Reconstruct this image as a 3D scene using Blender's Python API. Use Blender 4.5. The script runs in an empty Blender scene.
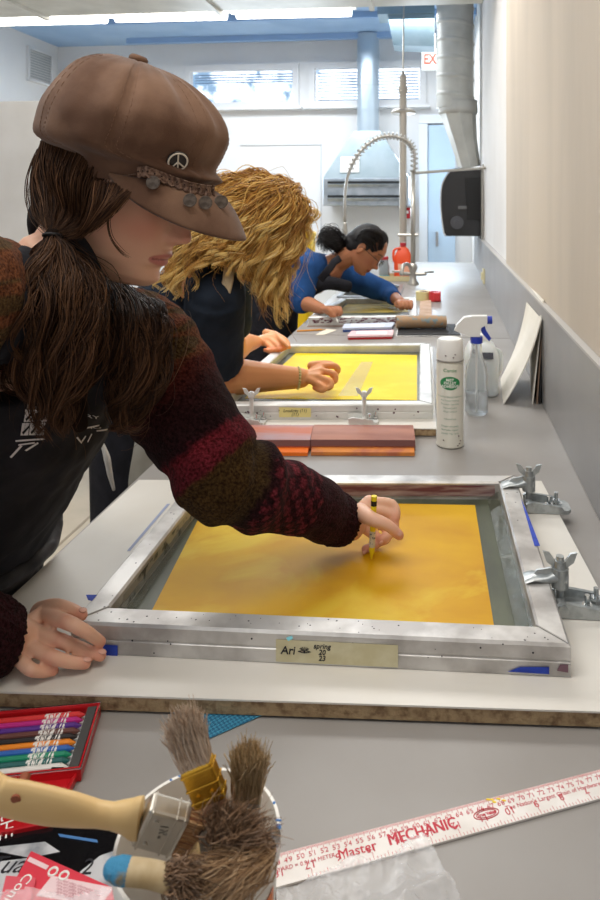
import bpy, bmesh, math, random
from mathutils import Vector as V, Matrix, noise
from mathutils.bvhtree import BVHTree
random.seed(7)
SC = bpy.context.scene
COL = SC.collection
# ------------------------------------------------------------------ camera
F = 676.0
CZ = 1.476
UPc = V((0, 1, 0))                     # level camera, lens shifted down
_d = V((70.0, 0.0, -F)).normalized()
Yc = (_d - UPc * _d.dot(UPc)).normalized()
Xc = Yc.cross(UPc)
RM = Matrix((Xc, Yc, UPc))            # camera axes -> world
CAMP = V((0, 0, CZ))
def ray(u, v): return RM @ V((u - 365.0, 200.0 - v, -F))
def onz(u, v, z):
    r = ray(u, v); return CAMP + r * ((z - CZ) / r.z)
def onx(u, v, x):
    r = ray(u, v); return CAMP + r * (x / r.x)
def ony(u, v, y):
    r = ray(u, v); return CAMP + r * (y / r.y)
def at(u, v, Z): return CAMP + ray(u, v) * (Z / F)
CR, CU, CB = RM.col[0].copy(), RM.col[1].copy(), RM.col[2].copy()
cam = bpy.data.cameras.new('camera'); co = bpy.data.objects.new('camera', cam); COL.objects.link(co)
cam.sensor_fit = 'VERTICAL'; cam.sensor_height = 24.0; cam.lens = 24.0 * F / 900.0
cam.shift_x = -65.0 / 900.0; cam.shift_y = -250.0 / 900.0
cam.clip_start = 0.02; cam.clip_end = 100
co.matrix_world = Matrix.Translation(CAMP) @ RM.to_4x4()
SC.camera = co
cam.dof.use_dof = True; cam.dof.focus_distance = 0.95; cam.dof.aperture_fstop = 8.0
# ------------------------------------------------------------------ object helpers
WL = {}
def root(name, label, cat, loc, group=None):
    o = bpy.data.objects.new(name, None); COL.objects.link(o); o.location = loc
    o.empty_display_size = .05; WL[o.name] = V(loc)
    top(o, label, cat, group); return o
def top(o, label, cat, group=None, kind=None):
    o['label'] = label; o['category'] = cat
    if group: o['group'] = group
    if kind: o['kind'] = kind
    return o
def link_mesh(me, name, mat, parent=None, smooth=False):
    n = len(me.vertices)
    if n:
        xs = [v.co for v in me.vertices]
        lo = V((min(p[i] for p in xs) for i in range(3))); hi = V((max(p[i] for p in xs) for i in range(3)))
        c = (lo + hi) / 2
    else: c = V((0, 0, 0))
    me.transform(Matrix.Translation(-c))
    me.name = name
    if not me.materials: me.materials.append(mat)
    o = bpy.data.objects.new(name, me); COL.objects.link(o)
    if smooth:
        me.polygons.foreach_set('use_smooth', [True] * len(me.polygons))
    if parent:
        o.parent = parent; o.location = c - WL[parent.name]
    else: o.location = c
    WL[o.name] = c
    return o
def fin(bm, name, mat, parent=None, smooth=False, auto=None):
    bmesh.ops.recalc_face_normals(bm, faces=bm.faces[:])
    me = bpy.data.meshes.new(name)
    if auto:
        for e in bm.edges:
            if len(e.link_faces) == 2 and e.calc_face_angle(0) > math.radians(auto): e.smooth = False
        smooth = True
    bm.to_mesh(me); bm.free()
    return link_mesh(me, name, mat, parent, smooth)
def B(): return bmesh.new()
def struct(bm, name, mat, parent=None, **k):
    o = fin(bm, name, mat, parent, **k)
    if not parent: o['kind'] = 'structure'
    return o
def box(bm, c, s, rot=None, bev=0.0, seg=2):
    r = bmesh.ops.create_cube(bm, size=1.0); vs = r['verts']
    for v in vs: v.co = V((v.co.x * s[0], v.co.y * s[1], v.co.z * s[2]))
    if bev:
        es = list({e for v in vs for e in v.link_edges})
        r2 = bmesh.ops.bevel(bm, geom=es, offset=bev, segments=seg, affect='EDGES', profile=.5)
        vs = list({v for f in r2['faces'] for v in f.verts} | {v for v in vs if v.is_valid})
    M = Matrix.Translation(V(c)) @ (rot.to_4x4() if rot else Matrix.Identity(4))
    for v in vs: v.co = M @ v.co
    return vs
def rz(a): return Matrix.Rotation(a, 3, 'Z')
def frame_from(x=None, z=None, y=None):
    """3x3 matrix with given x axis and approx z axis"""
    x = V(x).normalized(); z = V(z); y = z.cross(x).normalized(); z = x.cross(y)
    return Matrix((x, y, z)).transposed()
def prism(bm, poly, vec):
    vec = V(vec)
    a = [bm.verts.new(V(p)) for p in poly]; b = [bm.verts.new(V(p) + vec) for p in poly]
    n = len(a)
    bm.faces.new(a[::-1]); bm.faces.new(b)
    for i in range(n): bm.faces.new((a[i], a[(i + 1) % n], b[(i + 1) % n], b[i]))
def cyl(bm, p0, p1, r0, r1=None, n=16, caps=True):
    tube(bm, [p0, p1], [r0, r0 if r1 is None else r1], n, caps)
def tube(bm, pts, rad, n=12, caps=True, up=None):
    """rad: list of r or (ra, rb); ra along side axis, rb along up axis"""
    pts = [V(p) for p in pts]; m = len(pts)
    if not isinstance(rad, (list, tuple)): rad = [rad] * m
    rings = []; prev = None
    for i, p in enumerate(pts):
        t = (pts[min(i + 1, m - 1)] - pts[max(i - 1, 0)])
        if t.length < 1e-9: t = V((0, 0, 1))
        t.normalize()
        if up is not None:
            u = V(up) - t * V(up).dot(t)
            if u.length < 1e-4: u = t.orthogonal()
            u.normalize()
        elif prev is None: u = t.orthogonal().normalized()
        else:
            u = prev - t * prev.dot(t)
            u = u.normalized() if u.length > 1e-6 else t.orthogonal().normalized()
        prev = u; s = t.cross(u)
        r = rad[i]; ra, rb = r if isinstance(r, (list, tuple)) else (r, r)
        rings.append([bm.verts.new(p + s * (ra * math.cos(2 * math.pi * k / n)) + u * (rb * math.sin(2 * math.pi * k / n))) for k in range(n)])
    for i in range(m - 1):
        A, C_ = rings[i], rings[i + 1]
        for k in range(n): bm.faces.new((A[k], A[(k + 1) % n], C_[(k + 1) % n], C_[k]))
    if caps: bm.faces.new(rings[0][::-1]); bm.faces.new(rings[-1])
def crom(pts, k=6):
    P = [V(p) for p in pts]; out = []
    Q = [P[0] * 2 - P[1]] + P + [P[-1] * 2 - P[-2]]
    for i in range(1, len(Q) - 2):
        a, b, c, d = Q[i - 1], Q[i], Q[i + 1], Q[i + 2]
        for j in range(k):
            t = j / k
            out.append(.5 * ((2 * b) + (c - a) * t + (2 * a - 5 * b + 4 * c - d) * t * t + (3 * b - a - 3 * c + d) * t ** 3))
    out.append(P[-1]); return out
def lerpr(rad, k):
    out = []
    for i in range(len(rad) - 1):
        for j in range(k):
            t = j / k; a, b = rad[i], rad[i + 1]
            if isinstance(a, (tuple, list)): out.append((a[0] + (b[0] - a[0]) * t, a[1] + (b[1] - a[1]) * t))
            else: out.append(a + (b - a) * t)
    out.append(rad[-1]); return out
def stube(bm, pts, rad, n=12, k=6, up=None, ball_ends=False):
    """smooth tube; rounded ends"""
    P = crom(pts, k); Rr = lerpr(list(rad), k)
    if ball_ends:
        def end(p, q, r):
            d = (p - q).normalized(); rr = r if isinstance(r, (tuple, list)) else (r, r); m = min(rr)
            return [(p + d * m * s, (rr[0] * c, rr[1] * c)) for s, c in ((.5, .87), (.85, .53), (.98, .2))]
        e0 = end(P[0], P[1], Rr[0])[::-1]; e1 = end(P[-1], P[-2], Rr[-1])
        P = [a for a, _ in e0] + P + [a for a, _ in e1]
        Rr = [b for _, b in e0] + Rr + [b for _, b in e1]
    tube(bm, P, Rr, n, True, up)
def lathe(bm, prof, c, n=32, rot=None, close=False):
    rings = []
    R3 = rot or Matrix.Identity(3)
    for r, z in prof:
        rings.append([bm.verts.new(V(c) + R3 @ V((r * math.cos(2 * math.pi * k / n), r * math.sin(2 * math.pi * k / n), z))) for k in range(n)])
    for i in range(len(rings) - 1):
        for k in range(n): bm.faces.new((rings[i][k], rings[i][(k + 1) % n], rings[i + 1][(k + 1) % n], rings[i + 1][k]))
    if close or prof[0][0] < .0008 or True:
        if prof[0] != prof[-1]:
            bm.faces.new(rings[0][::-1]); bm.faces.new(rings[-1])
def ball(bm, c, r, rot=None, u=24, v=16):
    if not isinstance(r, (tuple, list)): r = (r, r, r)
    q = bmesh.ops.create_uvsphere(bm, u_segments=u, v_segments=v, radius=1.0)
    R3 = rot or Matrix.Identity(3)
    for w in q['verts']: w.co = V(c) + R3 @ V((w.co.x * r[0], w.co.y * r[1], w.co.z * r[2]))
def remesh(bm, voxel, smooth=4, fac=.5):
    """union of overlapping closed shapes into one continuous skin; returns mesh in world coordinates"""
    bmesh.ops.recalc_face_normals(bm, faces=bm.faces[:])
    me = bpy.data.meshes.new('tmp'); bm.to_mesh(me); bm.free()
    o = bpy.data.objects.new('tmp', me); COL.objects.link(o)
    m = o.modifiers.new('r', 'REMESH'); m.mode = 'VOXEL'; m.voxel_size = voxel; m.use_smooth_shade = True
    if smooth:
        s = o.modifiers.new('s', 'SMOOTH'); s.iterations = smooth; s.factor = fac
    dg = bpy.context.evaluated_depsgraph_get(); dg.update()
    out = bpy.data.meshes.new_from_object(o.evaluated_get(dg))
    bpy.data.objects.remove(o); bpy.data.meshes.remove(me)
    out.materials.clear()
    return out
def displace(me, fn):
    me.update()
    ns = [v.normal.copy() for v in me.vertices]
    for v, n in zip(me.vertices, ns): v.co += n * fn(v.co, n)
    me.update()
def paint(me, fn, name='Col'):
    a = me.color_attributes.new(name, 'FLOAT_COLOR', 'POINT')
    buf = []
    for v in me.vertices:
        c = fn(v.co); buf += [c[0], c[1], c[2], 1.0]
    a.data.foreach_set('color', buf)
def bvh_of(o):
    me = o.data; loc = WL[o.name]
    return BVHTree.FromPolygons([v.co + loc for v in me.vertices], [tuple(p.vertices) for p in me.polygons])
def hit(bv, u, v, off=.001):
    d = ray(u, v).normalized(); r = bv.ray_cast(CAMP, d)
    if r[0] is None: return None, None
    n = r[1] if r[1].dot(d) < 0 else -r[1]
    return r[0] + n * off, n
# ------------------------------------------------------------------ materials
def srgb(h):
    h = h.lstrip('#'); c = [int(h[i:i + 2], 16) / 255 for i in (0, 2, 4)]
    return tuple(x / 12.92 if x <= .04045 else ((x + .055) / 1.055) ** 2.4 for x in c)
MC = {}
def mat(name, col, rough=.5, metal=0.0, var=None, bump=None, spec=.5, trans=0, alpha=1, emit=None, sheen=0, sss=0, attr=None, coat=0, stretch=None, ior=1.45):
    """var=(hex2, scale, lo, hi, detail)  bump=(scale, strength)"""
    if name in MC: return MC[name]
    m = bpy.data.materials.new(name); m.use_nodes = True; MC[name] = m
    nt = m.node_tree; N = nt.nodes; L = nt.links; b = N['Principled BSDF']
    c = srgb(col) if isinstance(col, str) else col
    b.inputs['Base Color'].default_value = (*c, 1); b.inputs['Roughness'].default_value = rough
    b.inputs['Metallic'].default_value = metal; b.inputs['Specular IOR Level'].default_value = spec
    b.inputs['Transmission Weight'].default_value = trans; b.inputs['Alpha'].default_value = alpha
    b.inputs['IOR'].default_value = ior
    if coat: b.inputs['Coat Weight'].default_value = coat
    if sheen:
        b.inputs['Sheen Weight'].default_value = sheen; b.inputs['Sheen Roughness'].default_value = .5
    if sss:
        b.inputs['Subsurface Weight'].default_value = sss; b.inputs['Subsurface Radius'].default_value = (.012, .004, .002); b.inputs['Subsurface Scale'].default_value = 1
    if emit:
        b.inputs['Emission Color'].default_value = (*srgb(emit[0]), 1); b.inputs['Emission Strength'].default_value = emit[1]
    tc = N.new('ShaderNodeTexCoord'); src = tc.outputs['Object']
    if stretch:
        mp = N.new('ShaderNodeMapping'); mp.inputs['Scale'].default_value = stretch; L.new(src, mp.inputs[0]); src = mp.outputs[0]
    colout = None
    if attr:
        a = N.new('ShaderNodeAttribute'); a.attribute_name = attr; colout = a.outputs['Color']
    if var:
        h2, sc, lo, hi = var[:4]; det = var[4] if len(var) > 4 else 4
        nz = N.new('ShaderNodeTexNoise'); nz.inputs['Scale'].default_value = sc; nz.inputs['Detail'].default_value = det
        L.new(src, nz.inputs['Vector'])
        mr = N.new('ShaderNodeMapRange'); mr.inputs['From Min'].default_value = lo; mr.inputs['From Max'].default_value = hi
        L.new(nz.outputs[0], mr.inputs['Value'])
        mx = N.new('ShaderNodeMix'); mx.data_type = 'RGBA'; L.new(mr.outputs[0], mx.inputs[0])
        if colout: L.new(colout, mx.inputs[6])
        else: mx.inputs[6].default_value = (*c, 1)
        if colout:
            mm = N.new('ShaderNodeMix'); mm.data_type = 'RGBA'; mm.blend_type = 'MULTIPLY'; mm.inputs[0].default_value = 1
            L.new(colout, mm.inputs[6]); mm.inputs[7].default_value = (*srgb(h2), 1); L.new(mm.outputs[2], mx.inputs[7])
        else: mx.inputs[7].default_value = (*srgb(h2), 1)
        colout = mx.outputs[2]
    if colout: L.new(colout, b.inputs['Base Color'])
    if bump:
        nz = N.new('ShaderNodeTexNoise'); nz.inputs['Scale'].default_value = bump[0]; nz.inputs['Detail'].default_value = 5
        L.new(src, nz.inputs['Vector'])
        bp = N.new('ShaderNodeBump'); bp.inputs['Strength'].default_value = bump[1]; bp.inputs['Distance'].default_value = bump[2] if len(bump) > 2 else .01
        L.new(nz.outputs[0], bp.inputs['Height']); L.new(bp.outputs[0], b.inputs['Normal'])
    m['b'] = 1
    return m
def hairmat(name, cols, rough=.45, spec=.4):
    """colour varies per strand; cols = hex list"""
    if name in MC: return MC[name]
    m = mat(name, cols[0], rough, spec=spec); nt = m.node_tree; N = nt.nodes; L = nt.links
    g = N.new('ShaderNodeNewGeometry'); r = N.new('ShaderNodeValToRGB')
    L.new(g.outputs['Random Per Island'], r.inputs[0])
    e = r.color_ramp.elements
    for i, c in enumerate(cols):
        pos = i / max(1, len(cols) - 1)
        if i < 2: e[i].position = pos; e[i].color = (*srgb(c), 1)
        else:
            q = e.new(pos); q.color = (*srgb(c), 1)
    L.new(r.outputs[0], N['Principled BSDF'].inputs['Base Color'])
    return m
def text(body, size, mat_, name='lettering', parent=None, M=None, bold=0.0, thick=.0002, bv=None, dirn=None, align='CENTER', rep=0, sx=1.0, shear=0.0, off=.0008, subdiv=0):
    """text as mesh; M is a 4x4 placing x right / y up of the letters; optionally wrapped on a surface"""
    cu = bpy.data.curves.new('t', 'FONT'); cu.body = body; cu.size = size; cu.align_x = align; cu.align_y = 'CENTER'
    cu.extrude = 0 if bv else thick; cu.offset = bold; cu.shear = shear; cu.resolution_u = 3; cu.space_line = .85
    o = bpy.data.objects.new('t', cu); COL.objects.link(o)
    dg = bpy.context.evaluated_depsgraph_get(); dg.update()
    me = bpy.data.meshes.new_from_object(o.evaluated_get(dg)); bpy.data.objects.remove(o)
    me.materials.clear()
    for v in me.vertices: v.co.x *= sx
    if rep:
        bm = B()
        for k in range(4):
            m2 = me.copy(); m2.transform(Matrix.Translation((rep * (k - 1.5), 0, .00001 * k))); bm.from_mesh(m2)
        bm.to_mesh(me); bm.free()
    me.transform(M)
    if bv: me = wrap(me, bv, dirn, off, subdiv)
    return link_mesh(me, name, mat_, parent)
def wrap(me, bv, dirn, off=.001, subdiv=2):
    bm = B(); bm.from_mesh(me)
    if subdiv:
        bmesh.ops.triangulate(bm, faces=bm.faces[:])
        for _ in range(subdiv):
            bmesh.ops.subdivide_edges(bm, edges=[e for e in bm.edges if e.calc_length() > .006], cuts=1, use_grid_fill=False)
            bmesh.ops.triangulate(bm, faces=bm.faces[:])
    d = V(dirn).normalized()
    for v in bm.verts:
        r = bv.ray_cast(v.co - d * .3, d)
        if r[0] is not None: v.co = r[0] - d * off
    bm.to_mesh(me); bm.free(); return me
def patch(poly, mat_, name, parent, bv=None, dirn=None, off=.001, n=8):
    """flat quad (4 corners) subdivided n x n, optionally wrapped"""
    bm = B(); a, b, c, d = [V(p) for p in poly]
    g = [[bm.verts.new(a.lerp(b, i / n).lerp(d.lerp(c, i / n), j / n)) for i in range(n + 1)] for j in range(n + 1)]
    for j in range(n):
        for i in range(n): bm.faces.new((g[j][i], g[j][i + 1], g[j + 1][i + 1], g[j + 1][i]))
    if bv:
        dd = V(dirn).normalized()
        for v in bm.verts:
            r = bv.ray_cast(v.co - dd * .3, dd)
            if r[0] is not None: v.co = r[0] - dd * off
    return fin(bm, name, mat_, parent)
def basis(o, x, y):
    """4x4 with origin o, x axis, y axis approx"""
    x = V(x).normalized(); y = V(y); z = x.cross(y).normalized(); y = z.cross(x)
    m = Matrix((x, y, z)).transposed().to_4x4(); m.translation = V(o); return m
# ================================================================== setting
TZ = .90
mWall = mat('painted plaster', '#e6e3df', .85, var=('#dcd8d3', 1.5, .35, .65), bump=(60, .05))
mWallB = mat('back wall paint', '#e9e9e8', .85, var=('#dfdfe0', 1.2, .35, .65))
mBeige = mat('beige wall board', '#c6b8a6', .8, var=('#bbae9d', 3.0, .4, .62), bump=(30, .06), stretch=(1, 1, .25))
mCeil = mat('blue painted ceiling deck', '#a9c8ea', .8, var=('#9cbde2', 2, .4, .6))
mFloor = mat('polished concrete floor', '#b6a894', .45, var=('#a59a88', 4, .35, .65), bump=(40, .03))
mCounter = mat('grey laminate worktop', '#9c9894', .38, var=('#948f8a', 5, .35, .65), bump=(300, .02, .001), spec=.35)
mSplash = mat('grey laminate backsplash', '#9a9896', .38, var=('#918f8e', 4, .35, .65))
mTrim = mat('white trim', '#e2e2e2', .6)
YB = 7.5
def wx(y): return .278 + .0125 * y
bm = B(); prism(bm, [(-5.2, -2.5, -.05), (1.0, -2.5, -.05), (1.0, YB + .3, -.05), (-5.2, YB + .3, -.05)], (0, 0, .05))
struct(bm, 'floor', mFloor)
bm = B()                                           # floor joints
for y in (.9, 2.45, 4.0, 5.6): box(bm, (-1.5, y, .0012), (3.0, .012, .002))
for x in (-1.6,): box(bm, (x, 2.5, .0012), (.012, 9.5, .002))
struct(bm, 'trim_1', mat('floor joint', '#8d8271', .8))
CEZ = ony(55, 47, YB).z
LX = ony(58, 47, YB).x
bm = B(); prism(bm, [(LX - .1, -2.5, CEZ), (1.0, -2.5, CEZ), (1.0, YB + .3, CEZ), (LX - .1, YB + .3, CEZ)], (0, 0, .06))
struct(bm, 'ceiling', mCeil)
# right wall with splash
def wallquad(y0, y1, z0, z1, dx, th):
    return [(wx(y0) + dx, y0, z0), (wx(y1) + dx, y1, z0), (wx(y1) + dx + th, y1, z0), (wx(y0) + dx + th, y0, z0)], (0, 0, z1 - z0)
bm = B(); prism(bm, *wallquad(-2.5, YB, 0, CEZ, .028, .1)); struct(bm, 'wall_right', mWall)
bm = B(); prism(bm, *wallquad(-2.5, 3.2, 1.182, CEZ, .012, .018)); struct(bm, 'trim_2', mBeige)
SPZ = 1.175
bm = B(); prism(bm, *wallquad(-1.2, 6.3, TZ + .001, SPZ, 0, .03)); struct(bm, 'trim_3', mSplash)
bm = B(); prism(bm, *wallquad(-1.2, 6.3, SPZ, SPZ + .006, -.003, .03)); struct(bm, 'trim_4', mat('splash cap strip', '#b7b4b0', .4))
# left wall, its board, vent grille
bm = B(); box(bm, (LX - .05, 2.5, CEZ / 2), (.1, 10.2, CEZ)); struct(bm, 'wall_left', mWallB)
# back wall with two window holes
wins = []
for (u0, v0, u1, v1) in ((185, 66, 299, 110), (309, 60, 426, 106)):
    a = ony(u0, v1, YB); b = ony(u1, v1 - 1, YB); t = ony((u0 + u1) / 2, v0, YB)
    wins.append((a.x, b.x, (a.z + b.z) / 2, t.z))
w0 = ony(64, 84, YB); w1 = ony(76, 73, YB)
xs = sorted([LX - .1, w0.x, w1.x + .12, wins[0][0], wins[0][1], wins[1][0], wins[1][1], 1.0])
zb = (wins[0][2] + wins[1][2]) / 2; zt = (wins[0][3] + wins[1][3]) / 2
bm = B()
box(bm, ((xs[0] + xs[-1]) / 2, YB + .1, zb / 2), (xs[-1] - xs[0], .2, zb))
box(bm, ((xs[0] + xs[-1]) / 2, YB + .1, (zt + CEZ) / 2), (xs[-1] - xs[0], .2, CEZ - zt))
for i in range(0, 8, 2): box(bm, ((xs[i] + xs[i + 1]) / 2, YB + .1, (zb + zt) / 2), (xs[i + 1] - xs[i], .2, zt - zb))
struct(bm, 'wall_back', mWallB)
mGlass = mat('window glass', '#ffffff', .02, trans=1, ior=1.05, spec=.2)
mBlind = mat('blue grey blind slats', '#7f9cc0', .6)
holes = [(xs[1], xs[2]), (xs[3], xs[4]), (xs[5], xs[6])]
for i, (xa, xb) in enumerate(holes):
    nm = 'window_%d' % (i + 1)
    w = bpy.data.objects.new(nm, None); COL.objects.link(w); w.location = ((xa + xb) / 2, YB, zb); WL[w.name] = V(w.location); w['kind'] = 'structure'
    bm = B(); t = .07
    box(bm, ((xa + xb) / 2, YB + .02, zb + t / 2), (xb - xa, .1, t)); box(bm, ((xa + xb) / 2, YB + .02, zt - t / 2), (xb - xa, .1, t))
    for x in (xa + t / 2, xb - t / 2): box(bm, (x, YB + .02, (zb + zt) / 2), (t, .1, zt - zb - 2 * t))
    fin(bm, 'window_frame', mTrim, w)
    bm = B(); box(bm, ((xa + xb) / 2, YB - .05, zb - .015), (xb - xa + .1, .14, .03), bev=.005); fin(bm, 'window_sill', mTrim, w)
    bm = B(); box(bm, ((xa + xb) / 2, YB + .03, (zb + zt) / 2), (xb - xa - .142, .006, zt - zb - .142)); fin(bm, 'window_pane', mGlass, w)
    if i:
        bm = B(); n = 11 if i == 2 else 4
        for k in range(n):
            z = zt - .10 - k * (.034 if i == 2 else .03)
            box(bm, ((xa + xb) / 2, YB + .10, z), (xb - xa - .16, .012, .014))
        fin(bm, 'blind', mBlind, w)
# trim lines on back wall (panel joints), lower white wall boards
bm = B()
for (u0, u1, v) in ((240, 322, 145),):
    a = ony(u0, v, YB - .02); b = ony(u1, v, YB - .02); box(bm, ((a.x + b.x) / 2, YB - .006, a.z), (b.x - a.x, .012, .012))
for u in (321,):
    a = ony(u, 145, YB); box(bm, (a.x, YB - .006, (a.z + 1.0) / 2), (.014, .012, a.z - 1.0))
struct(bm, 'trim_5', mat('pale joint', '#cfd0d2', .7))
# pale door at right of back wall
dx0, dx1 = ony(428, 200, YB).x, ony(455, 200, YB).x
bm = B(); box(bm, ((dx0 + dx1) / 2, YB - .03, 1.15), (dx1 - dx0, .05, 2.3), bev=.005)
dr = struct(bm, 'door_1', mat('pale blue door', '#bcd4ea', .5))
bm = B()
for x in (dx0 - .05,): box(bm, (x, YB - .04, 1.155), (.09, .08, 2.31))
box(bm, ((dx0 + dx1) / 2 - .045, YB - .04, 2.36), (dx1 - dx0 + .09, .08, .09)); struct(bm, 'trim_6', mat('door frame white', '#dfe6ee', .5))
bm = B(); box(bm, (dx0 + .1, YB - .07, 1.05), (.03, .03, .16), bev=.006); cyl(bm, (dx0 + .1, YB - .06, 1.08), (dx0 + .1, YB - .12, 1.08), .012); fin(bm, 'door_handle', mat('steel', '#b9bcc0', .3, 1), dr)
# large pale free standing board at left
a = onz(0, 600, .3)
pa = ony(-60, 100, 5.0); pb = ony(43, 101, 5.0)
r_ = root('display_board', 'tall off-white board standing against the left wall behind the cap', 'board', ((pa.x + pb.x) / 2, 5.0, 0))
bm = B(); box(bm, ((pa.x + pb.x) / 2, 5.0, pb.z / 2 + .02), (pb.x - pa.x, .03, pb.z - .04), bev=.004); fin(bm, 'panel', mat('off-white board', '#dcd9d6', .7, var=('#d2cfcb', 2, .4, .6)), r_)
bm = B()
box(bm, ((pa.x + pb.x) / 2, 5.0, .012), (pb.x - pa.x - .1, .4, .024), bev=.005)
fin(bm, 'foot', mat('steel', '#b9bcc0'), r_)
# wall vent grille on left wall
ga, gb = onx(27, 48, LX), onx(50, 82, LX)
y0, y1 = sorted((ga.y, gb.y)); z0, z1 = sorted((onx(27, 79, LX).z, onx(27, 47, LX).z))
r_ = root('wall_vent', 'white louvred vent grille high on the left wall', 'vent', (LX, (y0 + y1) / 2, z0))
bm = B(); cy = (y0 + y1) / 2; cz = (z0 + z1) / 2
for y in (y0, y1): box(bm, (LX + .015, y, cz), (.03, .03, z1 - z0 + .03))
for z in (z0, z1): box(bm, (LX + .015, cy, z), (.03, y1 - y0, .03))
fin(bm, 'grille_frame', mTrim, r_)
bm = B()
for k in range(12): box(bm, (LX + .012, cy, z0 + (k + .5) * (z1 - z0) / 12), (.02, y1 - y0, .012), rot=Matrix.Rotation(.5, 3, 'Y'))
fin(bm, 'louvre', mat('louvre grey', '#b9bdc0', .5), r_)
# ------------------------------------------------------------------ ceiling beams (joists), fluorescent lights, ducts
mGalv = mat('galvanised steel', '#b4bcc4', .35, .75, var=('#98a2ac', 9, .35, .65), bump=(8, .08))
mGalvW = mat('painted duct', '#d4d3cc', .45, .15, var=('#c2c1ba', 6, .35, .65))
YF = 4.6
L1 = ony(0, 24, YF); L2 = ony(355, 1, YF); FZ = (L1.z + L2.z) / 2
bm = B()
for y in (5.6, 6.4, 7.2): box(bm, (-1.3, y, CEZ - .03), (4.2, .05, .06))
struct(bm, 'trim_7', mat('ceiling ribs', '#94b4dc', .7))
mTube = mat('lit fluorescent tube', '#ffffff', .5, emit=('#fffaf0', 5))
fx = [ony(-60, 25, YF).x, ony(107, 14, YF).x, ony(229, 8, YF).x, ony(356, 2, YF).x]
for i in range(3):
    xa, xb = fx[i] + .01, fx[i + 1] - .01
    lab = ['left section of the fluorescent ceiling light strip', 'middle section of the fluorescent ceiling light strip', 'right end section of the fluorescent strip beside the duct'][i]
    r_ = root('ceiling_light', lab, 'light', ((xa + xb) / 2, YF, FZ + .06))
    bm = B(); box(bm, ((xa + xb) / 2, YF, FZ + .075), (xb - xa, .13, .05), bev=.006)
    prism(bm, [(xa, YF - .13, FZ + .02), (xa, YF - .06, FZ + .055), (xa, YF + .06, FZ + .055), (xa, YF + .13, FZ + .02)], (xb - xa, 0, 0)); fin(bm, 'housing', mTrim, r_)
    bm = B()
    for dy in (-.06, .06): cyl(bm, (xa + .03, YF + dy, FZ), (xb - .03, YF + dy, FZ - .005), .040)
    fin(bm, 'tube', mTube, r_)
    for x in (xa + .3, xb - .3):
        bm = B(); cyl(bm, (x, YF, FZ + .1), (x, YF, CEZ), .005, n=6); fin(bm, 'hanger', mat('steel', ''), r_)
# grey trunk duct crossing above the light strip
bm = B(); zt0 = ony(100, 3, 3.9).z
box(bm, (-1.55, 4.05, zt0 + .24), (3.7, .5, .4), bev=.01); 
for x in (-2.6, -1.4, -.4): box(bm, (x, 4.05, zt0 + .24), (.03, .54, .44))
top(fin(bm, 'trunk_duct', mGalvW), 'broad grey rectangular duct running above the fluorescent strip', 'duct')
# hood
HY = YB - .02
hx0, hx1 = ony(323, 203, HY - .5).x, ony(409, 203, HY - .5).x
hzb, hzt = ony(365, 206, HY - .5).z, ony(365, 178, HY - .5).z
hzn = ony(365, 132, HY - .25).z; hcx = ony(368, 130, HY - .25).x
r_ = root('exhaust_hood', 'galvanised pyramid exhaust hood mounted on the back wall', 'hood', ((hx0 + hx1) / 2, HY, hzb))
bm = B(); box(bm, ((hx0 + hx1) / 2, HY - .25, (hzb + hzt) / 2), (hx1 - hx0, .5, hzt - hzb), bev=.008); fin(bm, 'hood_box', mGalv, r_)
bm = B(); D = .14
A_ = [bm.verts.new(p) for p in ((hx0, HY - .5, hzt), (hx1, HY - .5, hzt), (hx1, HY, hzt), (hx0, HY, hzt))]
C_ = [bm.verts.new(p) for p in ((hcx - D, HY - .38, hzn), (hcx + D, HY - .38, hzn), (hcx + D, HY - .1, hzn), (hcx - D, HY - .1, hzn))]
for i in range(4): bm.faces.new((A_[i], A_[(i + 1) % 4], C_[(i + 1) % 4], C_[i]))
bm.faces.new(A_[::-1]); bm.faces.new(C_)
fin(bm, 'hood_canopy', mat('galvanised canopy', '#a3b0b6', .4, .5, var=('#94a3aa', 5, .35, .65)), r_)
for k, f in enumerate((.22, .72)):
    bm = B(); z = hzb + (hzt - hzb) * (f + .12); box(bm, ((hx0 + hx1) / 2, HY - .503, z), (hx1 - hx0 - .1, .012, .028)); fin(bm, 'slot', mat('slot black', '#1c2022', .6), r_)
    bm = B(); box(bm, ((hx0 + hx1) / 2, HY - .508, z - .028), (hx1 - hx0 - .1, .02, .03), rot=Matrix.Rotation(.4, 3, 'X')); fin(bm, 'slot_lip', mGalv, r_)
a = ony(351, 165, HY - .38)
bm = B(); sl = math.atan2(.12, hzn - hzt); box(bm, (a.x, HY - .5 + .12 * (a.z - hzt) / (hzn - hzt) - .012, a.z), (.2, .004, .17), rot=Matrix.Rotation(-sl, 3, 'X')); fin(bm, 'notice', mat('white paper', '#f0f0ee', .8), r_)
def duct_run(bm, pts, r, n=28, rib=.12):
    P = crom(pts, 8); tube(bm, P, [r] * len(P), n)
    L_ = 0
    for a, b in zip(P, P[1:]):
        L_ += (b - a).length
        if L_ > rib:
            L_ = 0; d = (b - a).normalized(); cyl(bm, b - d * .006, b + d * .006, r * 1.035, n=n)
bm = B(); dtop = CEZ
rr = .5 * (ony(376, 80, HY - .25).x - ony(354, 80, HY - .25).x)
duct_run(bm, [(hcx, HY - .24, hzn - .03), (hcx, HY - .24, hzn + .5), (hcx, HY - .24, CEZ - .02)], rr, rib=.22)
fin(bm, 'round_duct', mat('bluish spiral duct', '#b4c3cf', .3, .5, bump=(5, .05)), r_, auto=35)
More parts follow.
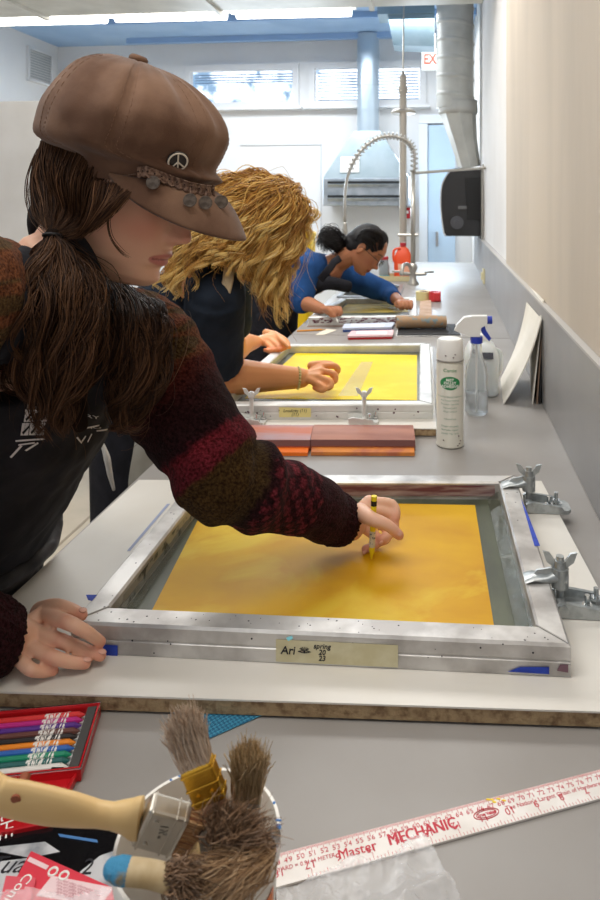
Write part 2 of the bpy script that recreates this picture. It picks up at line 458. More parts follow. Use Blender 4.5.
# second galvanised duct box at ceiling
BY = 5.95; a, b = ony(391, 30, BY), ony(434.5, 48, BY)
bm = B(); zb_ = ony(410, 47, BY).z; zt_ = ony(410, 14, BY).z
prism(bm, [(a.x + .02, BY, zb_ + .02), (b.x, BY, zb_), (b.x, BY, zt_), (a.x - .03, BY, zt_)], (0, .25, 0))
prism(bm, [(a.x - .12, BY - .02, zt_), (b.x, BY - .02, zt_), (b.x, BY - .02, min(CEZ, zt_ + .3)), (a.x - .12, BY - .02, min(CEZ, zt_ + .3))], (0, .30, 0))
top(fin(bm, 'box_duct', mat('bluish duct metal', '#9fb3bd', .4, .5, var=('#8ba2ad', 3, .4, .6))), 'squared galvanised duct box dropping from the ceiling above the exit sign', 'duct')
# spiral duct by right wall
SY = 5.75
c0 = ony(455, -30, SY); c1 = ony(455, 108, SY); rr = .5 * (ony(474, 60, SY).x - ony(437, 60, SY).x)
r_ = root('spiral_duct', 'thick beige-grey spiral duct running down beside the right wall', 'duct', (c1.x, SY, ony(460, 168, SY).z))
bm = B(); cyl(bm, (c0.x, SY, c1.z), (c0.x, SY, CEZ - .01), rr, n=32)
z = c1.z + .1; k = 0
while z < CEZ - .1:
    t_ = .03; lathe(bm, [(rr * 1.0, -.02), (rr * 1.05, -.007), (rr * 1.05, .007), (rr * 1.0, .02)], (c0.x, SY, z), rot=Matrix.Rotation(.16, 3, 'Y'), n=32); z += .15
fin(bm, 'duct_pipe', mGalvW, r_, auto=35)
bm = B(); e0 = ony(458, 112, SY); e1 = ony(464, 142, SY); e2 = ony(470, 168, SY)
tube(bm, [e0 + V((0, 0, .03)), e0, e1, e2], [(rr, rr * 1.02), (rr * .98, rr * .98), (rr * .72, rr * .8), (rr * .58, rr * .6)], 8, up=(0, 1, 0)); fin(bm, 'duct_transition', mGalvW, r_)
bm = B(); lathe(bm, [(rr * 1.05, -.06), (rr * 1.07, -.02), (rr * 1.04, .03), (rr * 1.05, .05)], e0 + V((0, 0, .04)), n=24); fin(bm, 'tape_band', mat('silver tape', '#c9c8c2', .5, .2, bump=(30, .5)), r_, smooth=True)
# exit sign
SX = 6.5; a, b = ony(422, 50, SX), ony(447, 70, SX)
r_ = root('exit_sign', 'white exit sign with red letters partly hidden behind the spiral duct', 'sign', ((a.x + b.x) / 2, SX, a.z + .02))
bm = B(); box(bm, ((a.x + b.x) / 2, SX, (a.z + b.z) / 2), (b.x - a.x, .05, a.z - b.z), bev=.008); fin(bm, 'sign_case', mat('sign white', '#eef0ea', .5, emit=('#ffffff', .15)), r_)
text('EXIT', .135, mat('exit red', '#b85a44', .5), 'lettering', r_, basis(((a.x + b.x) / 2, SX - .027, (a.z + b.z) / 2), (1, 0, 0), (0, 0, 1)), bold=.004, sx=.75)
bm = B(); cyl(bm, ((a.x + b.x) / 2, SX, a.z - .01), ((a.x + b.x) / 2, SX, CEZ), .01); fin(bm, 'stem', mTrim, r_)
# paper towel dispenser on right wall
PY = 5.45; wX = wx(PY) + .024
xl = ony(441, 200, PY).x; z0 = ony(460, 235, PY).z; z1 = ony(460, 169, PY).z
r_ = root('towel_dispenser', 'black paper towel dispenser hung on the right wall under the duct', 'dispenser', (wX, PY, z0))
bm = B(); mBlk = mat('gloss black plastic', '#2a2a2b', .22, spec=.6); h = z1 - z0
prof = [(wX, z0), (xl + .04, z0 + .0), (xl + .02, z0 + .05), (xl, z0 + h * .45), (xl + .01, z0 + h * .75), (xl + .07, z0 + h * .95), (xl + .15, z1), (wX, z1)]
pp = crom([(p[0], 0, p[1]) for p in prof[1:-1]], 5); poly = [(wX, PY - .17, z0)] + [(p.x, PY - .17, p.z) for p in pp] + [(wX, PY - .17, z1)]
prism(bm, poly, (0, .34, 0)); fin(bm, 'shell', mBlk, r_, auto=40)
bm = B(); prism(bm, [(p[0], PY - .175, p[2]) for p in [(wX, 0, z0 + h * .25), (wX - .12, 0, z0 + h * .25), (wX - .14, 0, z0 + h * .85), (wX, 0, z0 + h * .85)]], (0, -.02, 0)); fin(bm, 'side_panel', mat('matt black', '#151515', .5), r_)
bm = B(); cW = V(((xl + wX) / 2 - .04, PY - .17, z0 + h * .20)); cyl(bm, cW, cW + V((0, -.04, 0)), .05, n=24); cyl(bm, cW + V((0, -.04, 0)), cW + V((0, -.06, 0)), .025, n=16); fin(bm, 'feed_knob', mat('dark grey knob', '#55565a', .3), r_, auto=40)
bm = B(); tube(bm, [(p.x - .004, PY - .172, p.z) for p in pp], [.006] * len(pp), 6); fin(bm, 'edge_trim', mat('chrome', '#d9d9d9', .12, 1), r_)
bm = B(); box(bm, (xl + .17, PY - .172, z0 + h * .42), (.08, .008, .025), bev=.003); fin(bm, 'badge', mat('grey badge', '#6b6b6b', .3), r_)
# white panel at far right behind dispenser: small notice
# ------------------------------------------------------------------ counter
mEdge = mat('counter edge dark', '#6e6c69', .5)
CX0 = -.612
r_ = root('worktop', 'long grey laminate worktop running beneath the whole workspace to the sink', 'counter', ((CX0 + .3) / 2, 2.6, 0))
bm = B(); prism(bm, [(CX0, -1.0, TZ - .035), (wx(-1.0), -1.0, TZ - .035), (wx(2.855), 2.855, TZ - .035), (CX0, 2.855, TZ - .035)], (0, 0, .035)); fin(bm, 'near_slab', mCounter, r_)
bm = B()
def q(x0, y0, x1, y1):
    xr = lambda y: min(x1, wx(y)) if x1 > .2 else x1
    prism(bm, [(x0, y0, TZ - .035), (x1 if x1 < .2 else wx(y0), y0, TZ - .035), (x1 if x1 < .2 else wx(y1), y1, TZ - .035), (x0, y1, TZ - .035)], (0, 0, .035))
SKx0, SKx1, SKy0, SKy1 = -.56, -.22, 3.95, 4.5
q(CX0, 2.86, 1, SKy0); q(CX0, SKy0, SKx0, SKy1); q(SKx1, SKy0, 1, SKy1); q(CX0, SKy1, 1, 6.3)
fin(bm, 'far_slab', mCounter, r_)
bm = B(); box(bm, (CX0 + .05, 2.8, (TZ - .04) / 2), (.03, 7.5, TZ - .04)); box(bm, (-.12, 6.28, .43), (.96, .03, .86)); box(bm, (-.17, -.98, .43), (.84, .03, .86)); fin(bm, 'cabinet_side', mat('cabinet grey', '#8b8985', .5), r_)
# sink
r_ = root('sink', 'stainless steel sink basin set in the worktop behind the bent-over person', 'sink', ((SKx0 + SKx1) / 2, (SKy0 + SKy1) / 2, .72))
mSteel = mat('brushed stainless', '#a9adb0', .28, .9, bump=(50, .05))
bm = B(); x0, x1, y0, y1 = SKx0, SKx1, SKy0, SKy1; t = .006
box(bm, ((x0 + x1) / 2, (y0 + y1) / 2, .70), (x1 - x0, y1 - y0, t))
for x in (x0 + t, x1 - t): box(bm, (x, (y0 + y1) / 2, .80), (t, y1 - y0, .2))
for y in (y0 + t, y1 - t): box(bm, ((x0 + x1) / 2, y, .80), (x1 - x0, t, .2))
fin(bm, 'basin', mSteel, r_)
bm = B()
for x in (x0, x1): box(bm, (x, (y0 + y1) / 2, TZ + .006), (.03, y1 - y0 + .03, .012), bev=.003)
for y in (y0, y1): box(bm, ((x0 + x1) / 2, y, TZ + .006), (x1 - x0, .03, .012), bev=.003)
fin(bm, 'rim', mSteel, r_)
bm = B(); lathe(bm, [(.0005, .0), (.03, .0), (.034, .004), (.04, .004)], ((x0 + x1) / 2, (y0 + y1) / 2, .705)); fin(bm, 'drain', mat('chrome', ''), r_)
# pre-rinse faucet
FY = 4.62
def fp(u, v): return ony(u, v, FY)
b0 = fp(413, 283); b0.z = TZ
r_ = root('spray_faucet', 'tall pre-rinse faucet with coiled spring hose arching over the sink', 'faucet', b0)
mNick = mat('brushed nickel', '#b9b4ab', .3, .85)
bm = B(); lathe(bm, [(.04, 0), (.04, .01), (.024, .03), (.022, .09), (.03, .11), (.03, .13), (.014, .15)], b0, n=20); fin(bm, 'faucet_base', mNick, r_, auto=40)
bm = B(); tp = fp(414, 172); cyl(bm, (b0.x, FY, TZ + .1), (b0.x, FY, tp.z), .016, n=14); fin(bm, 'riser', mNick, r_, smooth=True)
arch = [fp(414, 172), fp(414, 152), fp(407, 141), fp(392, 136), fp(376, 139), fp(361, 151), fp(350, 170), fp(345.5, 190), fp(345, 222)]
bm = B(); stube(bm, arch, [.010] * 9, 10, 6); fin(bm, 'hose', mNick, r_, smooth=True)
bm = B(); P = crom(arch, 30); cp = []; Ltot = 0
for i, p in enumerate(P[:-60]):
    t = (P[i + 1] - p).normalized(); s = V((0, 1, 0)); n_ = t.cross(s); a_ = i * .9
    cp.append(p + s * (.024 * math.cos(a_)) + n_ * (.024 * math.sin(a_)))
tube(bm, cp, [.0045] * len(cp), 5); fin(bm, 'coil_spring', mNick, r_, smooth=True)
bm = B(); e = fp(345, 222); stube(bm, [e, e + V((0, 0, -.07)), e + V((0, 0, -.16)), e + V((.005, -.01, -.22))], [.013, .02, .018, .03], 14); fin(bm, 'spray_head', mNick, r_, smooth=True)
bm = B(); w_ = V((wx(5.0) + .028, 5.0, ony(485, 168, 5.0).z)); cyl(bm, fp(415, 173), w_, .010, n=10); lathe(bm, [(.03, 0), (.03, .012), (.012, .02)], w_ - V((.015, 0, 0)), rot=Matrix.Rotation(-math.pi / 2, 3, 'Y')); fin(bm, 'wall_bracket', mNick, r_, smooth=False)
bm = B(); 
for s in (-1, 1): cyl(bm, (b0.x, FY, TZ + .07), (b0.x + s * .09, FY - .02, TZ + .075), .013, n=12); box(bm, (b0.x + s * .11, FY - .03, TZ + .09), (.07, .018, .014), rot=rz(s * .5), bev=.004)
fin(bm, 'tap_handle', mNick, r_)
bm = B(); stube(bm, [(b0.x, FY, TZ + .08), (b0.x - .03, FY - .05, TZ + .14), (b0.x - .06, FY - .14, TZ + .14), (b0.x - .07, FY - .17, TZ + .08)], [.012] * 4, 12); fin(bm, 'spout', mNick, r_, smooth=True)
bm = B(); cyl(bm, fp(398, 235), fp(418, 235), .010, n=10); fin(bm, 'clamp_ring', mNick, r_)
# emergency shower pipe
EY = 5.25
e = ony(403, 262, EY); t = ony(403, 76, EY)
r_ = root('shower_pipe', 'upright cream-grey pipe with a flat round shower head beside the spring faucet', 'pipe', (e.x, EY, TZ))
bm = B(); cyl(bm, (e.x, EY, TZ), (e.x, EY, t.z), .028, n=16); cyl(bm, (e.x, EY, t.z), (e.x, EY, t.z + .03), .02, .008, n=16); lathe(bm, [(.036, -.02), (.036, .02)], (e.x, EY, ony(403, 90, EY).z), n=16); lathe(bm, [(.045, 0), (.045, .015), (.03, .02)], (e.x, EY, TZ), n=16)
fin(bm, 'pipe', mat('warm grey pipe', '#b7afa3', .4, .4), r_, auto=40)
bm = B(); sh = ony(403, 111, EY); lathe(bm, [(.095, -.015), (.098, 0), (.08, .02), (.03, .035)], sh + V((0, .06, 0)), n=28); fin(bm, 'shower_head', mat('warm grey pipe', ''), r_, auto=40)
bm = B(); cyl(bm, (e.x, EY, t.z + .02), (e.x + .01, EY, CEZ), .006, n=8); fin(bm, 'pull_rod', mNick, r_)
# thin conduit on right wall
bm = B(); yy = 5.15; a = ony(480, 262, yy); 
for p in (1,): cyl(bm, (wx(yy) + .012, yy, SPZ + .007), (wx(yy) + .012, yy, ony(480, 170, yy).z), .010, n=8)
top(fin(bm, 'conduit', mNick), 'thin metal conduit rising up the right wall beside the dispenser', 'conduit')
# sockets / small red alarm on back wall
a = ony(407, 213, YB)
bm = B(); box(bm, (a.x, YB - .03, a.z), (.07, .06, .12), bev=.006); o = fin(bm, 'alarm_pull', mat('alarm red', '#b5202a', .4)); top(o, 'small red alarm pull station on the back wall below the hood', 'alarm')
bm = B(); box(bm, (a.x, YB - .062, a.z + .01), (.04, .006, .03)); fin(bm, 'pull_handle', mat('white paper', ''), o)
a = onx(483, 276, wx(3.9))
bm = B(); yS = a.y; box(bm, (wx(yS) - .006, yS, a.z), (.012, .10, .10), bev=.004); o = fin(bm, 'wall_socket', mat('ivory plastic', '#ddd3a8', .4)); top(o, 'small ivory outlet plate on the grey backsplash', 'outlet')
bm = B(); box(bm, (wx(yS) - .018, yS, a.z), (.012, .05, .05), bev=.004); fin(bm, 'plug', mat('ivory plastic', ''), o)
# ================================================================== printing frames on the counter
mAlu = mat('scuffed aluminium frame', '#d0cecb', .36, .45, var=('#a39f9c', 12, .44, .62, 10), bump=(35, .06), stretch=(1, 1, 1))
mAlu2 = mat('pale aluminium frame', '#d9d9d5', .4, .35, var=('#bfbdb9', 14, .45, .68, 8))
mBoard = mat('white melamine board', '#e0dcd4', .38, var=('#d6d1c7', 5, .4, .7))
mChip = mat('raw chipboard edge', '#a8906e', .9, var=('#7c6348', 90, .45, .65, 8), bump=(200, .3))
mMesh = mat('grey green screen mesh', '#585d4a', .35, var=('#3f4438', 16, .4, .65, 6), bump=(900, .1, .001), stretch=(1, .35, 1))
mTapeB = mat('blue masking tape', '#2747b8', .6, var=('#1e3aa2', 60, .4, .6))
mInk = mat('dark red ink stains', '#6e4048', .5, var=('#b9a7a2', 30, .42, .66, 10), stretch=(.35, 1, 3))
def emul(nm, a, b, c, s):
    m = mat(nm, a, .5, spec=.3, var=(b, s, .35, .7, 7), bump=(12, .03), stretch=(.6, 1, 1)); nt = m.node_tree; N = nt.nodes; L = nt.links
    bs = N['Principled BSDF']; src = bs.inputs['Base Color'].links[0].from_socket
    tc = N.new('ShaderNodeTexCoord'); nz = N.new('ShaderNodeTexNoise'); nz.inputs['Scale'].default_value = 4.5; nz.inputs['Detail'].default_value = 6; nz.inputs['Distortion'].default_value = 1.2
    L.new(tc.outputs['Object'], nz.inputs['Vector']); mr = N.new('ShaderNodeMapRange'); mr.inputs['From Min'].default_value = .50; mr.inputs['From Max'].default_value = .62
    L.new(nz.outputs[0], mr.inputs['Value']); mx = N.new('ShaderNodeMix'); mx.data_type = 'RGBA'; L.new(mr.outputs[0], mx.inputs[0]); L.new(src, mx.inputs[6]); mx.inputs[7].default_value = (*srgb(c), 1)
    L.new(mx.outputs[2], bs.inputs['Base Color']); return m
mYel = emul('amber yellow emulsion', '#d9a804', '#c48c00', '#dcb92e', 9)
mYel2 = emul('bright yellow emulsion', '#eed400', '#e6c800', '#efdc30', 9)
mYel3 = emul('dull yellow emulsion', '#b59a3a', '#8f8554', '#c9b155', 12)
def inset(q, ws):
    """q FL,FR,BR,BL ; ws widths of front,right,back,left bars"""
    n = 4; L_ = []
    for i in range(4):
        a, b = q[i], q[(i + 1) % 4]; d = (b - a).normalized(); nrm = V((-d.y, d.x, 0)); L_.append((a + nrm * ws[i], d))
    out = []
    for i in range(4):
        (p, d), (r, e) = L_[i - 1], L_[i]
        den = d.x * e.y - d.y * e.x; t = ((r.x - p.x) * e.y - (r.y - p.y) * e.x) / den
        out.append(p + d * t)
    return out
def zs(p, z): return V((p.x, p.y, z))
def screen_frame(name, label, pxs, ztop, zbot, ws, frame_mat, emu, emu_px, zm, inkback=None):
    Q = [onz(u, v, ztop) for u, v in pxs]
    I = inset(Q, ws)
    c = sum(Q, V((0, 0, 0))) / 4
    r_ = root(name, label, 'screen frame', (c.x, c.y, zbot))
    bm = B()
    lv = [(0, zbot), (.0, zbot + .002), (.0, zbot + (ztop - zbot) * .42), (.0015, zbot + (ztop - zbot) * .45), (.0015, zbot + (ztop - zbot) * .5), (0, zbot + (ztop - zbot) * .53), (0, ztop - .003), (.003, ztop)]
    rings = []
    for ins, z in lv:
        q = inset(Q, [ins] * 4) if ins else Q
        rings.append([bm.verts.new(zs(p, z)) for p in q])
    for ins, z in ((-.003, ztop), (0, ztop - .003), (0, zbot)):
        q = inset(I, [ins] * 4) if ins else I
        rings.append([bm.verts.new(zs(p, z)) for p in q])
    rings.append(rings[0])
    for a, b in zip(rings, rings[1:]):
        for k in range(4): bm.faces.new((a[k], a[(k + 1) % 4], b[(k + 1) % 4], b[k]))
    fr = fin(bm, 'aluminium_frame', frame_mat, r_)
    for k in range(4):                                # mitre weld beads
        bm = B(); a, b = zs(Q[k], ztop + .0002), zs(I[k], ztop + .0002); a = a.lerp(b, .08)
        tube(bm, [a, b], [.0012, .0012], 6); fin(bm, 'weld_seam', mat('weld seam', '#a5a29e', .5, .5), r_)
    bm = B(); prism(bm, [zs(p, zm - .001) for p in I], (0, 0, .001)); fin(bm, 'mesh', mMesh, r_)
    E_ = [onz(u, v, zm + .0012) for u, v in emu_px]
    bm = B(); prism(bm, [zs(p, zm) for p in E_], (0, 0, .0012)); fin(bm, 'emulsion', emu, r_)
    return r_, Q, I
# board 1
BZ0, BZ = .9030, .9205
def board(label, pxs, z0=BZ0, z1=BZ):
    Q = [onz(u, v, z1) for u, v in pxs]; c = sum(Q, V((0, 0, 0))) / 4
    r_ = root('base_board', label, 'board', (c.x, c.y, z0))
    bm = B(); prism(bm, [zs(p, z0) for p in Q], (0, 0, z1 - z0 - .0022)); fin(bm, 'chipboard_core', mChip, r_)
    bm = B(); prism(bm, [zs(p, z1 - .002) for p in inset(Q, [-.001] * 4)], (0, 0, .002)); fin(bm, 'melamine_face', mBoard, r_)
    return r_, Q
b1, BQ = board('large white board with chipboard edge under the nearest screen frame', [(-88, 688), (664, 713), (541, 481), (139, 480)])
FT = BZ + .038
f1, Q1, I1 = screen_frame('screen_frame', 'nearest aluminium silkscreen frame with amber yellow emulsion and handwritten name on its front', [(71, 622), (571, 645), (515.5, 475), (197, 474)], FT, BZ + .0005, (.034, .034, .032, .032), mAlu, mYel, [(150, 614), (494, 626), (475, 505), (208, 500)], BZ + .006)
# ink stained inner side of the back bar
bm = B(); a, b = I1[3], I1[2]; n_ = V((-(b - a).y, (b - a).x, 0)).normalized() * -.0006
a_ = a.lerp(b, .35); b_ = a.lerp(b, .985)
prism(bm, [zs(a_, BZ + .012) + n_, zs(b_, BZ + .012) + n_, zs(b_, FT - .006) + n_, zs(a_, FT - .006) + n_], n_ * .5); fin(bm, 'ink_stain', mInk, f1)
bm = B(); a, b = I1[0], I1[3]; n_ = V(((b - a).y, -(b - a).x, 0)).normalized() * .0006
prism(bm, [zs(a.lerp(b, .1), BZ + .01) + n_, zs(a.lerp(b, .9), BZ + .01) + n_, zs(a.lerp(b, .9), FT - .008) + n_, zs(a.lerp(b, .1), FT - .008) + n_], n_ * .5); fin(bm, 'ink_stain', mat('grey ink smears', '#a9a79f', .5, .3, var=('#3d403c', 38, .52, .6, 8)), f1)
# packing tape film along the right and left inner sides
mFilm = mat('clear packing tape', '#4f5446', .22, var=('#8d8f80', 70, .54, .64), bump=(60, .8, .003), spec=.9, alpha=.42)
def film(name, p, q, r, s, n=26, amp=.0025):
    bm = B(); g = []
    for i in range(n + 1):
        row = []
        for j in range(5):
            a = p.lerp(q, i / n); b = s.lerp(r, i / n); w = a.lerp(b, j / 4)
            w.z += noise.noise(w * 60) * amp + abs(noise.noise(w * 25)) * amp
            row.append(bm.verts.new(w))
        g.append(row)
    for i in range(n):
        for j in range(4): bm.faces.new((g[i][j], g[i + 1][j], g[i + 1][j + 1], g[i][j + 1]))
    return fin(bm, name, mFilm, f1, smooth=True)
z = BZ + .0075
e1, e2 = onz(503, 628, z), onz(478, 500, z)
film('tape_film', zs(e1, z).lerp(zs(I1[1], z), .45), zs(e2, z).lerp(zs(I1[2], z), .45), zs(I1[2], z + .012), zs(I1[1], z + .012))
e1, e2 = onz(150, 612, z), onz(203, 510, z)
film('tape_film', zs(e1, z).lerp(zs(I1[0], z), .55), zs(e2, z).lerp(zs(I1[3], z), .55), zs(I1[3], z + .012), zs(I1[0], z + .012))
# front face: handwriting on masking tape, blue tape pieces
fd = (Q1[1] - Q1[0]).normalized(); fn = V((fd.y, -fd.x, 0))         # outward (towards camera)
def onfront(u, v, off=.0009):
    """point of the frame's front face seen at pixel"""
    r = ray(u, v); t = (Q1[0] - CAMP).dot(fn) / r.dot(fn); return CAMP + r * t + fn * off
pz = [onfront(276, 661, .0005), onfront(398, 667, .0005), onfront(398, 645, .0005), onfront(276, 639, .0005)]
bm = B(); prism(bm, pz, fn * .0004); fin(bm, 'masking_tape', mat('cream masking tape', '#d6cfae', .7, var=('#cbc29c', 40, .4, .6)), f1)
mPen = mat('black marker ink', '#1b1a22', .6)
text('Ari', .0135, mPen, 'handwriting', f1, basis(onfront(288, 650, .0012), fd, (0, 0, 1)), bold=.0002, shear=.15)
text('spring\n20\n23', .0085, mPen, 'handwriting', f1, basis(onfront(322, 652, .0012), fd, (0, 0, 1)), bold=.0001, shear=.2)
bm = B(); c = onfront(304.5, 651, .0013)
ln = [( -7, 0), (-3, .8), (0, 1.2), (3, .8), (7, 0), (3, -1), (0, -1.3), (-3, -1), (-7, 0)]
tube(bm, [c + fd * x * .0011 + V((0, 0, y * .0011)) for x, y in ln], [.0005] * 9, 5)
for k in range(7):
    a = math.radians(30 + k * 20); tube(bm, [c + fd * .003 * math.cos(a) + V((0, 0, .0015 + .001 * math.sin(a))), c + fd * .0065 * math.cos(a) + V((0, 0, .002 + .0035 * math.sin(a)))], [.0004] * 2, 4)
ball(bm, c, .0012, u=8, v=6); fin(bm, 'eye_doodle', mPen, f1)
def tapequad(p, nrm, name='blue_tape', m=None):
    bm = B(); prism(bm, p, V(nrm) * .0004); return fin(bm, name, m or mTapeB, f1)
tapequad([onfront(508, 671), onfront(549, 673.5), onfront(549, 666.5), onfront(520, 666.5)], fn)
tapequad([onfront(103, 656), onfront(118, 657), onfront(118, 645), onfront(103, 644)], fn)
zt = FT + .0004
tapequad([onz(u, v, zt) for u, v in ((521, 499), (534.5, 546), (540, 546), (527, 512))], (0, 0, 1))
tapequad([onz(u, v, zt) for u, v in ((86, 595), (97, 595), (92, 601), (88, 600))], (0, 0, 1))
bl = mat('faded blue tape', '#9aa3c0', .6)
tapequad([onz(u, v, BZ + .0003) for u, v in ((127, 551), (130, 551), (170, 504), (167, 504))], (0, 0, 1), m=bl)
tapequad([onz(u, v, zt) for u, v in ((286, 638), (292, 636), (293, 639), (288, 641))], (0, 0, 1), 'cyan_paint_fleck', mat('cyan paint', '#6fb9c4', .5))
# specks of ink on the frame
bm = B(); rs = random.Random(3)
for i in range(60):
    k = rs.choice((0, 0, 0, 1, 3)); a = Q1[k].lerp(Q1[(k + 1) % 4], rs.random()); b = I1[k].lerp(I1[(k + 1) % 4], rs.random()); p = a.lerp(I1[k].lerp(I1[(k + 1) % 4], ((a - Q1[k]).length / (Q1[(k + 1) % 4] - Q1[k]).length)), rs.uniform(.15, .85))
    lathe(bm, [(rs.uniform(.0004, .0015), 0), (.0003, .0004)], zs(p, FT), n=7)
for i in range(14):
    p = onfront(rs.uniform(120, 560), 0); u = rs.uniform(120, 560); p = onfront(u, rs.uniform(632, 650) + u * .02, .0001); lathe(bm, [(rs.uniform(.0005, .0013), 0), (.0003, .0003)], p, n=7, rot=frame_from(fd, fn))
o = fin(bm, 'ink_speck', mPen, f1); o['kind'] = 'stuff'
# corner chip stain at front right
tapequad([onfront(557, 670), onfront(568, 672), onfront(568, 664), onfront(560, 664)], fn, 'corner_stain', mat('purple stain', '#7a5a66', .6))
# ------------------------------------------------------------------ hinge clamps
mZinc = mat('cast zinc clamp', '#b4b8b8', .35, .6, var=('#989d9e', 60, .4, .62), bump=(120, .15, .002))
def clamp(label, base, out, H, s=1.0, arm=True, foot=1, mz=None, xo=0):
    """base: stud foot on board; out: direction away from the frame"""
    out = V(out); out.z = 0; out.normalize(); side = V((-out.y, out.x, 0)); b = V(base); up = V((0, 0, 1))
    R3 = Matrix((out, side, up)).transposed()
    r_ = root('hinge_clamp', label, 'clamp', b)
    mz = mz or mZinc
    def P(x, y, z): return b + (out * x + side * y + up * z) * s
    bm = B()
    bx = .034
    prism(bm, [P(-.008 + xo, -.018, .001), P(.062 + xo, -.022, .001), P(.068 + xo, -.012, .001), P(.068 + xo, .012, .001), P(.062 + xo, .022, .001), P(-.008 + xo, .018, .001)], up * .006 * s)
    for y in (-.020, .020): prism(bm, [P(-.01 + xo, y - .003, .001), P(.06 + xo, y - .003, .001), P(.05 + xo, y - .003, .013), P(.0 + xo, y - .003, .02), P(-.012 + xo, y - .003, .016)], side * .006 * s)
    fin(bm, 'base_plate', mz, r_)
    bm = B(); cyl(bm, P(-.004, -.025, .011), P(-.004, .025, .011), .007 * s, n=14); fin(bm, 'hinge_pin', mz, r_, auto=40)
    for x, y in ((.030, -.009), (.046, .009)):
        bm = B(); x += xo * .6; cyl(bm, P(x, y, .007), P(x, y, .026), .0035 * s, n=12); fb = fin(bm, 'bolt', mat('bright steel', '#d5d8d8', .2, 1), r_, auto=40)
        bm = B(); cyl(bm, P(x, y, .0072), P(x, y, .0135), .0075 * s, n=6); fin(bm, 'nut', mat('bright steel', ''), fb)
        bm = B(); cyl(bm, P(x, y, .0068), P(x, y, .0082), .010 * s, n=18); fin(bm, 'washer', mat('bright steel', ''), fb)
    bm = B(); h = H / s
    cyl(bm, P(-.004, 0, .008), P(-.004, 0, h), .0052 * s, n=16)
    for k in range(int((h - .04) / .0022)): lathe(bm, [(.0052 * s, -.0005), (.0060 * s, 0), (.0052 * s, .0005)], P(-.004, 0, .03 + k * .0022), n=12)
    st = fin(bm, 'stud', mz, r_, auto=50)
    if arm:
        bm = B(); z0 = h * .62
        tube(bm, [P(.004, 0, z0 - .002), P(-.008, 0, z0), P(-.022, 0, z0 - .004), P(-.04, 0, .043), P(-.052, 0, .0395)], [(.011 * s, .011 * s), (.011 * s, .010 * s), (.009 * s, .0055 * s), (.013 * s, .004 * s), (.014 * s, .0022 * s)], 12, up=(0, 0, 1))
        cyl(bm, P(-.004, 0, z0 - .014), P(-.004, 0, z0 + .012), .0115 * s, n=18)
        prism(bm, [P(-.008, -.0015, z0), P(-.04, -.0015, .045), P(-.035, -.0015, .052), P(-.012, -.0015, z0 + .012)], side * .003 * s)
        fin(bm, 'clamp_arm', mZinc, r_, auto=45)
    bm = B(); z1 = h * (.83 if arm else .9)
    cyl(bm, P(-.004, 0, z1 - .006), P(-.004, 0, z1 + .006), .009 * s, .0075 * s, n=14)
    for sg in (-1, 1):
        w = [P(-.004 + sg * .006, 0, z1 - .005), P(-.004 + sg * .018, 0, z1 + .004), P(-.004 + sg * .023, 0, z1 + .018), P(-.004 + sg * .014, 0, z1 + .016), P(-.004 + sg * .006, 0, z1 + .005)]
        prism(bm, [p - side * .0018 * s for p in w], side * .0036 * s)
    fin(bm, 'wing_nut', mz, r_, auto=45)
    return r_
rd = (Q1[2] - Q1[1]).normalized(); outR = V((rd.y, -rd.x, 0))
pn = onz(563, 609, BZ); hn = ony(565, 556, pn.y).z - BZ
clamp('zinc hinge clamp nearest the camera on the right side of the nearest frame', pn, outR, hn * 1.0)
pf = onz(531, 508, BZ); hf = ony(531, 467, pf.y).z - BZ
clamp('zinc hinge clamp at the far right corner of the nearest frame above blue tape', pf, outR, hf)
# ------------------------------------------------------------------ second frame and board
b2, B2Q = board('white board with pale chipboard edge under the second screen frame', [(195, 425), (436, 428.5), (432, 347), (286, 345)])
f2, Q2, I2 = screen_frame('screen_frame', 'second aluminium silkscreen frame with bright yellow emulsion under the blonde person\'s hands', [(207, 405), (433, 404), (430, 343), (281, 344)], FT, BZ + .0005, (.032, .036, .03, .036), mAlu2, mYel2, [(245, 398), (417, 400), (417, 355), (296, 353)], BZ + .012)
fd2 = (Q2[1] - Q2[0]).normalized(); fn2 = V((fd2.y, -fd2.x, 0))
def onf2(u, v, off=.0006):
    r = ray(u, v); t = (Q2[0] - CAMP).dot(fn2) / r.dot(fn2); return CAMP + r * t + fn2 * off
bm = B(); prism(bm, [onf2(279, 417), onf2(311, 417), onf2(311, 408), onf2(279, 407)], fn2 * .0004); fin(bm, 'masking_tape', mat('yellowed masking tape', '#ddd08a', .7), f2)
text('Loudcity (11)\n(11)', .011, mPen, 'handwriting', f2, basis(onf2(295, 412.5, .0015), fd2, (0, 0, 1)), shear=.2)
bm = B()
for i in range(26):
    lathe(bm, [(rs.uniform(.001, .0028), 0), (.0003, .0005)], onf2(rs.uniform(215, 425), rs.uniform(408, 417)), n=7, rot=frame_from(fd2, fn2))
o = fin(bm, 'ink_speck', mat('plum ink', '#4e2436', .6), f2); o['kind'] = 'stuff'
for u, lab in ((254.5, 'small wing nut clamp left of the yellowed tape on the second frame'), (365.5, 'small wing nut clamp right of the yellowed tape on the second frame')):
    p = onz(u, 420, BZ); p.y = max(p.y, 0); q_ = V((p.x, p.y, BZ)); h = ony(u, 389, p.y).z - BZ
    a_ = onf2(u, 412, 0); base = V((a_.x, a_.y, BZ)) + fn2 * .024
    clamp(lab, base, fd2 * 1.0, h, s=.95, arm=False, mz=mat('bright cast clamp', '#dcdcd8', .35, .35), xo=-.034)
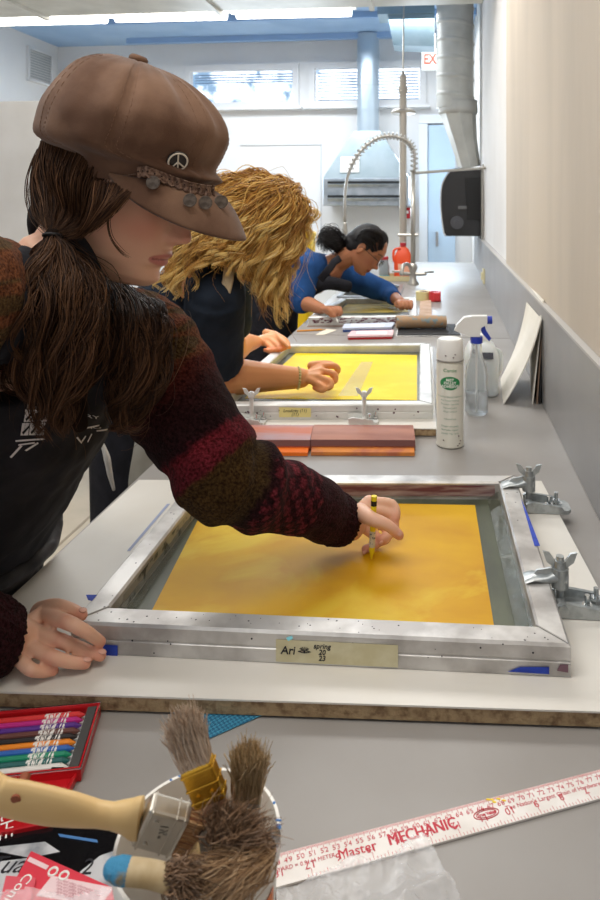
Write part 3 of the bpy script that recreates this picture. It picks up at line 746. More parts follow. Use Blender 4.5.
# clear film strip on the second screen
bm = B(); z = BZ + .014
g = [onz(u, v, z) for u, v in ((338, 396), (358, 396), (373, 362), (361, 362))]
prism(bm, g, (0, 0, .0006)); o = fin(bm, 'acetate_strip', mat('clear acetate', '#dfe6ee', .08, alpha=.16, spec=.9)); top(o, 'clear acetate strip lying on the bright yellow screen', 'film')
# third
b3, Q3, I3 = screen_frame('screen_frame', 'farthest small silkscreen frame, dull yellow and ink-stained, under the glasses wearer\'s hands', [(308, 317), (417, 316), (416, 297), (341, 298)], .945, TZ + .006, (.035, .035, .035, .035), mAlu2, mYel3, [(335, 313), (408, 312), (408, 301), (352, 301)], .918)
fd3 = (Q3[1] - Q3[0]).normalized(); fn3 = V((fd3.y, -fd3.x, 0))
bm = B()
for i in range(90):
    p = Q3[0].lerp(Q3[1], rs.uniform(.03, .97)); box(bm, zs(p, rs.uniform(.915, .94)) + fn3 * .0008, (rs.uniform(.004, .022), .001, rs.uniform(.002, .005)), rot=rz(math.atan2(fd3.y, fd3.x)))
o = fin(bm, 'ink_mark', mat('maroon ink', '#6b3340', .6), b3); o['kind'] = 'stuff'
bm = B(); c = (Q3[0] + Q3[3]) / 2; prism(bm, [zs(p, TZ + .0005) for p in inset(Q3, [-.004] * 4)], (0, 0, .004)); o = fin(bm, 'backing_card', mat('pinkish card', '#b79d90', .8)); top(o, 'thin pinkish backing card under the farthest screen frame', 'card')
# ------------------------------------------------------------------ squeegees
def squeegee(label, ul, ur, wood, blade):
    a, b = onz(ul, 456, TZ), onz(ur, 456.5, TZ); d = (b - a).normalized(); n_ = V((-d.y, d.x, 0)); L_ = (b - a).length
    r_ = root('squeegee', label, 'squeegee', (a + b) / 2 + n_ * .06, 'wooden squeegees between the two frames')
    pf_ = [(.026, .004), (.024, .014), (.030, .026), (.046, .031), (.10, .034), (.122, .030), (.128, .018), (.126, .003), (.07, .001)]
    bm = B(); prism(bm, [a + n_ * y + V((0, 0, z)) for y, z in pf_], d * L_); fin(bm, 'wooden_handle', wood, r_, auto=30)
    bm = B(); prism(bm, [a + d * .003 + n_ * y + V((0, 0, z)) for y, z in ((0, .001), (0, .009), (.05, .013), (.05, .004))], d * (L_ - .006)); fin(bm, 'rubber_blade', blade, r_)
    bm = B(); prism(bm, [a + n_ * y + V((0, 0, z)) for y, z in ((.0255, .0142), (.0235, .0142), (.0295, .0262), (.0315, .0262))], d * L_); fin(bm, 'dark_groove', mat('ink groove', '#6b3f3a', .6), r_)
squeegee('worn orange-stained wooden squeegee with orange blade, left beside the sweater sleeve', 196, 309, mat('orange stained wood', '#b8603c', .5, var=('#a98d92', 18, .45, .68, 6), stretch=(.3, 1, 1)), mat('bright orange rubber', '#f0761f', .35))
squeegee('brown wooden squeegee with amber blade, right one below the second frame', 309.5, 416, mat('brown wood', '#a66a52', .5, var=('#8a4f3c', 25, .4, .65, 6), stretch=(.2, 1, 1)), mat('amber rubber', '#d8863a', .35, var=('#b86a4a', 20, .45, .65)))
# ------------------------------------------------------------------ spray can
cb = onz(450, 445, TZ); H_ = ony(450, 338.5, cb.y).z - TZ; cb.y += .002; hb = ony(450, 362, cb.y - .03).z - TZ
R_ = .0325
r_ = root('spray_can', 'white aerosol can of adhesive with green oval label and white cap', 'spray can', cb)
bm = B(); lathe(bm, [(.0005, .002), (R_ - .004, .0), (R_, .003), (R_, .006), (R_ - .001, .008), (R_ - .001, hb - .006), (R_ - .004, hb)], cb, n=48); body = fin(bm, 'can_body', mat('cream printed can', '#dcd9cc', .3, .1), r_, auto=40)
bm = B(); lathe(bm, [(R_ - .001, hb + .0005), (R_ - .0005, hb + .003), (R_ - .002, H_ - .006), (R_ - .006, H_), (.0005, H_ + .001)], cb, n=48); cp_ = fin(bm, 'cap', mat('white cap plastic', '#e9e8e4', .4), r_, auto=50)
bm = B(); lathe(bm, [(R_ - .002, hb - .002), (R_ + .0006, hb - .001), (R_ + .0006, hb + .001), (R_ - .002, hb + .002)], cb, n=48); fin(bm, 'rim_band', mat('grey rim', '#a8a6a2', .35, .6), r_, auto=40)
bv = bvh_of(body); cd = (CAMP - cb); cd.z = 0; cd.normalize(); sd = V((-cd.y, cd.x, 0))
def can(txt, z, size, m, sx=1, bold=0, dx=0): text(txt, size, m, 'lettering', r_, basis(cb + cd * .06 + sd * dx + V((0, 0, z)), sd, (0, 0, 1)), bv=bv, dirn=-cd, off=.0007, sx=sx, bold=bold, subdiv=2)
mGreen = mat('label green', '#2e8a52', .4)
bm = B(); vs = [bm.verts.new(cb + cd * .06 + sd * (.0225 * math.cos(a)) + V((0, 0, hb * .755 + .0155 * math.sin(a)))) for a in [k * math.pi / 16 for k in range(32)]]
cv = bm.verts.new(cb + cd * .06 + V((0, 0, hb * .755)))
for k in range(32): bm.faces.new((vs[k], vs[(k + 1) % 32], cv))
me = bpy.data.meshes.new('o'); bm.to_mesh(me); bm.free(); link_mesh(wrap(me, bv, -cd, .0004, 3), 'green_oval', mGreen, r_)
mWh = mat('label white', '#f4f4ee', .5)
can('MIST\nPALLET\nADHESIVE', hb * .755, .0088, mWh, bold=.0002)
can('Camie', hb * .9, .011, mGreen, 1.1)
for k, t_ in enumerate(['Premium Quality Adhesive', 'For Screen Printing', 'Fast tack - low mist', 'Repositionable', 'Clean removal', '', 'Industrial use', '', 'Danger: extremely', 'flammable. Vapour', 'harmful. Net 12 oz']):
    if t_: can(t_, hb * (.60 - .042 * k), .0052, mat('label green grey', '#7fa38c', .5))
bm = B()
for x, z in ((-.010, hb + .014), (.012, hb + .017), (.008, hb + .010), (.022, .012), (.018, .008), (.024, .018), (.02, .03), (-.015, .02)):
    p = cb + sd * x + cd * math.sqrt(max(0, (R_ - .0004) ** 2 - x * x)) + V((0, 0, z)); ball(bm, p, (.0018, .0018, .0012), u=8, v=6)
o = fin(bm, 'ink_speck', mat('plum ink', ''), r_)
# ------------------------------------------------------------------ trigger spray bottle
sb = onz(476.5, 414, TZ); S = lambda u, v: ony(u, v, sb.y)
wB = .5 * (S(488, 400).x - S(465, 400).x); nk = S(476, 342).z - TZ
r_ = root('spray_bottle', 'clear trigger spray bottle with white head and blue nozzle beside the aerosol can', 'spray bottle', sb)
mClear = mat('clear bottle plastic', '#e8edf0', .08, trans=.85, ior=1.2, alpha=.75)
hs = nk * .62
bm = B(); lathe(bm, [(.0005, .003), (wB * .8, .001), (wB, .008), (wB, hs * .75), (wB * 1.02, hs * .85), (wB * .9, hs * 1.05), (wB * .55, hs * 1.3), (.0135, nk * .92), (.0135, nk)], sb, n=36); fin(bm, 'bottle', mClear, r_, smooth=True)
bm = B(); lathe(bm, [(.0005, .005), (wB * .78, .005), (wB * .93, .012), (wB * .93, hs * .5), (.0005, hs * .5)], sb, n=30); fin(bm, 'liquid', mat('water', '#dfe6ea', .05, trans=.8, ior=1.33, alpha=.6), r_, smooth=True)
mBlu = mat('blue nozzle plastic', '#2a3fae', .35)
bm = B(); lathe(bm, [(.0005, nk - .002), (.0165, nk - .002), (.0165, nk + .015), (.0005, nk + .015)], sb, n=24); fin(bm, 'collar', mBlu, r_, auto=40)
yv = sb.y
hz = S(470, 325).z
def SP(u, v): return ony(u, v, yv)
bm = B(); pr_ = [SP(470, 336), SP(454.5, 330), SP(457, 324), SP(464, 317), SP(472, 315.5), SP(487, 315.5), SP(487, 324), SP(481, 327), SP(479.5, 336)]
prism(bm, [p + V((0, -.012, 0)) for p in pr_], (0, .024, 0)); fin(bm, 'trigger_head', mat('white cap plastic', ''), r_, auto=40)
bm = B(); a, b = SP(485, 320), SP(492, 320); cyl(bm, a, b, .011, n=16); fin(bm, 'nozzle', mBlu, r_, auto=40)
bm = B(); pr_ = [SP(479, 325), SP(484, 324), SP(486, 330), SP(491, 338), SP(489, 341), SP(482, 333)]
prism(bm, [p + V((0, -.006, 0)) for p in pr_], (0, .012, 0)); fin(bm, 'trigger', mBlu, r_, auto=40)
bm = B(); cyl(bm, sb + V((0, 0, .012)), sb + V((0, 0, nk)), .0025, n=8); fin(bm, 'dip_tube', mat('white cap plastic', ''), r_)
# translucent jug behind
jb = onz(484, 398, TZ); J = lambda u, v: ony(u, v, jb.y)
jx0, jx1 = J(466, 398).x, J(500, 398).x; jh = J(484, 345).z - TZ; jc = (jx0 + jx1) / 2; jc_ = V((jc, jb.y + .07, TZ))
r_ = root('plastic_jug', 'milky translucent plastic jug standing behind the trigger spray bottle', 'jug', jc_)
mMilk = mat('milky plastic', '#dfe3e2', .35, trans=.25, sss=.1)
w = (jx1 - jx0) / 2; bm = B()
def rr_ring(bm, c, hx, hy, z, n=28, e=4):
    out = []
    for k in range(n):
        a = 2 * math.pi * k / n; cx_, sy_ = math.cos(a), math.sin(a)
        out.append(bm.verts.new(c + V((hx * math.copysign(abs(cx_) ** (2 / e), cx_), hy * math.copysign(abs(sy_) ** (2 / e), sy_), z))))
    return out
R4 = [rr_ring(bm, jc_, w * s_, .07 * s_, z) for s_, z in ((.9, .001), (1, .006), (1, jh * .45), (1.04, jh * .62), (1, jh * .78), (.8, jh * .92), (.4, jh), (.3, jh + .002))]
for a, b in zip(R4, R4[1:]):
    for k in range(28): bm.faces.new((a[k], a[(k + 1) % 28], b[(k + 1) % 28], b[k]))
bm.faces.new(R4[0][::-1]); bm.faces.new(R4[-1]); fin(bm, 'jug_body', mMilk, r_, smooth=True)
bm = B(); lathe(bm, [(.0005, 0), (.02, 0), (.02, .018), (.0005, .018)], jc_ + V((0, 0, jh)), n=24); fin(bm, 'cap', mat('white cap plastic', ''), r_, auto=40)
bm = B(); stube(bm, [jc_ + V((w * .5, -.02, jh * .85)), jc_ + V((w * 1.05, -.02, jh * .8)), jc_ + V((w * 1.1, -.02, jh * .5)), jc_ + V((w * .95, -.02, jh * .35))], [.008] * 4, 10); fin(bm, 'handle', mMilk, r_, smooth=True)
bm = B(); box(bm, jc_ + V((w * .1, -.072, jh * .80)), (w * 1.0, .003, jh * .12), rot=Matrix.Rotation(-.35, 3, 'X')); fin(bm, 'label_sticker', mat('dark sticker', '#4a4c55', .5), r_)
# ------------------------------------------------------------------ cards leaning on the backsplash
mCard = mat('cream card', '#ece7dc', .8, var=('#e2dccf', 5, .4, .6))
def sheet(P4, th, m, name, lab, curve=0, n=10):
    a, b, c, d = [V(p) for p in P4]; nrm = (b - a).cross(d - a).normalized(); bm = B(); G = []
    for s_ in (0, 1):
        g = [[bm.verts.new(a.lerp(b, i / n).lerp(d.lerp(c, i / n), j / n) + nrm * (th * s_ + curve * math.sin(math.pi * j / n))) for i in range(n + 1)] for j in range(n + 1)]; G.append(g)
    for g in G:
        for j in range(n):
            for i in range(n): bm.faces.new((g[j][i], g[j][i + 1], g[j + 1][i + 1], g[j + 1][i]))
    for i in range(n):
        for (j, di) in ((0, 0), (n, 0)): bm.faces.new((G[0][j][i], G[0][j][i + 1], G[1][j][i + 1], G[1][j][i]))
        for k in (0, n): bm.faces.new((G[0][i][k], G[0][i + 1][k], G[1][i + 1][k], G[1][i][k]))
    o = fin(bm, name, m); top(o, lab, 'card'); return o
z0 = TZ + .001
yb = onz(533, 404, TZ).y
sheet([onz(503, 404, z0), onz(500.5, 379, z0), ony(526.5, 302, 2.28), ony(541, 319, 1.94)], .003, mCard, 'leaning_card', 'cream card leaning at a slant in front of the upright cards by the backsplash', .012)
sheet([onz(532, 404, z0), onz(514, 379, z0) + V((.05, 0, 0)), ony(526.3, 283.5, 2.45), ony(543, 300, 1.98)], .003, mCard, 'leaning_card', 'taller cream card standing nearly upright against the backsplash, top corner showing above the slanted card')
sheet([onz(536.5, 404, z0), onz(533, 392, z0), ony(541, 304, 2.1), ony(543.2, 305, 1.99)], .003, mat('brown card', '#8a7361', .8), 'leaning_card', 'thin brown card edge just right of the upright cream card')
sheet([onz(539, 404, z0), onz(537, 395, z0), ony(542, 318, 2.08), ony(543.5, 318, 1.99)], .003, mat('black card', '#1d1c1e', .6), 'leaning_card', 'narrow black card edge closest to the backsplash in the leaning stack')
# ------------------------------------------------------------------ things between frames two and three
a, b = onz(396, 331, TZ), onz(446, 331, TZ); a.y += .02; b.y += .03; a.z = b.z = TZ + .036
r_ = root('paper_roll', 'brown paint-speckled cardboard tube lying behind the second frame', 'tube', (a + b) / 2)
d = (b - a).normalized(); bm = B(); R3 = frame_from(d, (0, 0, 1)); Rt = Matrix((R3.col[2], R3.col[1], R3.col[0])).transposed()
lathe(bm, [(.024, 0), (.028, 0), (.028, (b - a).length), (.024, (b - a).length), (.024, .001), (.024, 0)], a, n=28, rot=Rt); fin(bm, 'tube', mat('brown speckled tube', '#a98a6a', .7, var=('#7c8f92', 45, .52, .62, 6)), r_, auto=40)
m_ = [onz(u, v, TZ + .006) for u, v in ((397, 335), (461, 335), (455, 324), (399, 324))]
bm = B(); prism(bm, [zs(p, TZ + .0035) for p in m_], (0, 0, .003)); r_ = root('cutting_mat', 'black flat portfolio with white page edge under the cardboard tube', 'portfolio', sum(m_, V((0, 0, 0))) / 4); fin(bm, 'cover', mat('black card', ''), r_)
bm = B(); prism(bm, [zs(p, TZ + .0008) for p in inset(m_, [-.004] * 4)], (0, 0, .0026)); fin(bm, 'page', mat('white paper', ''), r_)
r_.name = 'portfolio'; WL['portfolio'] = WL['cutting_mat']
def pack(lab, px4, h, m1, m2, z=TZ):
    q_ = [zs(onz(u, v, z + h), z + .0006) for u, v in px4]; c = sum(q_, V((0, 0, 0))) / 4
    r_ = root('pencil_box', lab, 'box', c)
    bm = B(); prism(bm, q_, (0, 0, h * .55)); fin(bm, 'tray', m1, r_)
    bm = B(); prism(bm, [zs(p, z + h * .55 + .0006) for p in inset(q_, [-.003] * 4)], (0, 0, h * .45)); fin(bm, 'lid', m2, r_)
    a, b = q_[0], q_[1]; bm = B(); box(bm, zs(a.lerp(b, .5), z + h + .001) + (q_[3] - q_[0]) * .5, ((b - a).length * .7, (q_[3] - q_[0]).length * .5, .001)); fin(bm, 'label_strip', mat('white paper', ''), r_)
mRed = mat('red tin enamel', '#c81e26', .3, .2); mBl2 = mat('blue box print', '#3c5fa8', .4)
pack('flat red and white pencil box in front of the blue one, behind the second frame', [(348, 336), (392, 335), (393, 330), (352, 331)], .016, mRed, mat('pink white print', '#e8c4c8', .5))
pack('flat blue and white pencil box just in front of the farthest frame', [(343, 328), (391, 327), (394, 322.5), (345, 324)], .018, mBl2, mat('pale blue print', '#cdd6ea', .5))
a, b = onz(297, 331, TZ + .004), onz(326, 329.5, TZ + .004)
def pencil(name, lab, a, b, r, m, tipm, group=None, cat='pencil', tipl=.15, n=6):
    a, b = V(a), V(b); r_ = root(name, lab, cat, (a + b) / 2, group); d = (b - a); bm = B(); cyl(bm, a, a + d * (1 - tipl), r, n=n); fin(bm, 'barrel', m, r_)
    bm = B(); cyl(bm, a + d * (1 - tipl), b, r * .95, r * .15, n=n); fin(bm, 'tip', tipm, r_); return r_
pencil('pencil', 'thin orange pencil lying at the table edge before the farthest frame', a, b, .004, mat('orange pencil', '#d8923a', .4), mat('pencil wood', '#caa06c', .6))
q_ = [onz(u, v, TZ + .001) for u, v in ((315, 335), (324, 335), (337, 330), (326, 329))]
bm = B(); prism(bm, q_, (0, 0, .0008)); top(fin(bm, 'paper_scrap', mat('warm paper', '#ded5c3', .8)), 'small off-white paper scrap beside the orange pencil', 'paper')
# pinkish tan card, tape roll, tape dispenser
q_ = [zs(onz(u, v, TZ + .012), TZ + .001) for u, v in ((419, 318), (432, 317), (431, 300), (420, 301))]
bm = B(); prism(bm, q_, (0, 0, .011)); top(fin(bm, 'wood_block', mat('pinkish tan wood', '#c2a48c', .7, var=('#b29177', 15, .4, .6))), 'pinkish tan flat wood block right of the farthest frame', 'block')
c = onz(423.5, 301, TZ); c.y += .04
r_ = root('tape_roll', 'cream masking tape roll lying beside the red tape ring', 'tape', c)
bm = B(); lathe(bm, [(.028, .001), (.045, .001), (.045, .05), (.028, .05), (.028, .0015)], c, n=32); fin(bm, 'tape', mat('cream tape', '#d9c98f', .6), r_, auto=40)
bm = B(); lathe(bm, [(.024, .001), (.0275, .001), (.0275, .049), (.024, .049), (.024, .0015)], c, n=32); fin(bm, 'core', mat('pinkish card', ''), r_, auto=40)
c2 = onz(435, 302, TZ); c2.y += .03; c2.z += .001
bm = B(); lathe(bm, [(.022, 0), (.034, 0), (.034, .055), (.022, .055), (.022, .001)], c2 , n=28); r_ = root('tape_dispenser', 'red plastic tape dispenser right of the cream tape roll', 'dispenser', c2); fin(bm, 'ring', mat('red plastic', '#c8353a', .4), r_, auto=40)
bm = B(); box(bm, c2 + V((.012, -.03, .03)), (.04, .03, .05), bev=.006); fin(bm, 'cutter', mat('red plastic', ''), r_)
# cream tray and orange jug at sink
q_ = [onz(u, v, TZ) for u, v in ((382, 285), (409, 285), (408, 277), (383, 277))]; c = sum(q_, V((0, 0, 0))) / 4
tx, ty = (q_[1] - q_[0]).length / 2, .12; yc = q_[0].y + ty
r_ = root('soap_tray', 'cream shallow box behind the sink holding the orange bottle', 'tray', (c.x, yc, TZ))
SYB = 4.88
yc = SYB; xs0, xs1 = ony(379, 280, SYB - .1).x, ony(410, 280, SYB - .1).x; r_.location = ((xs0 + xs1) / 2, yc, TZ); WL[r_.name] = V(r_.location)
xcc = (xs0 + xs1) / 2; hh = ony(395, 276, SYB - .1).z - TZ
bm = B(); box(bm, (xcc, yc, TZ + .005), (xs1 - xs0, .2, .008)); 
for x in (xs0, xs1): box(bm, (x, yc, TZ + hh / 2), (.006, .2, hh - .002))
for y in (yc - .1, yc + .1): box(bm, (xcc, y, TZ + hh / 2), (xs1 - xs0, .006, hh - .002))
fin(bm, 'box', mat('cream cardboard', '#cdbf95', .7), r_)
ob = V((ony(403, 270, SYB).x, SYB + .02, TZ + .0095)); OT = ony(404, 243, SYB).z - ob.z
r_ = root('orange_bottle', 'orange plastic cleaner bottle with handle standing by the sink', 'bottle', ob)
bm = B(); w = .066; h = OT
RR = [rr_ring(bm, ob, w * s_, .045 * s_, z) for s_, z in ((.9, .0), (1, .01), (1, h * .45), (.95, h * .62), (.6, h * .82), (.28, h * .9), (.26, h * .93))]
for a, b in zip(RR, RR[1:]):
    for k in range(28): bm.faces.new((a[k], a[(k + 1) % 28], b[(k + 1) % 28], b[k]))
bm.faces.new(RR[0][::-1]); bm.faces.new(RR[-1]); fin(bm, 'bottle', mat('orange plastic', '#f0562a', .4), r_, smooth=True)
bm = B(); lathe(bm, [(.0005, 0), (w * .34, 0), (w * .34, h * .09), (.0005, h * .09)], ob + V((0, 0, h * .91)), n=20); fin(bm, 'cap', mat('deep red plastic', '#b22a33', .4), r_, auto=40)
bm = B(); stube(bm, [ob + V((-w * .3, -.03, h * .86)), ob + V((-w * .95, -.035, h * .8)), ob + V((-w * 1.02, -.035, h * .55)), ob + V((-w * .8, -.03, h * .45))], [.009] * 4, 10); fin(bm, 'handle', mat('orange plastic', ''), r_, smooth=True)
bm = B(); box(bm, ob + V((.005, -.047, h * .3)), (w * 1.2, .003, h * .25)); fin(bm, 'label', mat('pale orange label', '#f6b79a', .5), r_)
bb = V((ony(386, 270, SYB).x - .01, SYB - .04, TZ + .0095))
r_ = root('clear_jar', 'greyish clear jar with blue base left of the orange bottle', 'jar', bb)
bm = B(); lathe(bm, [(.0005, 0), (.035, 0), (.038, .01), (.038, .09), (.028, .12), (.028, .14), (.0005, .14)], bb, n=24); fin(bm, 'jar', mat('greyish jar', '#9fa6a8', .2, trans=.3), r_, smooth=True)
bm = B(); lathe(bm, [(.0005, 0), (.03, 0), (.03, .02), (.0005, .02)], bb + V((0, 0, .14)), n=24); fin(bm, 'lid', mat('deep red plastic', ''), r_, auto=40)
bm = B(); lathe(bm, [(.0385, .005), (.0390, .005), (.0390, .03), (.0385, .03)], bb, n=24); fin(bm, 'blue_band', mat('teal band', '#3a9ab0', .5), r_, auto=40)
# yellow bin behind the blonde person
yb_ = 5.6; x0, x1 = ony(290, 240, yb_).x, ony(314, 240, yb_).x; zt_ = ony(300, 231, yb_).z
r_ = root('yellow_bin', 'bright yellow plastic bin standing behind the blonde person', 'bin', ((x0 + x1) / 2, yb_, 0))
bm = B(); cxx = V(((x0 + x1) / 2, yb_, 0)); hw = (x1 - x0) / 2
RR = [rr_ring(bm, cxx, hw * s_, .16 * s_, z) for s_, z in ((.7, .001), (.72, .02), (1, zt_ - .05), (1.06, zt_ - .045), (1.06, zt_ - .01), (.98, zt_ - .01), (.68, .03))]
for a, b in zip(RR, RR[1:]):
    for k in range(28): bm.faces.new((a[k], a[(k + 1) % 28], b[(k + 1) % 28], b[k]))
bm.faces.new(RR[0][::-1]); bm.faces.new(RR[-1]); fin(bm, 'bin_body', mat('yellow plastic', '#f2c81a', .4), r_, auto=40)
# ------------------------------------------------------------------ stool on the floor at left
def stool(lab, c, h=.60):
    c = V(c); r_ = root('stool', lab, 'stool', c); mb = mat('black tube steel', '#17171a', .35, .5)
    bm = B(); lathe(bm, [(.0005, h), (.16, h), (.165, h + .01), (.165, h + .025), (.155, h + .035), (.0005, h + .035)], c, n=32); fin(bm, 'seat', mat('grey stool seat', '#5c6066', .5), r_, auto=40)
    for k in range(4):
        a = math.pi / 4 + k * math.pi / 2 + .35; bm = B(); cyl(bm, c + V((.11 * math.cos(a), .11 * math.sin(a), h)), c + V((.2 * math.cos(a), .2 * math.sin(a), .03)), .012, n=10); lg = fin(bm, 'leg', mb, r_, smooth=False)
        bm = B(); cyl(bm, c + V((.2 * math.cos(a), .2 * math.sin(a), .03)), c + V((.205 * math.cos(a), .205 * math.sin(a), .0)), .014, n=10); fin(bm, 'foot_cap', mat('bright steel', ''), lg)
    bm = B(); P = [c + V((.175 * math.cos(t), .175 * math.sin(t), .2)) for t in [k * math.pi / 16 for k in range(33)]]; tube(bm, P, [.009] * 33, 8, caps=False); fin(bm, 'foot_ring', mat('grey steel ring', '#7c7f83', .35, .7), r_, smooth=True)
    return r_
s_ = onz(88, 478, 0); stool('black metal stool with round foot ring on the floor behind the nearest person', (s_.x, s_.y, 0))
# ================================================================== foreground: bucket, brushes, tin, ruler, bag
mWhiteP = mat('white bucket plastic', '#e6e3dd', .35, var=('#cfc0b4', 14, .5, .72, 6))
RZ = 1.035
L_, R__ = onz(117, 835, RZ), onz(283, 830, RZ); far = onz(205, 767, RZ)
bR = (R__ - L_).length / 2 - .001; bc = (L_ + R__) / 2; bc = V((bc.x, far.y - bR, TZ + .001)); bh = RZ - TZ
r_ = root('paint_bucket', 'white plastic bucket with paint-smeared rim holding the paintbrushes', 'bucket', bc)
bm = B(); k = .86
lathe(bm, [(bR * k, 0), (bR * .965, bh - .012), (bR * 1.0, bh - .012), (bR * 1.01, bh - .004), (bR * .995, bh), (bR * .955, bh), (bR * .94, bh - .01), (bR * (k - .04), .005), (bR * .3, .004)], bc, n=64)
fin(bm, 'bucket', mWhiteP, r_, auto=35)
def blab(z0, z1, a0, a1, m, name='label_print', slope=0):
    bm = B(); n = 24; A_, B_ = [], []
    for i in range(n + 1):
        t = a0 + (a1 - a0) * i / n; dz = slope * i / n
        for z, lst in ((z0 + dz, A_), (z1 + dz, B_)):
            r = bR * (k + (.965 - k) * z / (bh - .012)) + .0006
            lst.append(bm.verts.new(bc + V((r * math.cos(t), r * math.sin(t), z))))
    for i in range(n): bm.faces.new((A_[i], A_[i + 1], B_[i + 1], B_[i]))
    fin(bm, name, m, r_, smooth=True)
blab(.01, .085, -1.2, .6, mat('label red', '#c5362c', .4)); 
bm = None
blab(.03, .105, -1.9, -1.2, mat('label yellow', '#f0cf1e', .4)); blab(.02, .112, -1.2, -.55, mat('label yellow', '')); blab(.04, .112, -.55, -.1, mat('label orange', '#ef7a24', .4))
bm = B(); rs = random.Random(11)
for i in range(26):
    t = rs.uniform(-.4, 3.0); p = bc + V((bR * .975 * math.cos(t), bR * .975 * math.sin(t), bh)); ball(bm, p, (rs.uniform(.001, .0025), rs.uniform(.0006, .0015), .0005), u=8, v=6)
o = fin(bm, 'blue_paint_speck', mat('blue paint', '#2d6fb5', .5), r_); o['kind'] = 'stuff'
# -------- brushes
def bristles(name, parent, base, axis, w, wd, th, thd, L_, n, m, spread=.15, wob=.004, seg=6, r=.00045, roundtip=.2, curl=0, seed=1):
    rs = random.Random(seed); bm = B(); axis = V(axis).normalized()
    for i in range(n):
        x = rs.uniform(-1, 1); y = rs.uniform(-1, 1)
        p0 = V(base) + wd * (x * w / 2) + thd * (y * th / 2); ln = L_ * (1 - roundtip * (x * x) - rs.random() * .12)
        d = (axis + wd * x * spread + thd * y * spread * .8 + V((rs.gauss(0, 1), rs.gauss(0, 1), rs.gauss(0, 1))) * .03).normalized()
        q1 = V((rs.gauss(0, 1), rs.gauss(0, 1), rs.gauss(0, 1))) * wob; q2 = V((rs.gauss(0, 1), rs.gauss(0, 1), rs.gauss(0, 1))) * wob
        P = []
        for k_ in range(seg + 1):
            t = k_ / seg; P.append(p0 + d * (ln * t) + q1 * (t * t) + q2 * math.sin(t * 4) * .3 + wd * (curl * x * t * t * L_))
        tube(bm, P, [r * (1 - .6 * k_ / seg) for k_ in range(seg + 1)], 3, False)
    # solid core so that the tuft is opaque
    core = [V(base) + axis * (L_ * .75 * t) for t in (0, .35, .7, 1)]
    tube(bm, core, [(w * .46, th * .46), (w * .46, th * .44), (w * .4, th * .4), (w * .2, th * .2)], 10, up=thd)
    o = fin(bm, name, m, parent, smooth=True); return o
mWood = mat('pale beech handle', '#dcbc85', .45, var=('#cfa86c', 22, .4, .65, 6), stretch=(.25, 1, 1))
mSteelF = mat('steel ferrule', '#c6c0b6', .28, .8, bump=(80, .15, .001))
Zb = .455
# big flat brush
A0 = at(142, 819, Zb); A1 = at(182, 830, Zb + .004); ax = (A1 - A0).normalized()
wd = (at(136, 845, Zb + .006) - at(148, 793, Zb - .006)).normalized(); wd = (wd - ax * wd.dot(ax)).normalized(); nd = ax.cross(wd)
if nd.dot(CB) < 0: nd = -nd
r_ = root('paintbrush', 'wide flat paintbrush with pale wooden handle lying across the bucket rim', 'paintbrush', A0)
hp = [(-165, -44, 20), (-145, -40, 24), (-100, -27, 24), (-82, -22, 22.5), (-50, -10, 16), (-30, -4, 15), (-15, 0, 18), (-6, 0, 25), (2, 0, 28)]
outl = []
pxm = Zb / F
bm = B()
lvl = [(142 - 155, 783, 17), (0, 795, 23.5), (25, 801, 25.5), (50, 806, 25), (75, 810, 21), (98, 814, 15), (112, 816, 15), (125, 817, 19), (134, 818.5, 26), (141, 819.5, 29)]
ptsH = [at(u, v, Zb) for u, v, w_ in lvl]
stube(bm, ptsH, [(w_ * pxm, .006 if i < 7 else .0075) for i, (_, _, w_) in enumerate(lvl)], 20, 5, up=nd)
fin(bm, 'handle', mWood, r_, smooth=True)
hc = at(21, 787, Zb) 
bm = B(); cyl(bm, hc - nd * .0075, hc + nd * .0078, .0034, n=20); fin(bm, 'hanging_hole', mat('hole red brown', '#8a4a30', .7), r_)
bm = B(); fl = (A1 - A0).length; c = (A0 + A1) / 2; Rf = Matrix((ax, wd, nd)).transposed()
wF = 54 * pxm
box(bm, c, (fl, wF, .0125), rot=Rf, bev=.002); fin(bm, 'ferrule', mSteelF, r_)
bm = B()
for t in (.12, .7, .9): box(bm, A0.lerp(A1, t), (.0012, wF * 1.005, .0135), rot=Rf, bev=.0004)
for y in (-.3, .3): cyl(bm, A0.lerp(A1, .28) + wd * (y * wF) + nd * .006, A0.lerp(A1, .28) + wd * (y * wF) + nd * .0074, .0016, n=12)
fin(bm, 'ferrule_rib', mSteelF, r_)
text('1½\"', .008, mat('stamped grey', '#8f8a82', .4, .6), 'stamp', r_, basis(A0.lerp(A1, .55) + nd * .0065 + wd * -.004, wd * -1 if False else ax * .2 + wd * 1.0, ax * -1), thick=.0001)
bristles('bristle', r_, A1, ax, wF * .95, wd, .011, nd, 40 * pxm, 700, hairmat('reddish tan bristles', ['#dcae7c', '#b87a50', '#ecc690', '#96583e']), spread=.03, wob=.001, seed=2)['kind'] = 'stuff'
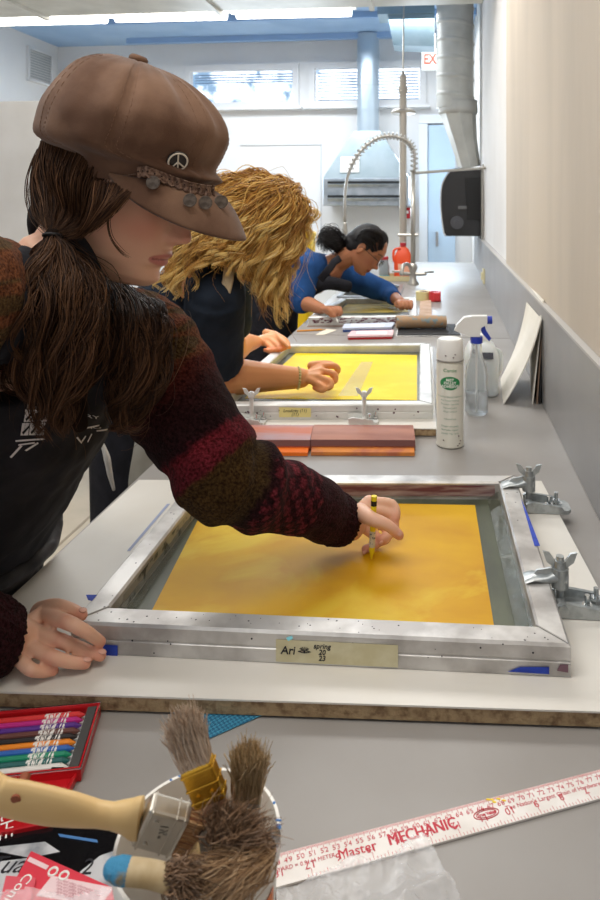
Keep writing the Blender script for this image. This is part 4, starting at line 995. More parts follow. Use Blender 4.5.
def upbrush(lab, handle_px, f0, f1, tip, wpx, Z, fer_mat, bm_mat, fw, bw, hw, hm, th=.010, n=900, spread=.12, seed=3, wob=.003, curl=0, handZ=None, len_seed=0, rib=True, r=.0005):
    k_ = Z / F
    a0, a1, tp = at(*f0, Z), at(*f1, Z), at(*tip, Z - .004); ax = (a1 - a0).normalized()
    wd = (CR - ax * CR.dot(ax)).normalized(); nd = ax.cross(wd)
    r_ = root('paintbrush', lab, 'paintbrush', a0)
    hb_ = at(*handle_px, handZ or Z + .03); bm = B(); stube(bm, [hb_, hb_.lerp(a0, .5), hb_.lerp(a0, .85), a0 + ax * .003], [(hw * k_ * .8, .004), (hw * k_, .005), (hw * k_ * 1.1, .0055), (fw * k_ * .46, .005)], 14, 5, up=nd); fin(bm, 'handle', hm, r_, smooth=True)
    bm = B(); Rf = Matrix((ax, wd, nd)).transposed(); box(bm, (a0 + a1) / 2, ((a1 - a0).length, fw * k_, th), rot=Rf, bev=.0022); fin(bm, 'ferrule', fer_mat, r_)
    if rib:
        bm = B()
        for t in (.18, .5, .85): box(bm, a0.lerp(a1, t), (.0012, fw * k_ * 1.03, th * 1.05), rot=Rf, bev=.0004)
        for s_ in (-.22, .22): cyl(bm, a0.lerp(a1, .3) + wd * (s_ * fw * k_) - nd * th * .5, a0.lerp(a1, .3) + wd * (s_ * fw * k_) - nd * (th * .5 + .0012), .0016, n=10); cyl(bm, a0.lerp(a1, .3) + wd * (s_ * fw * k_) + nd * th * .5, a0.lerp(a1, .3) + wd * (s_ * fw * k_) + nd * (th * .5 + .0012), .0016, n=10)
        fin(bm, 'ferrule_rib', fer_mat, r_)
    o = bristles('bristle', r_, a1 - ax * .001, (tp - a1), bw * k_, wd, th * .85, nd, (tp - a1).length, n, bm_mat, spread=spread, seed=seed, wob=wob, curl=curl, r=r); o['kind'] = 'stuff'
    return r_
mBr1 = hairmat('grey brown bristles', ['#cdb39b', '#e2cdb8', '#a08570', '#ecdccb'])
mBr2 = hairmat('tan brown bristles', ['#c9ab80', '#e0c69e', '#9c8058', '#e8d4ae'])
upbrush('upright brush with golden brass ferrule and grey-brown bristles in the bucket', (240, 850), (212, 800), (196, 762), (180, 712), 0, .455, mat('brass ferrule', '#d9a93c', .25, .85, bump=(90, .2, .001)), mBr1, 34, 30, 11, mat('pinkish wood', '#b58a6e', .5), seed=5, spread=.02, n=1100)
upbrush('upright brush with silver ferrule standing at the right side of the bucket', (243, 862), (245, 830), (247, 797), (250, 745), 0, .47, mSteelF, mBr2, 29, 27, 8, mWood, seed=8, spread=.03, n=1100)
# furry brush drooping toward the camera
mFur = hairmat('dark brown fur bristles', ['#5e4836', '#96765a', '#3d2d20', '#b8967a'])
mFur2 = hairmat('light brown fur bristles', ['#c4a27c', '#947352', '#dcbc96', '#6c5038'])
k_ = .44 / F; a0 = at(206, 846, .45); a1 = at(221, 834, .445); 
r_ = root('paintbrush', 'worn brush with bushy dark splayed bristles bent over the bucket rim', 'paintbrush', a0)
ax = (a1 - a0).normalized(); wd = (CU + CR * .5); wd = (wd - ax * wd.dot(ax)).normalized(); nd = ax.cross(wd)
bm = B(); box(bm, (a0 + a1) / 2, ((a1 - a0).length, 24 * k_, .012), rot=Matrix((ax, wd, nd)).transposed(), bev=.002); fin(bm, 'ferrule', mat('dark steel', '#6c625a', .25, .9), r_)
bm = B(); stube(bm, [at(180, 866, .49), at(196, 854, .46), a0], [.005, .005, .006], 10); fin(bm, 'handle', mWood, r_, smooth=True)
bm = B(); rs = random.Random(21)
def fur(bm, c0, c1, n, rad, L0, L1, droop):
    for i in range(n):
        t = rs.random(); b_ = V(c0).lerp(V(c1), t); d = V((rs.gauss(0, 1), rs.gauss(0, 1), rs.gauss(0, 1))).normalized(); p0 = b_ + d * rad * rs.uniform(.5, 1)
        dd = (d * .8 + droop + V((rs.gauss(0, 1), rs.gauss(0, 1), rs.gauss(0, 1))) * .25).normalized(); ln = rs.uniform(L0, L1); cv = V((rs.gauss(0, 1), rs.gauss(0, 1), rs.gauss(0, 1))) * ln * .25
        P = [p0 + dd * ln * s_ + cv * s_ * s_ for s_ in (0, .25, .5, .75, 1)]
        tube(bm, P, [.0006, .0006, .0005, .0004, .0002], 3, False)
def fan(bm, G, n, r, seed, jit=.003, wob=.004):
    rs = random.Random(seed); G = [crom(g, 5) for g in G]
    for _ in range(n):
        x = rs.random() * (len(G) - 1); i = min(int(x), len(G) - 2); f = x - i; m = len(G[i]) - 1
        j = V((rs.gauss(0, 1), rs.gauss(0, 1), rs.gauss(0, 1))) * jit; w1 = V((rs.gauss(0, 1), rs.gauss(0, 1), rs.gauss(0, 1))) * wob; w2 = V((rs.gauss(0, 1), rs.gauss(0, 1), rs.gauss(0, 1))) * wob * .5; L1 = rs.uniform(.6, 1.08); P = []
        for k in range(9):
            t = min(.999, L1 * k / 8); y = t * m; q = int(y); h_ = y - q; a = G[i][q].lerp(G[i][q + 1], h_); b = G[i + 1][q].lerp(G[i + 1][q + 1], h_)
            P.append(a.lerp(b, f) + j * (.6 + .6 * t) + w1 * t * t + w2 * math.sin(t * 7))
        tube(bm, P, [r, r, r, r * .9, r * .8, r * .7, r * .6, r * .45, r * .3], 3, False)
Z1 = .44
fan(bm, [[at(217, 838, Z1), at(213, 826, Z1), at(218, 814, Z1 - .004)], [at(219, 838, Z1), at(224, 822, Z1 - .008), at(230, 810, Z1 - .010)], [at(221, 840, Z1), at(238, 828, Z1 - .012), at(252, 814, Z1 - .010)], [at(221, 843, Z1), at(246, 838, Z1 - .012), at(270, 832, Z1 - .006)], [at(220, 846, Z1), at(244, 850, Z1 - .010), at(264, 856, Z1 - .002)]], 1100, .00042, 5, .0035)
ball(bm, at(232, 838, .452), .009, u=16, v=10)
fin(bm, 'bristle', mFur, r_)['kind'] = 'stuff'
r_ = root('paintbrush', 'bushy light brown frayed brush head hanging below the dark splayed one', 'paintbrush', at(235, 862, .44))
bm = B(); Z2 = .43
fan(bm, [[at(262, 848, Z2), at(236, 856, Z2 - .006), at(208, 862, Z2)], [at(264, 852, Z2), at(232, 866, Z2 - .010), at(200, 882, Z2)], [at(266, 856, Z2), at(238, 876, Z2 - .010), at(208, 897, Z2)], [at(268, 858, Z2), at(250, 880, Z2 - .006), at(232, 902, Z2)]], 1600, .00042, 6, .0035)
ball(bm, at(236, 870, .445), .010, u=16, v=10); fin(bm, 'bristle', mFur2, r_)['kind'] = 'stuff'
bm = B(); stube(bm, [at(274, 835, .47), at(270, 845, .455), at(264, 851, .438)], [.005, .006, .008], 12); fin(bm, 'ferrule', mat('dark steel', ''), r_, smooth=True)
# round stencil brush with blue end
r_ = root('stencil_brush', 'short round brush with blue painted handle end lying over the bucket edge', 'paintbrush', at(150, 873, .42))
bm = B(); p0, p1, p2, p3 = at(113, 869, .42), at(124, 871, .42), at(150, 874, .42), at(172, 880, .42)
stube(bm, [p1.lerp(p0, .1), p1, p2, p3], [.0070, .0070, .0070, .0070], 20, 5); fin(bm, 'handle', mat('cream stained handle', '#c2ae8a', .6, var=('#a58d64', 40, .4, .62)), r_, smooth=True)
bm = B(); stube(bm, [p1.lerp(p0, 1.0), p1.lerp(p0, .5), p1.lerp(p2, .12)], [.0060, .0072, .0073], 20, 4, ball_ends=True); fin(bm, 'blue_end', mat('blue crusted paint', '#3d86ad', .8, var=('#8a7a55', 70, .55, .68), bump=(120, .8, .004)), r_, smooth=True)
bm = B(); rs = random.Random(5); fan(bm, [[at(168, 872, .42), at(182, 866, .418), at(196, 866, .42)], [at(168, 878, .42), at(184, 880, .416), at(200, 884, .42)], [at(166, 884, .42), at(180, 892, .418), at(192, 898, .42)]], 700, .0004, 9, .0025); ball(bm, at(176, 880, .424), .006, u=14, v=10); fin(bm, 'bristle', mFur, r_)['kind'] = 'stuff'
# ------------------------------------------------------------------ blue grip mat
q_ = [zs(onz(u, v, TZ + .002), TZ + .0006) for u, v in ((208, 738), (272, 710), (215, 682), (150, 694))]
mGrip = mat('blue rubber grip', '#3f8fb4', .6); nt = mGrip.node_tree; ck = nt.nodes.new('ShaderNodeTexChecker'); ck.inputs['Scale'].default_value = 330; ck.inputs['Color1'].default_value = (*srgb('#56a8c8'), 1); ck.inputs['Color2'].default_value = (*srgb('#2b6d92'), 1)
tc = nt.nodes.new('ShaderNodeTexCoord'); nt.links.new(tc.outputs['Object'], ck.inputs['Vector']); nt.links.new(ck.outputs[0], nt.nodes['Principled BSDF'].inputs['Base Color'])
bm = B(); u1 = (q_[1] - q_[0]); v1 = (q_[3] - q_[0]); nu, nv = 40, 34
for i in range(nu + 1): tube(bm, [q_[0] + u1 * (i / nu) + V((0, 0, .0009)), q_[0] + u1 * (i / nu) + v1 + V((0, 0, .0009))], [.00055] * 2, 4)
for i in range(nv + 1): tube(bm, [q_[0] + v1 * (i / nv) + V((0, 0, .0008)), q_[0] + v1 * (i / nv) + u1 + V((0, 0, .0008))], [.00055] * 2, 4)
prism(bm, q_, (0, 0, .0004))
top(fin(bm, 'grip_mat', mGrip), 'blue woven rubber grip mat corner sticking out from under the big board', 'mat')
# ------------------------------------------------------------------ ruler
ZR = TZ + .0025
T58, T78 = onz(391, 824, ZR), onz(594, 771, ZR); e = (T78 - T58) / 20; ed = e.normalized(); en = V((-ed.y, ed.x, 0))
bt = onz(440, 839 - 3 + 3, ZR); W_ = abs((onz(441, 842, ZR) - T58).dot(en))
def RP(s_, w_, z=0): return T58 + e * (s_ - 58) - en * w_ + V((0, 0, z))
r_ = root('yardstick', 'white yardstick with red markings lying across the near worktop', 'ruler', RP(62, W_ / 2) - V((0, 0, .0018)))
bm = B(); prism(bm, [RP(44, W_, -.0018), RP(84, W_, -.0018), RP(84, 0, -.0018), RP(44, 0, -.0018)], (0, 0, .0018)); fin(bm, 'stick', mat('ruler white', '#e9e4df', .4, var=('#ddd6cf', 20, .4, .6)), r_)
mRR = mat('ruler red ink', '#c22a3d', .5)
bm = B()
def tick(s_, w0, w1, t=.00035):
    a, b = RP(s_, w0, .0001), RP(s_, w1, .0001); prism(bm, [a - ed * t / 2, b - ed * t / 2, b + ed * t / 2, a + ed * t / 2], (0, 0, .0001))
for mm in range(440, 840): tick(mm / 10, .0003, .0072 if mm % 10 == 0 else (.0045 if mm % 5 == 0 else .0028), .0004)
for i8 in range(-16, 90):
    s_ = 78.6 - i8 * 2.54 / 8 * 1.0
    if 44 < s_ < 84: tick(s_, W_ - .0003, W_ - (.0075 if i8 % 8 == 0 else (.005 if i8 % 4 == 0 else .003)), .0004)
fin(bm, 'tick_mark', mRR, r_)['kind'] = 'stuff'
for cm in range(47, 83):
    n_ = str(cm)
    text(n_[0], .0066, mRR, 'numeral', r_, basis(RP(cm - .19, .0082, .0002), ed, en), thick=.00006); text(n_[1], .0066, mRR, 'numeral', r_, basis(RP(cm + .19, .0082, .0002), ed, en), thick=.00006)
for i in range(0, 13):
    num = 6 + i; s_ = 78.6 - (num - 6) * 2.54
    if s_ > 45: text(str(num), .010, mRR, 'numeral', r_, basis(RP(s_, W_ - .0115, .0002), -ed, -en), thick=.00006)
text('Master', .0125, mRR, 'lettering', r_, basis(RP(54.6, W_ * .56, .0002), ed, en), thick=.00006, rep=.0001)
text('MECHANIC', .0155, mRR, 'lettering', r_, basis(RP(60.4, W_ * .52, .0002), ed, en), thick=.00006, rep=.0003, sx=.84)
text('1 YARD = 0.9144 METER', .0052, mRR, 'lettering', r_, basis(RP(50.2, W_ * .52, .0002), ed, en), thick=.00006)
text('The Nation\'s Largest Chain of Hardware Stores', .0062, mRR, 'lettering', r_, basis(RP(73.8, W_ * .50, .0002), ed, en), thick=.00006)
bm = B(); P = [RP(66.3, W_ * .5, .0003) + ed * (.0125 * math.cos(t)) + en * (.005 * math.sin(t)) for t in [k * math.pi / 16 for k in range(33)]]; tube(bm, P, [.0004] * 33, 5, caps=False); P = [RP(66.3, W_ * .5, .0003) + ed * (.010 * math.cos(t)) + en * (.0035 * math.sin(t)) for t in [k * math.pi / 16 for k in range(33)]]; tube(bm, P, [.0003] * 33, 5, caps=False); fin(bm, 'logo_oval', mRR, r_)
text('True Value', .0042, mRR, 'lettering', r_, basis(RP(66.3, W_ * .5, .0002), ed, en), thick=.00006, bold=.0002)
bm = B()
for s_, w_ in ((67.1, .001), (67.5, .005), (68.0, .003), (68.4, .006), (67.4, .002)): ball(bm, RP(s_, w_, .0002), (.0022, .0012, .0003), u=8, v=6)
fin(bm, 'yellow_paint_fleck', mat('label yellow', ''), r_)['kind'] = 'stuff'
# ------------------------------------------------------------------ crayon tin
z1 = TZ + .014
T4 = [onz(u, v, z1) for u, v in ((81, 768), (101, 702), (-60, 716), (-90, 786))]
r_ = root('crayon_tin', 'open red metal tin of coloured wax crayons at the left edge of the worktop', 'tin', sum(T4, V((0, 0, 0))) / 4 - V((0, 0, .013)))
bm = B(); I_ = [p for p in T4]
Q = [T4[3], T4[0], T4[1], T4[2]]; In = inset(Q, [.003] * 4)
rings = [[bm.verts.new(zs(p, z)) for p in q] for q, z in ((Q, TZ + .001), (Q, z1 - .001), (inset(Q, [.001] * 4), z1), (inset(Q, [.0025] * 4), z1), (In, z1 - .002), (In, TZ + .003))]
for a, b in zip(rings, rings[1:]):
    for k in range(4): bm.faces.new((a[k], a[(k + 1) % 4], b[(k + 1) % 4], b[k]))
bm.faces.new(rings[0][::-1]); bm.faces.new(rings[-1]); fin(bm, 'tray', mRed, r_)
bm = B(); nR = inset(In, [.001, .010, .001, .001]); q_ = [In[1], In[2], zs(nR[2], 0), zs(nR[1], 0)]
prism(bm, [zs(p, TZ + .0035) for p in [In[1].lerp(In[0], .005), In[2].lerp(In[3], .005), zs(nR[2], 0), zs(nR[1], 0)]], (0, 0, .009)); fin(bm, 'foam_strip', mat('dark foam', '#4e4d4c', .9, bump=(400, .4, .001)), r_)
bm = B(); 
for k in range(4): tube(bm, [zs(Q[k], z1 - .0005), zs(Q[(k + 1) % 4], z1 - .0005)], [.0008] * 2, 6)
fin(bm, 'rolled_edge', mat('bright steel', ''), r_)
bm = B(); prism(bm, [zs(p, TZ + .0032) for p in inset(In, [.0015, .011, .0015, .0015])], (0, 0, .0008)); fin(bm, 'liner', mat('white paper', ''), r_)
ed2 = (Q[1] - Q[0]).normalized(); sd2 = (Q[2] - Q[1]); dpt = sd2.length; sd2.normalize()
cols = [('#e9e6e0', 'white'), ('#1d5f5c', 'dark teal'), ('#138a66', 'green'), ('#2a63b4', 'blue'), ('#ef8a1e', 'orange'), ('#2b2627', 'black'), ('#6b4038', 'brown'), ('#5a2f8c', 'purple'), ('#c42a86', 'magenta'), ('#e03a3a', 'red')]
nc = len(cols)
for i, (h, nm) in enumerate(cols):
    w_ = .006 + (dpt - .012) * (i + .5) / nc - .0 ; b_ = zs(Q[1], TZ + .0085) - ed2 * (.0145 + .0004 * (i % 3)) + sd2 * w_; a_ = b_ - ed2 * .115
    cr = pencil('crayon', '%s wax crayon lying in the open red tin' % nm, a_, b_, min(.0042, dpt / nc * .46), mat('crayon ' + nm, h, .4), mat('crayon ' + nm, ''), 'wax crayons in the red tin', 'crayon', .06, 8)
    if nm not in ('white',):
        bm = B(); rr = min(.0042, dpt / nc * .46) + .0002; cyl(bm, b_ - ed2 * .042, b_ - ed2 * .016, rr, n=8); fin(bm, 'paper_band', mat('crayon band ' + nm, h, .5, var=('#f0ece6', 120, .5, .54, 2), stretch=(9, 2, 1)), cr)
bm = B()
# lid
Ld = [onz(u, v, TZ + .008) for u, v in ((-100, 852), (52, 823), (80, 769), (-92, 789))]
r_ = root('tin_lid', 'red tin lid with white lettering lying open in front of the crayons', 'lid', sum(Ld, V((0, 0, 0))) / 4 - V((0, 0, .007)))
In = inset(Ld, [.003] * 4); bm = B()
rings = [[bm.verts.new(zs(p, z)) for p in q] for q, z in ((inset(Ld, [.001] * 4), TZ + .001), (Ld, TZ + .002), (Ld, TZ + .008), (inset(Ld, [.001] * 4), TZ + .009), (inset(Ld, [.002] * 4), TZ + .009), (In, TZ + .0075), (inset(Ld, [.006] * 4), TZ + .005))]
for a, b in zip(rings, rings[1:]):
    for k in range(4): bm.faces.new((a[k], a[(k + 1) % 4], b[(k + 1) % 4], b[k]))
bm.faces.new(rings[0][::-1]); bm.faces.new(rings[-1]); fin(bm, 'lid_panel', mRed, r_)
text("D'ACHE", .016, mWh, 'lettering', r_, basis(onz(7, 813, TZ + .0056), (onz(8, 826, TZ) - onz(10, 800, TZ)), (onz(30, 812, TZ) - onz(8, 810, TZ))), thick=.0001)
bm = B(); a = onz(57, 769.5, TZ + .013); box(bm, a, (.012, .004, .0015), rot=rz(.1)); fin(bm, 'hinge_tab', mat('bright steel', ''), r_)
# black glossy packet, red leaflet, sticker
q_ = [onz(u, v, TZ + .004) for u, v in ((-80, 912), (135, 918), (122, 818), (-80, 838))]
r_ = root('black_packet', 'glossy black packet with white brushstroke print under the red leaflet', 'packet', sum(q_, V((0, 0, 0))) / 4 - V((0, 0, .003)))
bm = B(); prism(bm, [zs(p, TZ + .001) for p in q_], (0, 0, .0035)); fin(bm, 'packet', mat('gloss black print', '#151416', .15, spec=.7, bump=(18, .25)), r_)
bm = B(); zz = TZ + .0048
for poly in (((0, 847), (45, 842), (60, 852), (30, 858), (0, 852)), ((-2, 862), (30, 858), (62, 868), (60, 905), (-2, 905)), ((80, 872), (100, 856), (117, 850), (118, 900), (85, 900))):
    prism(bm, [zs(onz(u, v, zz), zz) for u, v in poly][::-1], (0, 0, .0003))
fin(bm, 'white_print', mat('grey white print', '#c9cacd', .35, var=('#8f9298', 30, .5, .65)), r_)
bm = B(); prism(bm, [zs(onz(u, v, zz), zz + .0001) for u, v in ((58, 834), (60, 837), (98, 843), (97, 840))], (0, 0, .0003)); fin(bm, 'blue_streak', mat('blue print streak', '#4f7fb8', .4), r_)
text('Tual', .022, mPen, 'lettering', r_, basis(zs(onz(8, 866, zz), zz + .0006), (1, .15, 0), (-.1, 1, 0)), thick=.0001, shear=.35)
text('2', .02, mPen, 'lettering', r_, basis(zs(onz(88, 868, zz), zz + .0006), (1, .15, 0), (-.1, 1, 0)), thick=.0001)
mLeaf = mat('red leaflet paper', '#d8394a', .5); zl = TZ + .012
q_ = [onz(u, v, zl) for u, v in ((-8, 922), (100, 940), (118, 890), (31, 851))]
r_ = root('leaflet', 'red and white folded leaflet lying on the black packet', 'leaflet', sum(q_, V((0, 0, 0))) / 4)
bm = B(); prism(bm, [zs(p, zl - .001) for p in q_], (0, 0, .001)); fin(bm, 'paper', mLeaf, r_)
bm = B(); prism(bm, [zs(onz(u, v, zl), zl + .0001) for u, v in ((27, 861), (46, 870), (49, 866), (30, 857))], (0, 0, .0002)); 
prism(bm, [zs(onz(u, v, zl), zl + .0001) for u, v in ((36, 896), (100, 906), (114, 888), (52, 876))], (0, 0, .0002)); fin(bm, 'white_panel', mat('pinkish paper', '#eccfd2', .6), r_)
bm = B()
for u, v in ((53, 872), (64, 876)):
    c = zs(onz(u, v, zl), zl + .0003); P = [c + V((.0035 * math.cos(t), .0035 * math.sin(t), 0)) for t in [k * math.pi / 8 for k in range(17)]]; tube(bm, P, [.0009] * 17, 5, caps=False)
fin(bm, 'round_icon', mWh, r_)
for k in range(6): text('care and safety information text', .0032, mat('faint print', '#b8707c', .6), 'lettering', r_, basis(zs(onz(78, 886 + k * 3.2, zl), zl + .0004), (1, -.18, 0), (.18, 1, 0)), thick=.00003)
q2 = [onz(u, v, zl + .004) for u, v in ((-5, 920), (25, 925), (36, 876), (6, 874))]
bm = B(); prism(bm, [zs(p, zl + .002) for p in q2], (0, 0, .0006)); o = fin(bm, 'red_flap', mat('pinkish red print', '#dc5a68', .4), r_); 
text("Conn", .012, mWh, 'lettering', r_, basis(zs(onz(17, 888, zl + .004), zl + .003), (-.25, -1, 0), (1, -.25, 0)), thick=.00005)
# ------------------------------------------------------------------ clear plastic bag
def bag(name, lab, outline, zb, amp, seed, res=70):
    us = [p[0] for p in outline]; vs_ = [p[1] for p in outline]; u0, u1, v0, v1 = min(us), max(us), min(vs_), max(vs_)
    def inside(u, v):
        c = False; n = len(outline)
        for i in range(n):
            a, b = outline[i], outline[(i + 1) % n]
            if (a[1] > v) != (b[1] > v) and u < (b[0] - a[0]) * (v - a[1]) / (b[1] - a[1]) + a[0]: c = not c
        return c
    bm = B(); W = {}
    nu = res; nv = max(8, int(res * (v1 - v0) / (u1 - u0)))
    for j in range(nv + 1):
        for i in range(nu + 1):
            u, v = u0 + (u1 - u0) * i / nu, v0 + (v1 - v0) * j / nv
            if inside(u, v):
                p = onz(u, v, zb); s_ = V((p.x * 20, p.y * 20, seed))
                h = noise.ridged_multi_fractal(s_, 1.0, 2.0, 3, 1.0, 2.0) * .5 + noise.noise(s_ * .4)
                p.z = zb + amp * max(-.6, min(1.6, h)); W[(i, j)] = bm.verts.new(p)
    for (i, j) in list(W):
        if (i + 1, j) in W and (i, j + 1) in W and (i + 1, j + 1) in W: bm.faces.new((W[i, j], W[i + 1, j], W[i + 1, j + 1], W[i, j + 1]))
    for v in [v for v in bm.verts if not v.link_faces]: bm.verts.remove(v)
    m = mat('clear crinkled film', '#f4f5f7', .12, alpha=.30, spec=1.0, bump=(34, .7, .010))
    return top(fin(bm, name, m, smooth=True), lab, 'plastic bag')
bag('plastic_bag', 'crumpled clear plastic bag below the yardstick at the bottom edge', [(268, 903), (292, 889), (330, 880), (352, 869), (390, 862), (412, 845), (425, 840), (434, 852), (447, 877), (463, 903), (470, 935), (262, 935)], TZ + .018, .018, 3.1, 120)
bag('plastic_bag', 'thin clear plastic film over the leaflet in the bottom left corner', [(-20, 900), (10, 895), (40, 892), (70, 899), (105, 885), (128, 900), (128, 935), (-20, 935)], TZ + .03, .006, 8.7, 70)
# ================================================================== people
def interp(tab, z):
    if z >= tab[0][0]: return tab[0][1]
    for (z0, v0), (z1, v1) in zip(tab, tab[1:]):
        if z >= z1:
            t = (z0 - z) / (z0 - z1); t = t * t * (3 - 2 * t) * .5 + t * .5; return v0 + (v1 - v0) * t
    return tab[-1][1]
FR_ = [(.115, .0), (.112, .022), (.10, .050), (.08, .074), (.05, .090), (.03, .094), (.015, .094), (.0, .086), (-.02, .086), (-.04, .086), (-.055, .087), (-.07, .087), (-.085, .081), (-.10, .083), (-.112, .074), (-.118, .05)]
BK_ = [(.115, .0), (.112, -.022), (.10, -.052), (.08, -.077), (.05, -.093), (.02, -.098), (-.01, -.094), (-.04, -.078), (-.07, -.052), (-.09, -.015), (-.11, .02), (-.118, .035)]
WD_ = [(.115, .0), (.112, .022), (.10, .044), (.08, .061), (.05, .072), (.02, .075), (.0, .074), (-.02, .071), (-.04, .067), (-.06, .062), (-.08, .053), (-.10, .038), (-.112, .025), (-.118, .014)]
def gs(x, s): return math.exp(-(x / s) ** 2)
def head(bm, M, s=1.0, lips=1.0):
    NZ, NA = 64, 72; rings = []
    for j in range(NZ):
        t = j / (NZ - 1); z = .1149 - .2325 * (t * .5 + .5 * (1 - math.cos(math.pi * t)) / 2 * 1.0 + 0) if False else .1149 - .2325 * ((1 - math.cos(math.pi * t)) / 2 * .45 + t * .55)
        xf, xb, w = interp(FR_, z), interp(BK_, z), max(interp(WD_, z), .002); xc = (xf + xb) / 2 * .6; ring = []
        for k in range(NA):
            a = 2 * math.pi * k / NA; c, s_ = math.cos(a), math.sin(a)
            e = .92 if c > 0 else 1.0
            x = xc + (xf - xc if c > 0 else xc - xb) * math.copysign(abs(c) ** e, c); y = w * math.copysign(abs(s_) ** .95, s_)
            if c > 0:
                f = c ** .5
                nz_ = interp([(.02, .0), (.008, .003), (-.005, .009), (-.02, .018), (-.03, .025), (-.038, .029), (-.044, .024), (-.050, .009), (-.056, 0), (-.2, 0)], z); sg = interp([(.02, .010), (-.02, .010), (-.04, .015), (-.06, .014)], z)
                x += nz_ * gs(y, sg) + .006 * gs(z + .042, .008) * (gs(y - .014, .006) + gs(y + .014, .006))
                x += lips * (.0065 * gs(z + .0655, .0045) + .007 * gs(z + .0785, .0050) - .003 * gs(z + .072, .002)) * gs(y, .021)
                x += .004 * gs(z + .102, .012) * gs(y, .016) - .004 * gs(z + .089, .006) * gs(y, .02)
                x += -.011 * gs(z - .0, .013) * (gs(y - .032, .016) + gs(y + .032, .016)) + .006 * gs(z + .002, .008) * (gs(y - .032, .011) + gs(y + .032, .011))
                x += .004 * gs(z - .018, .007) * (gs(y - .028, .018) + gs(y + .028, .018)) + .004 * gs(z + .035, .018) * (gs(y - .043, .016) + gs(y + .043, .016))
            ring.append(bm.verts.new(M @ (V((x, y, z)) * s)))
        rings.append(ring)
    for a, b in zip(rings, rings[1:]):
        for k in range(NA): bm.faces.new((a[k], b[k], b[(k + 1) % NA], a[(k + 1) % NA]))
    bm.faces.new(rings[0]); bm.faces.new(rings[-1][::-1])
def ear(bm, M, side, s=1.0):
    R3 = M.to_3x3() @ Matrix.Rotation(side * .35, 3, 'Z') @ Matrix.Rotation(.15, 3, 'Y')
    ball(bm, M @ (V((-.006, side * .077, -.012)) * s), (.017 * s, .006 * s, .030 * s), R3)
    P = [M @ (V((-.006 + .015 * math.cos(t), side * (.081), -.008 + .026 * math.sin(t))) * s) for t in [math.radians(d) for d in range(-40, 230, 20)]]
    stube(bm, P, [.0035 * s] * len(P), 8, 2)
def headM(nose, a, b, s=1.0, Zflip=1):
    """head frame from nose tip (world), a = downward tilt in the picture plane, b = turn towards the lens"""
    Fd = (CR * math.cos(a) - CU * math.sin(a)) * math.cos(b) + CB * math.sin(b)
    Ud = CR * math.sin(a) + CU * math.cos(a); Ud = (Ud - Fd * Ud.dot(Fd)).normalized(); Ld = Ud.cross(Fd)
    O = nose - (Fd * .116 - Ud * .038) * s
    m = Matrix((Fd, Ld, Ud)).transposed().to_4x4(); m.translation = O; return m
def hand(bm, wrist, fingers, thumb, r=(.0085, .0088, .0085, .0075), rt=.0100, palm=.0125, wr=.024, pn=None):
    for f, rr in zip(fingers, r):
        f = [V(p) for p in f]
        stube(bm, f, [rr * 1.12, rr * 1.06, rr * .95, rr * .80][:len(f)], 14, 5, ball_ends=True)
        mid = V(wrist).lerp(f[0], .12); stube(bm, [mid, mid.lerp(f[0], .5), f[0]], [palm * 1.15, palm * 1.05, rr * 1.3], 14, 4, ball_ends=True)
        ball(bm, f[0], rr * 1.28, u=14, v=10); ball(bm, f[1], rr * 1.1, u=12, v=8)
    thumb = [V(p) for p in thumb]
    stube(bm, thumb, [rt * 1.5, rt * 1.15, rt * .95, rt * .82][:len(thumb)], 14, 5, ball_ends=True)
    for i in range(3):
        a, b = V(fingers[i][0]), V(fingers[i + 1][0]); m_ = (a + b) / 2; stube(bm, [V(wrist).lerp(m_, .2), V(wrist).lerp(m_, .93)], [palm * 1.05, palm * .8], 12, 4, ball_ends=True)
def skinmat(nm): 
    return mat(nm, '#c08a70', .42, attr='Col', sss=.12, spec=.35, bump=(420, .12, .0012))
def mixc(a, b, t): t = max(0, min(1, t)); return tuple(x + (y - x) * t for x, y in zip(a, b))
def skinpaint(base, red, lip, M, tips, s=1.0, brow=None):
    Mi = M.inverted(); b_, r_, l_ = srgb(base), srgb(red), srgb(lip); br = srgb(brow or '#33221a')
    def fn(p):
        q_ = (Mi @ p) / s; c = b_
        if q_.length < .2:
            c = mixc(c, r_, .55 * gs(q_.z + .035, .025) * max(gs(q_.y - .045, .025), gs(q_.y + .045, .025)) + .5 * gs(q_.y, .016) * gs(q_.z + .038, .014) * (q_.x > .09))
            if q_.x > .06 and abs(q_.y) < .028:
                half = .0085 * (1 - (abs(q_.y) / .028) ** 2) ** .5
                dz = abs(q_.z + .072); c = mixc(c, l_, (half + .0015 - dz) / .002)
                if dz < .0012 and abs(q_.y) < .024: c = mixc(c, (.12, .03, .03), .6)
            if q_.x > .05:
                ez = q_.z - .024 - .004 * gs(abs(q_.y) - .03, .012); c = mixc(c, br, .85 * gs(ez, .0042) * (1 if .014 < abs(q_.y) < .05 else 0))
                c = mixc(c, br, .8 * gs(q_.z + .003, .0022) * (1 if .018 < abs(q_.y) < .045 else 0))
        for t, rad in tips:
            d = (p - t).length
            if d < rad * 2: c = mixc(c, r_, .7 * gs(d, rad))
        return c
    return fn
def nail(bm, tip, axis, nrm, w=.0045, l=.0055):
    axis = V(axis).normalized(); nrm = V(nrm); nrm = (nrm - axis * nrm.dot(axis)).normalized(); s_ = axis.cross(nrm)
    ball(bm, V(tip) + nrm * .0, (l, w, .0016), Matrix((axis, s_, nrm)).transposed(), u=12, v=8)
